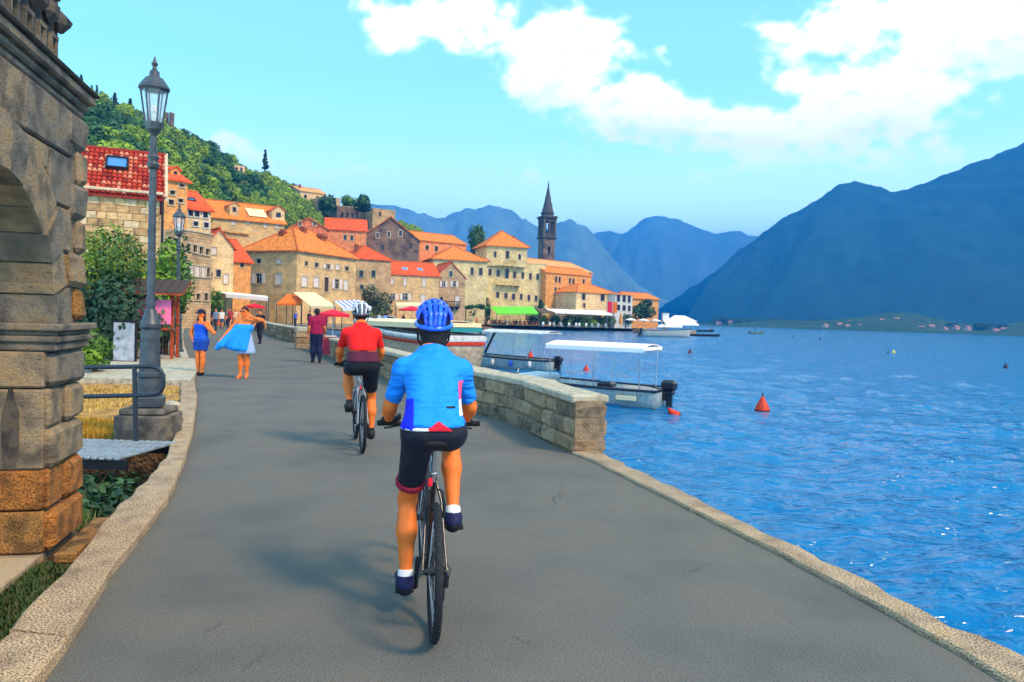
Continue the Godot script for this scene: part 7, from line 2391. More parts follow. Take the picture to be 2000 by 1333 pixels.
func street_things() -> void:
	awning("street_awning", "long white flat awning over the pavement left of the large stone house", Vector3(-34.615, 3.834, -88.000), Vector3(-26.989, 3.301, -84.000), Vector3(-25.487, 3.070, -80.000), Vector3(-29.970, 3.308, -80.000), M.white, 0.0, 0.35)
	awning("cafe_awning", "cream sloping awning in front of the large stone house", Vector3(-28.104, 4.135, -98.000), Vector3(-25.364, 4.217, -98.000), Vector3(-20.799, 2.465, -90.000), Vector3(-23.737, 2.377, -90.000), M.cream, 0.0, 0.25)
	awning("cafe_awning", "orange canvas awning left of the cream awning", Vector3(-29.176, 3.873, -99.000), Vector3(-27.198, 3.932, -99.000), Vector3(-26.201, 2.699, -95.000), Vector3(-29.238, 2.608, -95.000), M.orange_cloth, 0.0, 0.2)
	awning("cafe_awning", "white awning with lilac stripes behind the cyclist in red", Vector3(-20.060, 2.996, -86.000), Vector3(-17.314, 3.192, -86.000), Vector3(-14.703, 2.381, -80.000), Vector3(-17.792, 2.235, -80.000), M.white, 0.0, 0.3, mat(C(150, 150, 214), 0.9))
	awning("cafe_awning", "flat tan canopy below the white framed windows", Vector3(-19.623, 3.704, -128.000), Vector3(-13.998, 3.873, -128.000), Vector3(-13.004, 3.291, -122.000), Vector3(-18.528, 3.126, -122.000), M.cream, 0.0, 0.3)
	parasol("red parasol behind the man in maroon", Vector3(-12.167, 1.077, -52.000) * Vector3(1, 0, 1) + Vector3(0, 0, 0), 1.1, 1.9, M.red_cloth)
	parasol("pink red parasol left of the parked white car", Vector3(-26.948, 1.481, -80.000) * Vector3(1, 0, 1), 1.1, 2.4, M.red_cloth)
	parasol("dark red parasol over the quay left of the blue helmet", Vector3(-14.464, 1.363, -110.000) * Vector3(1, 0, 1), 1.9, 3.0, M.red_cloth)
	car("white car parked by the white street awning", Vector3(-40.745, 0.000, -128.143) + Vector3(0.5, 0, -18), -1.3, mat(C(236, 240, 244), 0.25, {"coat": 1.0}))
	car("dark parked car behind the far sea wall", Vector3(-39.777, 0.000, -136.862) + Vector3(-3, 0, -4), -0.5, mat(C(40, 48, 60), 0.25, {"coat": 1.0}))
	car("white car parked near the lilac striped awning", Vector3(-30.034, -0.000, -140.379) + Vector3(-9.5, 0, -34), -0.3, mat(C(236, 240, 244), 0.25, {"coat": 1.0}))
	car("pale blue car parked beside the olive bushes", Vector3(-18.913, 1.882, -120.000) * Vector3(1, 0, 1) + Vector3(-1, 0, 0), 0.2, mat(C(190, 214, 226), 0.25, {"coat": 1.0}))
	var lime := [Color(0.2, 0.33, 0.02), Color(0.3, 0.42, 0.03), Color(0.1, 0.2, 0.03)]
	var olive := [Color(0.16, 0.15, 0.07), Color(0.1, 0.11, 0.05), Color(0.2, 0.2, 0.1), Color(0.12, 0.17, 0.04)]
	tree("olive_tree", "greyish olive tree against the dark stone house", Vector3(-22.964, 1.800, -126.000) * Vector3(1, 0, 1), 6.0, 3.0, 1700, 0.25, olive, 10, "", 0.05)
	tree("olive_tree", "smaller olive bush at the corner of the dark stone house", Vector3(-20.447, 1.849, -122.000) * Vector3(1, 0, 1), 4.4, 1.8, 1000, 0.22, olive, 8, "", 0.05)
	tree("lime_bush", "yellow green bush left of the olive tree", Vector3(-21.916, 2.186, -112.000) * Vector3(1, 0, 1), 2.9, 1.3, 700, 0.2, lime, 7, "", 0.0)
	tree("lime_bush", "bright lime green bush above the red parasol", Vector3(-12.231, 2.069, -118.000) * Vector3(1, 0, 1), 3.4, 1.7, 900, 0.2, lime, 8, "", 0.25)
	tree("street_tree", "small round green street tree by the orange pot", Vector3(-30.954, 1.787, -80.000) * Vector3(1, 0, 1), 3.6, 1.1, 1200, 0.13, [Color(0.07, 0.18, 0.03), Color(0.14, 0.28, 0.03)], 8, "", 0.3)
	var pot := Shape.new()
	pot.lathe([Vector2(0, 0), Vector2(0.35, 0), Vector2(0.45, 0.9), Vector2(0.52, 0.95), Vector2(0.5, 1.05), Vector2(0, 1.0)], 14)
	var po := obj("large_pot", pot, mat(C(226, 96, 40), 0.8))
	po.position = Vector3(-29.963, 1.271, -78.000) * Vector3(1, 0, 1)
	tag(po, "large orange clay pot in the street below the small round tree", "pot")
	var cl := Shape.new()
	for i in 9:
		cl.slab([Vector3(-0.35 + 0.075 * i, 0.02, 0.04), Vector3(-0.28 + 0.075 * i, 0.02, 0.04 + 0.02 * (i % 2)), Vector3(-0.28 + 0.075 * i, 0.012, -0.3), Vector3(-0.35 + 0.075 * i, 0.012, -0.3)], 0.02)
		cl.face([Vector3(-0.35 + 0.075 * i, 0.02, 0.04), Vector3(-0.28 + 0.075 * i, 0.02, 0.04 + 0.02 * (i % 2)), Vector3(-0.275 + 0.075 * i, -0.62, 0.06), Vector3(-0.355 + 0.075 * i, -0.6, 0.06)], Vector3.BACK)
	var cp := obj("beach_towel", cl, mat(C(236, 66, 96), 0.95, {"tex": "speck", "ts": 2.0}))
	cp.position = Vector3(-6.730, 0.000, -28.171) + Vector3(-0.02, 0.74, 0.0)
	cp.rotation.y = -0.3
	tag(cp, "red and pale towel hanging over the sea wall beside the man in maroon", "towel")


func terrace() -> void:
	# pergola hedge left of the green awning
	var p := thing("pergola", "long dark green planted pergola on the quay between lime bush and green awning", "pergola", Vector3(-11.144, 1.536, -165.000) * Vector3(1, 0, 1))
	var o := -p.position
	for u in [Vector3(-17.003, 3.602, -168.000), Vector3(-13.647, 3.703, -168.000), Vector3(-10.291, 3.803, -168.000), Vector3(-6.040, 3.931, -168.000)]:
		var s := Shape.new()
		s.tube([Vector3(u.x, 0, u.z) + o, Vector3(u.x, 3.2, u.z) + o], 0.12, 6)
		obj("post", s, M.darkwood, p)
	var lv := Shape.new()
	for u in [Vector3(-16.328, 3.510, -168.000), Vector3(-14.318, 3.682, -168.000), Vector3(-12.304, 3.743, -168.000), Vector3(-10.291, 3.803, -168.000), Vector3(-8.277, 3.864, -168.000), Vector3(-6.264, 3.924, -168.000)]:
		leaves(lv, u + o, Vector3(1.5, 0.75, 1.5), 420, 0.22, [Color(0.04, 0.13, 0.03), Color(0.06, 0.18, 0.03), Color(0.03, 0.08, 0.03)], 6)
	obj("foliage", lv, M.leaf, p)
	var wl := thing("terrace_wall", "pale stone terrace wall below the palace windows", "wall", Vector3(-0.219, 3.659, -178.000) * Vector3(1, 0, 1))
	var ws := Shape.new()
	var a := Vector3(-5.162, 4.309, -176.000)
	var b := Vector3(8.225, 5.049, -182.000)
	ws.slab([Vector3(a.x, a.y, a.z) - wl.position, Vector3(b.x, b.y, b.z) - wl.position, Vector3(b.x, b.y, b.z - 1.0) - wl.position, Vector3(a.x, a.y, a.z - 1.0) - wl.position], a.y + 0.2)
	obj("wall", ws, M.wallC, wl)
	awning("terrace_awning", "bright green awning over the waterside terrace", Vector3(-5.216, 4.159, -174.000), Vector3(4.449, 4.480, -176.000), Vector3(5.735, 2.962, -171.000), Vector3(-3.561, 2.669, -169.000), M.green_cloth, 0.0, 0.25)
	awning("terrace_awning", "long white awning right of the green awning", Vector3(7.122, 4.117, -178.000), Vector3(22.070, 4.171, -186.000), Vector3(23.809, 3.214, -182.000), Vector3(9.536, 3.327, -174.000), M.white, 0.0, 0.2)
	awning("terrace_awning", "small dark brown awning between the green and white awnings", Vector3(4.929, 4.143, -176.000), Vector3(7.553, 4.117, -177.000), Vector3(8.514, 3.166, -172.000), Vector3(5.956, 3.196, -171.000), mat(C(96, 84, 66), 0.9), 0.0, 0.15)
	var hd := [Color(0.05, 0.14, 0.03), Color(0.1, 0.2, 0.03), Color(0.03, 0.08, 0.03), Color(0.2, 0.26, 0.03)]
	var us := [Vector3(4.554, 1.083, -176.000), Vector3(7.174, 1.158, -177.000), Vector3(9.826, 1.115, -178.000), Vector3(12.505, 1.190, -179.000), Vector3(15.216, 1.147, -180.000), Vector3(18.052, 1.222, -182.000), Vector3(20.951, 1.175, -184.000), Vector3(23.904, 1.252, -186.000), Vector3(27.966, 1.223, -190.000)]
	for i in us.size():
		var t := tree("hedge_shrub", ["green shrub at the right end of the green awning", "dark shrub under the start of the white awning", "round hedge shrub below the white awning, left of the variegated one", "pale variegated shrub below the white awning", "dark hedge shrub below the middle of the white awning", "yellow flowering shrub on the terrace", "leafy hedge shrub at the end of the white awning", "taller hedge shrub left of the closed tan parasol", "tall green shrub right of the closed tan parasol"][i], us[i] * Vector3(1, 0, 1), 2.9 if i < 7 else 3.6, 2.0, 700, 0.22, hd if i != 5 else [Color(0.5, 0.5, 0.03), Color(0.3, 0.38, 0.03)], 7, "", 0.0)
	# glass and dark fence with diners behind
	var f := thing("terrace_fence", "dark low fence in front of the diners under the green awning", "fence", Vector3(1.030, -0.335, -168.000) * Vector3(1, 0, 1))
	var fa := Vector3(-4.873, -0.500, -167.000) * Vector3(1, 0, 1) - f.position
	var fb := Vector3(5.948, -0.223, -171.000) * Vector3(1, 0, 1) - f.position
	for i in 13:
		var s := Shape.new()
		s.box(fa.lerp(fb, i / 12.0) + Vector3(0, 0.55, 0), Vector3(0.08, 1.1, 0.08))
		obj("post", s, M.boatwhite if i % 4 == 0 else M.dark, f)
	for y in [0.3, 0.65, 1.05]:
		var s := Shape.new()
		s.tube([fa + Vector3(0, y, 0), fb + Vector3(0, y, 0)], 0.05, 5)
		obj("rail", s, M.dark, f)
	for i in 12:
		var q := (fa + f.position).lerp(fb + f.position, (i + 0.5) / 12.0) + Vector3(rng.randf_range(-0.2, 0.2), 0, -rng.randf_range(1.0, 2.4))
		diner("%s seated diner from the left under the green awning" % NTH[i], q, rng.randf() * TAU, [C(40, 44, 60), C(70, 50, 60), C(30, 34, 44), C(120, 60, 60), C(210, 210, 214)][rng.randi() % 5], "diners under the green awning")
	# white chairs along the open quay
	var ch := thing("white_chair", "small white chair on the open quay below the hedge, leftmost of the row", "chair", Vector3.ZERO, 0.0, "white chairs along the quay")
	var cs := Shape.new()
	cs.block(Vector3(0, 0.45, 0), Vector3(0.5, 0.06, 0.5), 0.02)
	obj("seat", cs, M.white, ch)
	var cb := Shape.new()
	cb.block(Vector3(0, 0.75, 0.24), Vector3(0.5, 0.6, 0.06), 0.02)
	obj("backrest", cb, M.white, ch)
	for sx in [-1, 1]:
		for sz in [-1, 1]:
			var l := Shape.new()
			l.tube([Vector3(sx * 0.22, 0, sz * 0.22), Vector3(sx * 0.2, 0.44, sz * 0.2)], 0.025, 5)
			obj("leg", l, M.white, ch)
	for i in 11:
		var q := (Vector3(6.745, -0.199, -171.000) * Vector3(1, 0, 1)).lerp(Vector3(21.618, -0.114, -181.000) * Vector3(1, 0, 1), i / 10.0) + Vector3(rng.randf_range(-0.4, 0.4), 0, rng.randf_range(-0.6, 0.6))
		if i == 0:
			ch.position = q
			ch.rotation.y = 0.2
		else:
			copy(ch, q, rng.randf_range(-0.7, 0.7), "small white chair on the open quay below the hedge, %s from the left" % NTH[i], "white chairs along the quay")
	# shrubs trained up the palace wall
	var dk := [Color(0.03, 0.09, 0.03), Color(0.05, 0.13, 0.03)]
	tree("climbing_shrub", "broad dark shrub climbing the palace wall at its left end", Vector3(-9.498, 3.657, -172.000) * Vector3(1, 0, 1), 6.4, 1.4, 1000, 0.25, dk, 9, "", 0.0)
	tree("climbing_shrub", "narrow dark pointed shrub by the palace's large window", Vector3(-5.864, 3.664, -173.000) * Vector3(1, 0, 1), 6.0, 1.1, 900, 0.25, dk, 8, "", 0.0)
	tree("climbing_shrub", "dark ivy on the corner between palace and orange house", Vector3(6.591, 4.486, -180.000) * Vector3(1, 0, 1), 6.3, 1.0, 800, 0.25, dk, 8, "", 0.25)
	for q in [[Vector3(22.144, 4.894, -176.000), M.red_cloth, "red"], [Vector3(23.452, 4.830, -177.000), M.orange_cloth, "orange"]]:
		var bn := thing("banner", "tall %s banner hanging on a pole before the low house" % q[2], "banner", q[0] * Vector3(1, 0, 1), 0.1)
		var s := Shape.new()
		s.tube([Vector3(-0.55, 0, 0), Vector3(-0.55, q[0].y + 1.4, 0)], 0.05, 6)
		obj("pole", s, M.steel, bn)
		var c := Shape.new()
		c.box(Vector3(0.02, q[0].y, 0), Vector3(1.05, 2.5, 0.04))
		obj("cloth", c, q[1], bn)
	var cpz := thing("closed_parasol", "closed tan parasol standing on the quay between two shrubs", "parasol", Vector3(25.046, 0.266, -178.000) * Vector3(1, 0, 1))
	var cz := Shape.new()
	cz.lathe([Vector2(0.25, 0), Vector2(0.25, 0.2), Vector2(0.06, 0.22), Vector2(0.06, 1.0), Vector2(0.5, 1.1), Vector2(0.42, 2.2), Vector2(0.12, 3.6), Vector2(0.0, 3.8)], 9)
	obj("folded_canopy", cz, mat(C(226, 150, 72), 0.9), cpz)
	for q in [[Vector3(28.624, 1.022, -186.000), "white parasol nearest the tall green shrub on the quay"], [Vector3(32.412, 0.850, -190.000), "white parasol at the root of the jetty"], [Vector3(36.071, 0.793, -194.000), "white parasol on the jetty, left of the white hut"]]:
		parasol(q[1], q[0] * Vector3(1, 0, 1), 1.5, 2.6, M.white)
	# jetty with pavilions
	var j := Shape.new()
	var ja := Vector3(28.072, -0.300, -167.578)
	var jb := Vector3(42.202, -0.300, -172.347)
	j.slab([Vector3(ja.x, 0.0, ja.z), Vector3(jb.x, 0.0, jb.z - 4), Vector3(jb.x + 1, 0.0, jb.z - 12), Vector3(ja.x, 0.0, ja.z - 12)], 0.7)
	structure("jetty", j, M.quay)
	awning("jetty_pavilion", "grey white hipped pavilion roof on the jetty", Vector3(39.069, 2.292, -199.000), Vector3(46.457, 2.512, -200.000), Vector3(46.682, 1.516, -192.000), Vector3(37.840, 1.393, -190.000), M.white, 0.0, 0.3)
	awning("jetty_pavilion", "second white canopy on the jetty with a pointed top", Vector3(42.990, 3.756, -204.000), Vector3(45.711, 3.702, -204.000), Vector3(47.584, 2.287, -198.000), Vector3(39.664, 2.313, -198.000), M.white, 0.0, 0.2)
	awning("jetty_pavilion", "low white canopy nearest the grey motor boat", Vector3(36.965, 1.224, -192.000), Vector3(42.084, 1.250, -192.000), Vector3(41.726, 0.773, -188.000), Vector3(35.461, 0.710, -188.000), M.white, 0.0, 0.15)
	var hut := thing("white_hut", "small white hut with a flat top on the jetty", "hut", Vector3(39.704, 1.242, -200.000) * Vector3(1, 0, 1))
	var hs := Shape.new()
	facade(hs, Vector3(-0.8, 0, 0.8), Vector3.RIGHT, Vector3.BACK, 1.6, 4.0, [[0.5, 0.1, 0.6, 1.9]])
	hs.box(Vector3(0, 2.0, -0.02), Vector3(1.58, 3.98, 1.2))
	obj("wall", hs, M.white, hut)
	var hr := Shape.new()
	hr.block(Vector3(0, 4.08, 0.1), Vector3(1.9, 0.16, 1.9), 0.03)
	obj("roof", hr, M.boatwhite, hut)


func diner(label: String, at: Vector3, turn: float, col: Color, group: String) -> void:
	var p := thing("person", label, "person", at, turn, group)
	obj("body", flesh([[Vector3(0, 0.55, 0), Vector3(0, 0.95, 0), 0.15, 0.17], [Vector3(-0.17, 1.0, 0), Vector3(0.17, 1.0, 0), 0.08, 0.08], [Vector3(0, 1.05, 0), Vector3(0, 1.18, 0), 0.06, 0.06], [Vector3(0, 1.28, 0), Vector3(0, 1.33, -0.02), 0.1, 0.1], [Vector3(-0.1, 0.5, 0), Vector3(-0.12, 0.5, -0.42), 0.09, 0.07], [Vector3(0.1, 0.5, 0), Vector3(0.12, 0.5, -0.42), 0.09, 0.07], [Vector3(-0.12, 0.5, -0.42), Vector3(-0.12, 0.08, -0.4), 0.06, 0.05], [Vector3(0.12, 0.5, -0.42), Vector3(0.12, 0.08, -0.4), 0.06, 0.05], [Vector3(-0.2, 1.0, 0), Vector3(-0.24, 0.75, -0.1), 0.05, 0.045], [Vector3(-0.24, 0.75, -0.1), Vector3(-0.15, 0.78, -0.35), 0.045, 0.035], [Vector3(0.2, 1.0, 0), Vector3(0.24, 0.75, -0.1), 0.05, 0.045], [Vector3(0.24, 0.75, -0.1), Vector3(0.15, 0.78, -0.35), 0.045, 0.035]], 0.045, 40.0), M.skin2, p)
	obj("shirt", flesh([[Vector3(0, 0.55, 0), Vector3(0, 0.95, 0), 0.18, 0.2], [Vector3(-0.17, 1.0, 0), Vector3(0.17, 1.0, 0), 0.105, 0.105]], 0.045, 40.0), mat(col, 0.9), p)
	obj("hair", flesh([[Vector3(0, 1.34, 0.02), Vector3(0, 1.36, 0.0), 0.12, 0.11]], 0.04, 40.0), M.dark, p)
	var c := thing("dining_chair", "dark chair under the " + label, "chair", at, turn, "chairs under the green awning")
	var s := Shape.new()
	s.box(Vector3(0, 0.4, -0.05), Vector3(0.5, 0.05, 0.5))
	obj("seat", s, M.dark, c)
	var b := Shape.new()
	b.box(Vector3(0, 0.7, 0.25), Vector3(0.5, 0.6, 0.05))
	obj("backrest", b, M.dark, c)
	for sx in [-1, 1]:
		for sz in [-0.28, 0.2]:
			var l := Shape.new()
			l.box(Vector3(sx * 0.22, 0.19, sz), Vector3(0.04, 0.38, 0.04))
			obj("leg", l, M.dark, c)


func boats() -> void:
	var W := -0.85
	# motor boat with the thick white canopy
	var s := Vector3(4.249, -0.850, -22.718)
	var bow := Vector3(-0.368, -0.850, -25.163)
	var dir := (bow - s).normalized()
	var turn := atan2(-dir.x, -dir.z)
	var b := boat("motor_boat", "grey white open boat with a white canopy moored at the end of the sea wall", s.lerp(bow, 0.5), turn, 5.8, 2.0, 0.52, M.hullgrey, M.boatwhite)
	canopy(b, 2.55, -0.55, 1.8, 1.86, 0.5, M.white, M.steel, 0.12)
	outboard(b, Vector3(0, 0.32, 2.92), 0.95)
	var pl := Shape.new()
	pl.block(Vector3(1.0, 0.3, 2.1), Vector3(0.03, 0.13, 0.62), 0.006)
	pl.block(Vector3(-1.0, 0.3, 2.1), Vector3(0.03, 0.13, 0.62), 0.006)
	obj("name_plate", pl, M.cream, b)
	var fd := Shape.new()
	fd.block(Vector3(-0.72, 0.62, 1.4), Vector3(0.42, 0.22, 0.5), 0.07)
	obj("seat_cushion", fd, M.black, b)
	var wr := Shape.new()
	wr.block(Vector3(0, 0.66, -1.2), Vector3(1.5, 0.24, 0.9), 0.08)
	obj("deck_cover", wr, M.boatwhite, b)
	# boat behind it with a dark arch
	var s2 := Vector3(1.795, -0.850, -36.426)
	var b2w := Vector3(-2.414, -0.850, -38.680)
	var d2 := (b2w - s2).normalized()
	var b2 := boat("motor_boat", "grey boat with a dark roll bar and a thin flat canopy, farther along the wall", s2.lerp(b2w, 0.5), atan2(-d2.x, -d2.z), 5.4, 1.9, 0.55, M.hullgrey, M.bench)
	canopy(b2, 2.6, -0.9, 1.7, 1.95, 0.5, M.boatwhite, M.steel, 0.05)
	outboard(b2, Vector3(0, 0.3, 2.72), 0.9)
	var arch := Shape.new()
	arch.tube([Vector3(-0.75, 0.5, -1.7), Vector3(-0.7, 1.9, -0.95), Vector3(0.7, 1.9, -0.95), Vector3(0.75, 0.5, -1.7)], 0.07, 8)
	obj("roll_bar", arch, M.black, b2)
	for k in 4:
		var fe := Shape.new()
		fe.ball(Vector3(-0.9, 0.36, -1.2 + k * 1.0), Vector3(0.1, 0.17, 0.1), 10, 8, Basis(), -0.98)
		obj("fender", fe, M.boatwhite if k != 2 else mat(C(40, 90, 200), 0.4), b2)
	# big excursion boat behind the blue helmet
	var s3 := Vector3(-1.863, 0.278, -29.000)
	var e3 := Vector3(-6.888, -0.122, -34.500)
	s3.y = W
	e3.y = W
	var d3 := (e3 - s3).normalized()
	var len3 := s3.distance_to(e3)
	var b3 := boat("excursion_boat", "wooden excursion boat with white and red stripes and cream roof behind the blue helmet", s3.lerp(e3, 0.5), atan2(-d3.x, -d3.z), len3, 2.5, 1.8, mat(C(232, 208, 172), 0.6, {"tex": "wood", "ts": 0.8}), M.bench)
	for e in [-1, 1]:
		for q in [[1.66, 0.24, M.boatwhite], [1.47, 0.10, M.red]]:
			var st := Shape.new()
			var pts := []
			for i in 9:
				var t := i / 8.0 * 0.92
				var hb := 1.25 * pow(1.0 - pow(t, 2.6), 0.62) * (0.88 + 0.12 * minf(1.0, t * 3.0))
				pts.append(Vector3(e * (hb - 0.02 + 0.006), q[0] * (1.0 + 0.35 * t * t), len3 * 0.5 - len3 * t - t * 0.22))
			st.tube(pts, q[1] * 0.5, 6)
			obj("stripe", st, q[2], b3)
	canopy(b3, len3 * 0.5 - 0.3, -len3 * 0.22, 2.3, 2.34, 1.8, M.cream, M.boatwhite, 0.2)
	var td := Shape.new()
	td.box(Vector3(0, 2.0, len3 * 0.5 - 0.24), Vector3(2.25, 0.17, 0.04))
	obj("teal_board", td, M.teal, b3)
	for q in [[1.67, 0.24, M.boatwhite], [1.47, 0.12, M.red]]:
		var tb := Shape.new()
		tb.block(Vector3(0, q[0], len3 * 0.5 + 0.02), Vector3(2.1, q[1], 0.05), 0.01)
		obj("transom_board", tb, q[2], b3)
	# smaller boats in the harbour behind the wall
	var small := [[Vector3(-17.631, -0.850, -89.549), 0.9, 4.8, "white boat moored behind the cyclist in red", M.boatwhite], [Vector3(-20.554, -0.850, -85.560), 1.2, 4.6, "pale boat moored beyond the wall pier", M.boatwhite], [Vector3(-34.999, -0.850, -120.776) + Vector3(5, 0, 4), 0.7, 4.6, "dark hulled boat with a white inside beyond the far sea wall", mat(C(36, 44, 54), 0.4)], [Vector3(-18.969, -0.850, -111.362), 0.5, 5.0, "white boat with a blue cover in the inner harbour", M.boatwhite], [Vector3(-10.928, -0.850, -155.142), -0.9, 5.2, "white boat tied to the quay right of the blue helmet", M.boatwhite], [Vector3(-15.095, -0.850, -170.586), -1.2, 5.0, "cream boat tied to the quay behind the blue helmet", mat(C(236, 214, 176), 0.5)]]
	for q in small:
		var k := boat("small_boat", q[3], q[0], q[1], q[2], 1.8, 0.6, q[4], M.boatwhite, "small boats in the inner harbour")
		outboard(k, Vector3(0, 0.3, q[2] * 0.5 + 0.02), 0.8)
	var cov := Shape.new()
	cov.block(Vector3(-18.969, -0.850, -111.362) + Vector3(0, 0.7, 0.2), Vector3(1.5, 0.4, 2.2), 0.15)
	var co := obj("boat_cover", cov, mat(C(46, 90, 190), 0.8))
	tag(co, "blue cover lying over the boat in the inner harbour", "cover")
	# boats off the jetty
	var j := boat("motor_boat", "grey motor boat with a dark engine moored in front of the jetty", Vector3(26.748, -0.850, -133.887), -1.35, 9.0, 2.6, 1.1, M.hullgrey, M.boatwhite)
	outboard(j, Vector3(0, 0.6, 4.5), 1.5, -0.5)
	var j2 := boat("low_boat", "long low dark boat lying off the end of the jetty", Vector3(38.797, -0.850, -157.049), -1.45, 7.4, 1.6, 0.35, mat(C(36, 40, 44), 0.5), M.dark)
	var j3 := boat("low_boat", "small dark boat with a person behind the long low boat", Vector3(62.158, -0.850, -247.157), -1.5, 5.4, 1.6, 0.5, mat(C(36, 40, 44), 0.5), M.dark)
	diner("person sitting in the small dark boat off the jetty", Vector3(65.391, -0.850, -252.653) + Vector3(0, -0.1, 0), 1.0, C(40, 44, 60), "")
	var dg := boat("dinghy", "small grey green dinghy floating alone on the open bay", Vector3(71.312, -0.850, -224.569), -1.4, 4.4, 1.6, 0.6, mat(C(120, 140, 130), 0.5), M.bench)
	var ms := Shape.new()
	ms.tube([Vector3(0, 0.3, -0.6), Vector3(0, 2.2, -0.6)], 0.04, 6)
	obj("mast", ms, M.steel, dg)
	for q in [[Vector3(0.281, -0.850, -28.882) + Vector3(0, 0.62, 0), Vector3(-0.1, 0.55, -13.2), "thin mooring rope from the canopy boat's bow to the sea wall"], [Vector3(-1.909, -0.850, -38.922) + Vector3(0, 0.6, 0), Vector3(-3.6, 0.5, -22.6), "thin mooring rope from the roll bar boat to the sea wall"]]:
		var rp := Shape.new()
		var pts := []
		for i in 9:
			pts.append(q[0].lerp(q[1], i / 8.0) - Vector3(0, 0.25 * sin(PI * i / 8.0), 0))
		rp.tube(pts, 0.012, 5)
		tag(obj("mooring_rope", rp, M.cream), q[2], "rope")
	# buoys
	buoy("large red cone buoy in open water at the right", Vector3(7.458, -0.850, -22.634), 0.44, M.red)
	buoy("tilted red buoy just right of the outboard motor", Vector3(4.424, -0.850, -20.397), 0.33, M.red, 0.75)
	buoy("small red buoy framed by the canopy poles", Vector3(3.683, -0.850, -37.594), 0.34, M.red)
	buoy("red buoy behind the outboard of the farther boat", Vector3(1.174, -0.850, -47.483), 0.52, M.red)
	buoy("dark topped buoy between canopy boat and jetty", Vector3(14.887, -0.850, -64.016), 0.42, mat(C(90, 36, 50), 0.6))
	buoy("dark buoy at the far right of the bay", Vector3(35.520, -0.850, -55.097), 0.34, mat(C(40, 40, 60), 0.6))
	buoy("tiny dark buoy beyond the dinghy, leftmost of three", Vector3(66.780, -0.850, -182.621), 0.5, mat(C(40, 40, 60), 0.6))
	buoy("tiny dark buoy beyond the dinghy, middle of three", Vector3(72.233, -0.850, -189.260), 0.4, mat(C(40, 40, 60), 0.6))
	buoy("tiny dark buoy beyond the dinghy, rightmost of three", Vector3(62.828, -0.850, -156.634), 0.5, mat(C(40, 40, 60), 0.6))
	buoy("tiny dark buoy left of the yellow buoy", Vector3(40.030, -0.850, -81.613), 0.26, mat(C(40, 40, 60), 0.6))
	buoy("pale yellow buoy far out on the bay", Vector3(40.922, -0.850, -82.204), 0.4, mat(C(206, 196, 96), 0.6))


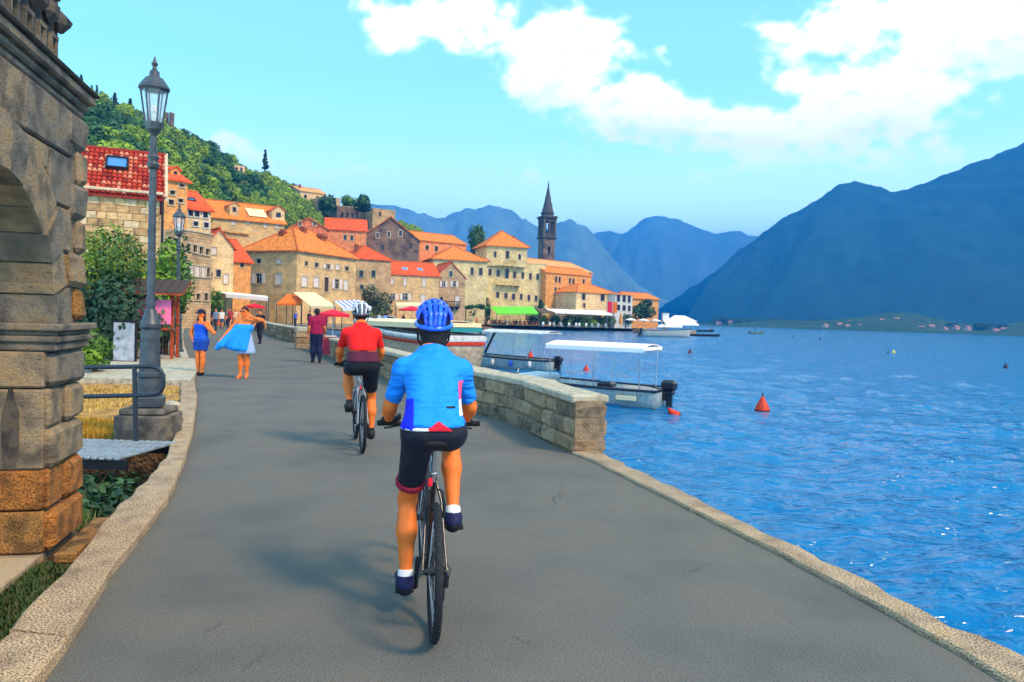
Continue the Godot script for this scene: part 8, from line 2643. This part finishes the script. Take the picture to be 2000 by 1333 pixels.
func people() -> void:
	cracks()
	# nearest cyclist
	var at := Vector3(-0.360, 0.000, -3.881)
	var turn := 0.165
	bicycle("black city bicycle ridden by the cyclist in blue", at, turn, mat(C(34, 36, 40), 0.3, {"coat": 0.6}), 1.42)
	var p := thing("person", "cyclist in a bright blue jersey, black shorts and blue helmet, seen from behind", "person", at, turn)
	var j := {"pelvis": Vector3(-0.01, 1.055, -0.2), "waist": Vector3(-0.01, 1.17, -0.27), "chest": Vector3(-0.008, 1.31, -0.38), "neck": Vector3(-0.006, 1.455, -0.49), "head": Vector3(-0.002, 1.595, -0.56),
		"sh": [Vector3(-0.17, 1.345, -0.44), Vector3(0.152, 1.345, -0.44)], "el": [Vector3(-0.24, 1.13, -0.53), Vector3(0.218, 1.13, -0.53)], "wr": [Vector3(-0.245, 1.03, -0.715), Vector3(0.22, 1.03, -0.715)],
		"hip": [Vector3(-0.085, 1.03, -0.2), Vector3(0.07, 1.03, -0.2)], "kn": [Vector3(-0.132, 0.62, -0.43), Vector3(0.115, 0.94, -0.62)], "an": [Vector3(-0.136, 0.205, -0.34), Vector3(0.122, 0.545, -0.37)], "toe": [Vector3(-0.145, 0.165, -0.5), Vector3(0.13, 0.505, -0.53)], "calf": Vector3(0, 0, 0.026)}
	var jersey := mat(C(14, 142, 250), 0.75, {"bump": "hcloth", "bh": 1.6, "ts": 1.2, "sheen": 0.3, "world": false})
	jersey.uv1_scale = Vector3(1.6, 5.0, 1.6)
	jersey.heightmap_scale = 2.6
	var shorts := mat(C(18, 22, 38), 0.7, {"bump": "hcloth", "bh": 1.5, "ts": 2.0, "sheen": 0.3, "world": false})
	var navy := mat(C(30, 36, 84), 0.7, {"tex": "mottle", "ts": 4.0})
	var b := rider(p, j, 0.85, M.skin, jersey, shorts, M.dark, navy, M.white, 0.0125, 1.055, 0.82, 0.72)
	obj("side_panel", flesh(pick(b, ["torso"], 0.0165), 0.011, 80.0, [[Vector3(-0.118, 0, 0), Vector3.RIGHT], [Vector3(0, 1.05, 0), Vector3.DOWN], [Vector3(0, 1.255, 0), Vector3(-0.35, 1, 0).normalized()]]), mat(C(18, 40, 226), 0.75), p)
	obj("pink_panel", flesh(pick(b, ["torso"], 0.0165), 0.009, 80.0, [[Vector3(0.121, 0, 0), Vector3.LEFT], [Vector3(0, 1.2, 0), Vector3.DOWN], [Vector3(0, 1.30, 0), Vector3.UP]]), mat(C(240, 80, 130), 0.75), p)
	obj("white_panel", flesh(pick(b, ["torso"], 0.0163), 0.009, 80.0, [[Vector3(0.117, 0, 0), Vector3.LEFT], [Vector3(0, 1.12, 0), Vector3.DOWN], [Vector3(0, 1.205, 0), Vector3.UP]]), M.white, p)
	var red := pick(b, ["torso"], 0.0165)
	obj("red_tab", flesh(red, 0.008, 80.0, [[Vector3(0.01, 1.105, 0), Vector3(0.75, 1, 0).normalized()], [Vector3(0.01, 1.105, 0), Vector3(-0.75, 1, 0).normalized()], [Vector3(0, 1.05, 0), Vector3.DOWN], [Vector3(0, 0, -0.22), Vector3.FORWARD]]), M.red_cloth, p)
	obj("pocket_zip", flesh(red, 0.007, 80.0, [[Vector3(0.045, 0, 0), Vector3.LEFT], [Vector3(0.1, 0, 0), Vector3.RIGHT], [Vector3(0, 1.176, 0), Vector3.UP], [Vector3(0, 1.164, 0), Vector3.DOWN], [Vector3(0, 0, -0.24), Vector3.FORWARD]]), M.dark, p)
	obj("hem_band", flesh(pick(b, ["torso"], 0.0155), 0.009, 80.0, [[Vector3(0, 1.066, 0), Vector3.UP], [Vector3(0, 1.048, 0), Vector3.DOWN], [Vector3(-0.02, 0, 0), Vector3.RIGHT]]), M.white, p)
	obj("short_cuff", flesh([[j.hip[0].lerp(j.kn[0], 0.7), j.hip[0].lerp(j.kn[0], 0.78), 0.084, 0.081, 2]], 0.008, 120.0), mat(C(150, 30, 50), 0.8), p)
	obj("hair", flesh([[j.head + Vector3(0, 0.0, 0.02), j.head + Vector3(0, 0.03, 0.0), 0.094, 0.09], [j.head + Vector3(0, -0.03, 0.045), j.head + Vector3(0, -0.12, 0.06), 0.082, 0.062], [j.head + Vector3(0, -0.12, 0.06), j.head + Vector3(0.002, -0.19, 0.095), 0.056, 0.042]], 0.009, 90.0), mat(C(24, 22, 26), 0.6, {"bump": "hrough", "bh": 1.0, "ts": 3.0}), p)
	helmet(j.head + Vector3(0, 0.035, 0.0), Basis(Vector3.RIGHT, 0.12), mat(C(24, 76, 226), 0.25, {"coat": 0.8}), mat(C(8, 16, 70), 0.6), p, mat(C(30, 104, 236), 0.25, {"coat": 0.8}))
	# second cyclist
	at = Vector3(-1.739, 0.000, -9.068)
	turn = 0.275
	bicycle("grey bicycle ridden by the cyclist in red", at, turn, mat(C(150, 156, 160), 0.3, {"coat": 0.6}), -1.35)
	p = thing("person", "cyclist in a red jersey, black shorts and a white helmet with dark vents", "person", at, turn)
	j = {"pelvis": Vector3(0.0, 1.06, -0.2), "waist": Vector3(0.0, 1.2, -0.27), "chest": Vector3(-0.01, 1.36, -0.36), "neck": Vector3(-0.015, 1.51, -0.46), "head": Vector3(-0.01, 1.655, -0.54),
		"sh": [Vector3(-0.185, 1.40, -0.40), Vector3(0.165, 1.40, -0.40)], "el": [Vector3(-0.262, 1.18, -0.5), Vector3(0.25, 1.18, -0.52)], "wr": [Vector3(-0.24, 1.035, -0.715), Vector3(0.24, 1.035, -0.715)],
		"hip": [Vector3(-0.09, 1.02, -0.2), Vector3(0.09, 1.02, -0.2)], "kn": [Vector3(-0.15, 0.93, -0.62), Vector3(0.125, 0.61, -0.43)], "an": [Vector3(-0.14, 0.545, -0.36), Vector3(0.13, 0.205, -0.34)], "toe": [Vector3(-0.15, 0.495, -0.52), Vector3(0.135, 0.155, -0.5)], "calf": Vector3(0, 0, 0.026)}
	var b2 := rider(p, j, 1.02, M.skin, mat(C(236, 16, 14), 0.75, {"bump": "hcloth", "bh": 1.6, "ts": 1.2, "sheen": 0.3, "world": false}), mat(C(16, 22, 34), 0.75), M.dark, mat(C(34, 34, 40), 0.6), M.dark, 0.015, 1.19, 0.85, 0.74)
	obj("jersey_lower_band", flesh(pick(b2, ["torso"], 0.018), 0.013, 80.0, [[Vector3(0, 1.20, 0), Vector3.UP], [Vector3(0, 1.07, 0), Vector3.DOWN]]), mat(C(84, 26, 52), 0.8), p)
	obj("hair", flesh([[j.head + Vector3(0, 0.0, 0.02), j.head + Vector3(0, 0.02, 0.0), 0.088, 0.086], [j.head + Vector3(0, -0.03, 0.04), j.head + Vector3(0, -0.09, 0.04), 0.06, 0.045]], 0.011, 90.0), M.dark, p)
	helmet(j.head + Vector3(0, 0.035, 0.0), Basis(Vector3.RIGHT, 0.12), mat(C(214, 220, 232), 0.3, {"coat": 0.6}), M.dark, p, mat(C(90, 96, 110), 0.4))

	# man in maroon, walking away
	p = thing("person", "man in a maroon shirt and dark blue trousers walking away beside the wall", "person", Vector3(-6.395, 0.000, -25.101), 0.35)
	j = standing(1.8, {"kn": [Vector3(-0.09, 0.5, -0.06), Vector3(0.09, 0.5, 0.0)], "an": [Vector3(-0.095, 0.09, -0.06), Vector3(0.095, 0.1, 0.14)], "toe": [Vector3(-0.11, 0.03, -0.22), Vector3(0.11, 0.03, -0.02)], "wr": [Vector3(-0.27, 0.87, -0.02), Vector3(0.27, 0.88, -0.1)]})
	b = body(j, 1.12)
	var hands := []
	for s in 2:
		hands += hand(j.wr[s], Vector3.DOWN, Vector3(-1 if s == 0 else 1, 0, 0), Vector3.FORWARD, 0.3)
	obj("body", joined([flesh(pick(b, ["torso", "neck", "head", "upper0", "upper1", "fore0", "fore1"]), 0.016, 80.0), flesh(hands.slice(0, hands.size() / 2), 0.006, 200.0), flesh(hands.slice(hands.size() / 2), 0.006, 200.0)]), M.skin2, p)
	obj("shirt", flesh(pick(b, ["torso", "upper0", "upper1"], 0.02, {"upper0": 0.75, "upper1": 0.75}), 0.016, 70.0, [[Vector3(0, 0.93, 0), Vector3.DOWN]]), mat(C(150, 16, 62), 0.85, {"bump": "hcloth", "bh": 2.0, "ts": 1.5}), p)
	obj("trousers", flesh(pick(b, ["thigh0", "thigh1", "shin0", "shin1"], 0.022) + [[j.hip[0], j.hip[1], 0.125, 0.125]], 0.016, 70.0, [[Vector3(0, 1.0, 0), Vector3.UP], [Vector3(0, 0.06, 0), Vector3.DOWN]]), mat(C(22, 30, 62), 0.9), p)
	obj("shoes", flesh(pick(b, ["foot0", "foot1"], 0.01), 0.012, 90.0), M.dark, p)
	obj("hair", flesh(hair_cap(j), 0.012, 90.0), M.dark, p)

	# woman in the blue dress, arms spread
	p = thing("person", "woman holding out a bright blue beach dress, one arm bent to her head", "person", Vector3(-6.499, 0.000, -18.612), PI + 0.1)
	j = standing(1.74, {"el": [Vector3(-0.42, 1.4, -0.03), Vector3(0.33, 1.15, -0.02)], "wr": [Vector3(-0.2, 1.47, -0.12), Vector3(0.5, 0.93, -0.08)], "face": Vector3(0.35, 0, -0.94).normalized(), "an": [Vector3(-0.07, 0.085, 0.02), Vector3(0.07, 0.085, -0.03)], "toe": [Vector3(-0.09, 0.03, -0.15), Vector3(0.09, 0.03, -0.2)], "kn": [Vector3(-0.07, 0.5, -0.02), Vector3(0.075, 0.5, -0.04)]})
	b = body(j, 1.0)
	var h0 := hand(j.wr[0], Vector3(0.75, 0.5, -0.4).normalized(), Vector3(-0.4, 0.2, -0.9).normalized(), Vector3(0, 0.8, 0.2).normalized(), 0.6)
	var h1 := hand(j.wr[1], Vector3(0.6, -0.75, -0.1).normalized(), Vector3(0.7, 0.6, 0).normalized(), Vector3.FORWARD, 0.8)
	obj("body", joined([flesh(pick(b, ["torso", "neck", "upper0", "upper1", "fore0", "fore1", "thigh0", "thigh1", "shin0", "shin1", "foot0", "foot1"]), 0.016, 80.0), flesh(pick(b, ["head", "neck"]), 0.008, 110.0), flesh(h0, 0.006, 200.0), flesh(h1, 0.006, 200.0)]), M.skin, p)
	face_bits(p, j)
	var cloth := [[Vector3(-0.11, 1.24, -0.05), Vector3(0.11, 1.24, -0.05), 0.12, 0.12]]
	for i in 7:
		var t := i / 6.0
		var lo := Vector3(lerpf(-0.02, 0.56, t), lerpf(0.72, 0.8, t), -0.12 + 0.05 * sin(i * 2.1))
		cloth.append([Vector3(lerpf(-0.08, 0.12, t), 1.2, -0.07), lo, 0.1, lerpf(0.11, 0.055, t)])
	cloth.append([Vector3(0.3, 0.98, -0.1), Vector3(0.6, 0.72, -0.1), 0.06, 0.06])
	obj("blue_dress", flesh(cloth, 0.016, 60.0, [[Vector3(0, 1.3, 0), Vector3.UP], [Vector3(0, 0.66, 0), Vector3.DOWN]]), mat(C(26, 150, 236), 0.8, {"bump": "hcloth", "bh": 1.2, "ts": 0.9}), p)
	obj("pale_skirt", flesh([[Vector3(-0.04, 1.05, 0), Vector3(-0.1, 0.66, 0.0), 0.13, 0.17], [Vector3(0.04, 1.0, 0), Vector3(0.05, 0.66, 0), 0.13, 0.16]], 0.016, 60.0, [[Vector3(0, 0.6, 0), Vector3.DOWN]]), mat(C(150, 176, 214), 0.8), p)
	obj("bust_top", flesh([[Vector3(-0.08, 1.24, -0.03), Vector3(0.08, 1.24, -0.03), 0.125, 0.125], [Vector3(0, 1.0, 0), Vector3(0, 1.24, 0), 0.14, 0.13]], 0.016, 60.0, [[Vector3(0, 1.31, 0), Vector3.UP]]), mat(C(26, 140, 226), 0.8), p)
	obj("hair", flesh(hair_cap(j) + [[j.head + Vector3(0.0, 0.06, 0.09), j.head + Vector3(0, 0.1, 0.1), 0.05, 0.045]], 0.01, 90.0), mat(C(60, 28, 24), 0.6), p)
	var sg := Shape.new()
	var fw: Vector3 = j.face
	var sdv := fw.cross(Vector3.UP).normalized()
	for s in [-1, 1]:
		sg.ball(j.head + fw * 0.1 + Vector3(0, 0.02, 0) + sdv * s * 0.036, Vector3(0.03, 0.022, 0.014), 10, 8, Basis(sdv, Vector3.UP, fw), -0.98)
	sg.tube([j.head + fw * 0.107 + sdv * 0.02 + Vector3(0, 0.024, 0), j.head + fw * 0.107 - sdv * 0.02 + Vector3(0, 0.024, 0)], 0.004, 5)
	obj("sunglasses", sg, M.black, p)
	obj("sandals", flesh([[j.an[0] + Vector3(0, -0.066, 0.02), j.toe[0] + Vector3(0, -0.012, -0.03), 0.03, 0.03], [j.an[1] + Vector3(0, -0.066, 0.02), j.toe[1] + Vector3(0, -0.012, -0.03), 0.03, 0.03]], 0.01, 90.0, [[Vector3(0, 0.025, 0), Vector3.UP]]), mat(C(200, 130, 90), 0.8), p)

	# girl in a cap
	p = thing("person", "long haired girl in a navy cap, blue top and denim shorts, hand at her mouth", "person", Vector3(-7.748, 0.000, -19.114), PI - 0.1)
	j = standing(1.62, {"el": [Vector3(-0.36, 1.12, -0.02), Vector3(0.30, 1.12, 0.02)], "wr": [Vector3(-0.13, 1.40, -0.2), Vector3(0.2, 0.94, -0.05)], "an": [Vector3(-0.07, 0.085, -0.06), Vector3(0.075, 0.085, 0.02)], "toe": [Vector3(-0.08, 0.03, -0.22), Vector3(0.1, 0.03, -0.13)], "kn": [Vector3(-0.075, 0.5, -0.05), Vector3(0.08, 0.5, -0.02)]})
	b = body(j, 0.94)
	h0 = hand(j.wr[0], Vector3(0.35, 0.9, 0.1).normalized(), Vector3(-0.5, 0.2, -0.85).normalized(), Vector3(0.85, -0.3, -0.4).normalized(), 0.7)
	h1 = hand(j.wr[1], Vector3(-0.5, -0.8, -0.2).normalized(), Vector3(0.75, -0.5, -0.3).normalized(), Vector3.FORWARD, 0.5)
	obj("body", joined([flesh(pick(b, ["torso", "neck", "upper0", "upper1", "fore0", "fore1", "thigh0", "thigh1", "shin0", "shin1", "foot0", "foot1"]), 0.015, 80.0), flesh(pick(b, ["head", "neck"]), 0.008, 110.0), flesh(h0, 0.006, 200.0), flesh(h1, 0.006, 200.0)]), M.skin, p)
	face_bits(p, j)
	obj("top", flesh(pick(b, ["torso"], 0.013), 0.014, 80.0, [[Vector3(0, 1.27, 0), Vector3.UP], [Vector3(0, 0.9, 0), Vector3.DOWN]]), mat(C(24, 92, 214), 0.85, {"bump": "hcloth", "bh": 2.0, "ts": 1.5}), p)
	var straps := Shape.new()
	for s in [-1, 1]:
		straps.tube([Vector3(s * 0.09, 1.22, -0.1), Vector3(s * 0.095, 1.345, -0.03), Vector3(s * 0.08, 1.22, 0.11)], 0.014, 6)
	obj("straps", straps, mat(C(24, 72, 190), 0.85), p)
	obj("denim_shorts", flesh(pick(b, ["thigh0", "thigh1"], 0.03, {"thigh0": 0.62, "thigh1": 0.62}) + [[j.hip[0], j.hip[1], 0.125, 0.125]], 0.014, 70.0, [[Vector3(0, 0.95, 0), Vector3.UP]]), mat(C(28, 84, 190), 0.9, {"tex": "mottle", "ts": 4.0}), p)
	obj("hair", flesh(hair_cap(j, 0.34), 0.012, 90.0), mat(C(54, 22, 18), 0.6), p)
	var cap := Shape.new()
	cap.ball(j.head + Vector3(0, 0.06, 0), Vector3(0.105, 0.1, 0.12), 18, 8, Basis(), 0.0)
	cap.slab([j.head + Vector3(-0.08, 0.075, -0.1), j.head + Vector3(0.08, 0.075, -0.1), j.head + Vector3(0.06, 0.055, -0.2), j.head + Vector3(-0.06, 0.055, -0.2)], 0.012)
	obj("cap", cap, mat(C(20, 26, 56), 0.85), p)
	obj("shoes", flesh(pick(b, ["foot0", "foot1"], 0.009), 0.011, 90.0, [[Vector3(0, 0.075, 0), Vector3.UP]]), M.dark, p)

	# people farther along
	var sk := C(226, 140, 84)
	walker("person in black walking just behind the woman in blue", Vector3(-12.546, 0.000, -38.171), 2.9, 1.7, C(34, 30, 44), C(30, 26, 40), "trousers", sk, C(30, 26, 26))
	walker("person in a grey top and dark trousers left of the woman in blue", Vector3(-26.461, 0.000, -71.300), 2.9, 1.72, C(150, 150, 160), C(30, 44, 70), "trousers", sk, C(40, 34, 30))
	walker("person in dark clothes with a pale bag right behind the girl", Vector3(-26.670, -0.000, -67.048), 2.8, 1.72, C(60, 66, 90), C(40, 44, 60), "trousers", sk, C(30, 26, 26))
	walker("person in a lilac grey shirt at the far left of the street", Vector3(-31.123, 0.000, -76.687), 3.3, 1.74, C(150, 150, 190), C(70, 60, 66), "shorts", sk, C(70, 50, 34))
	walker("distant person in white at the street's left edge, beside the far lamp", Vector3(-33.728, 0.000, -79.697), 3.2, 1.7, C(226, 220, 214), C(60, 60, 60), "trousers", sk, C(60, 44, 34))
	walker("distant person in a black top near the far lamp", Vector3(-30.068, 0.000, -70.063), 0.2, 1.72, C(36, 36, 40), C(46, 46, 56), "trousers", sk, C(30, 26, 26))
	walker("distant person in a beige top, right of the orange pot", Vector3(-40.605, 0.000, -107.819), 3.0, 1.7, C(206, 180, 150), C(60, 54, 54), "shorts", sk, C(90, 60, 36))
	walker("distant person in a brown skirt near the small street tree", Vector3(-38.518, 0.000, -105.840), 0.1, 1.66, C(196, 150, 120), C(120, 70, 50), "skirt", sk, C(40, 30, 26))
	walker("distant woman in a pink top between the girl and the woman in blue", Vector3(-33.969, 0.000, -94.563), 3.1, 1.66, C(226, 150, 150), C(226, 214, 206), "shorts", sk, C(50, 34, 26))
	for q in [[Vector3(-23.096, 0.000, -59.776), C(120, 130, 150), C(50, 50, 64), "trousers", "person in a slate top in the street just right of the girl's cap"], [Vector3(-25.309, 0.000, -66.760), C(226, 222, 214), C(70, 80, 110), "shorts", "person in a white top and shorts midway between girl and woman"], [Vector3(-22.436, 0.000, -61.016), C(180, 60, 60), C(50, 46, 54), "skirt", "person in a red top and dark skirt left of the woman's shoulder"], [Vector3(-32.740, 0.000, -83.407), C(70, 80, 120), C(60, 60, 70), "trousers", "person in a navy top far up the street behind the girl"], [Vector3(-26.112, 0.000, -72.174), C(230, 190, 150), C(150, 140, 130), "shorts", "person in a peach top far up the street behind the woman"], [Vector3(-34.486, 0.000, -92.235), C(60, 60, 66), C(40, 40, 50), "trousers", "person in black farthest up the street near the orange pot"]]:
		walker(q[4], q[0], rng.randf_range(2.6, 3.6), rng.randf_range(1.62, 1.8), q[1], q[2], q[3], sk, C(50, 36, 28), 0.12)
	walker("person in a blue shirt standing under the cream awning", Vector3(-23.760, 1.497, -84.000) * Vector3(1, 0, 1), 2.6, 1.74, C(70, 110, 206), C(50, 54, 70), "trousers", sk, C(40, 34, 30), 0.03)
	walker("person in dark clothes under the edge of the cream awning", Vector3(-21.719, 1.545, -82.000) * Vector3(1, 0, 1), 2.9, 1.74, C(60, 40, 50), C(36, 36, 44), "trousers", sk, C(30, 26, 26), 0.03)
	walker("person in a maroon top beyond the man in maroon", Vector3(-17.048, 1.605, -70.000) * Vector3(1, 0, 1), 2.9, 1.72, C(140, 30, 60), C(60, 40, 50), "trousers", sk, C(30, 26, 26), 0.05)
	walker("person in a white shirt on the inner quay behind the cyclist in red", Vector3(-17.420, 1.527, -100.000) * Vector3(1, 0, 1), 2.6, 1.76, C(214, 224, 240), C(40, 60, 130), "trousers", sk, C(40, 34, 30), 0.05)
	walker("person in a light blue shirt on the inner quay, right of the one in white", Vector3(-16.951, 1.481, -102.000) * Vector3(1, 0, 1), 0.6, 1.74, C(110, 150, 226), C(60, 90, 170), "shorts", sk, C(40, 34, 30), 0.06)
	walker("person in black on the inner quay near the dark red parasol", Vector3(-15.356, 1.477, -108.000) * Vector3(1, 0, 1), 0.2, 1.72, C(36, 36, 44), C(36, 36, 44), "trousers", sk, C(30, 26, 26), 0.05)
	walker("bare armed person in orange on the quay right of the blue helmet", Vector3(-7.490, 1.212, -160.000) * Vector3(1, 0, 1), 0.2, 1.72, C(240, 150, 80), C(200, 120, 70), "shorts", sk, C(60, 40, 30), 0.05)


# worn cracks in the asphalt
func cracks() -> void:
	var road: Node3D = get_node("road")
	for q in [[Vector3(-1.659, -0.000, -4.773), Vector3(-1.583, 0.000, -5.145)], [Vector3(0.341, 0.000, -6.814), Vector3(0.578, 0.000, -7.246)], [Vector3(0.373, 0.000, -6.546), Vector3(0.567, 0.000, -7.818)], [Vector3(-1.662, 0.000, -7.055), Vector3(-1.484, 0.000, -7.341)], [Vector3(-2.543, 0.000, -8.763), Vector3(-2.171, 0.000, -9.169)], [Vector3(1.140, 0.000, -4.926), Vector3(1.427, 0.000, -5.266)], [Vector3(-0.007, -0.000, -3.957), Vector3(0.201, 0.000, -3.816)], [Vector3(-1.512, 0.000, -3.847), Vector3(-1.471, 0.000, -4.015)], [Vector3(-1.198, 0.000, -3.472), Vector3(-1.142, 0.000, -3.664)], [Vector3(0.112, 0.000, -10.833), Vector3(0.428, 0.000, -9.623)], [Vector3(-3.843, 0.000, -12.889), Vector3(-3.677, 0.000, -13.542)]]:
		var sh := Shape.new()
		var a: Vector3 = q[0]
		var b: Vector3 = q[1]
		var side := (b - a).cross(Vector3.UP).normalized()
		var last := []
		var n := 14
		for i in n + 1:
			var c := a.lerp(b, i / float(n)) + side * rng.randf_range(-0.03, 0.03) + Vector3(0, 0.0035, 0)
			var w := rng.randf_range(0.001, 0.004) * sin(PI * (i + 0.3) / (n + 0.6))
			var now := [c - side * w, c + side * w]
			if last:
				sh.face([last[0], last[1], now[1], now[0]], Vector3.UP)
			last = now
		obj("crack", sh, M.crack, road)
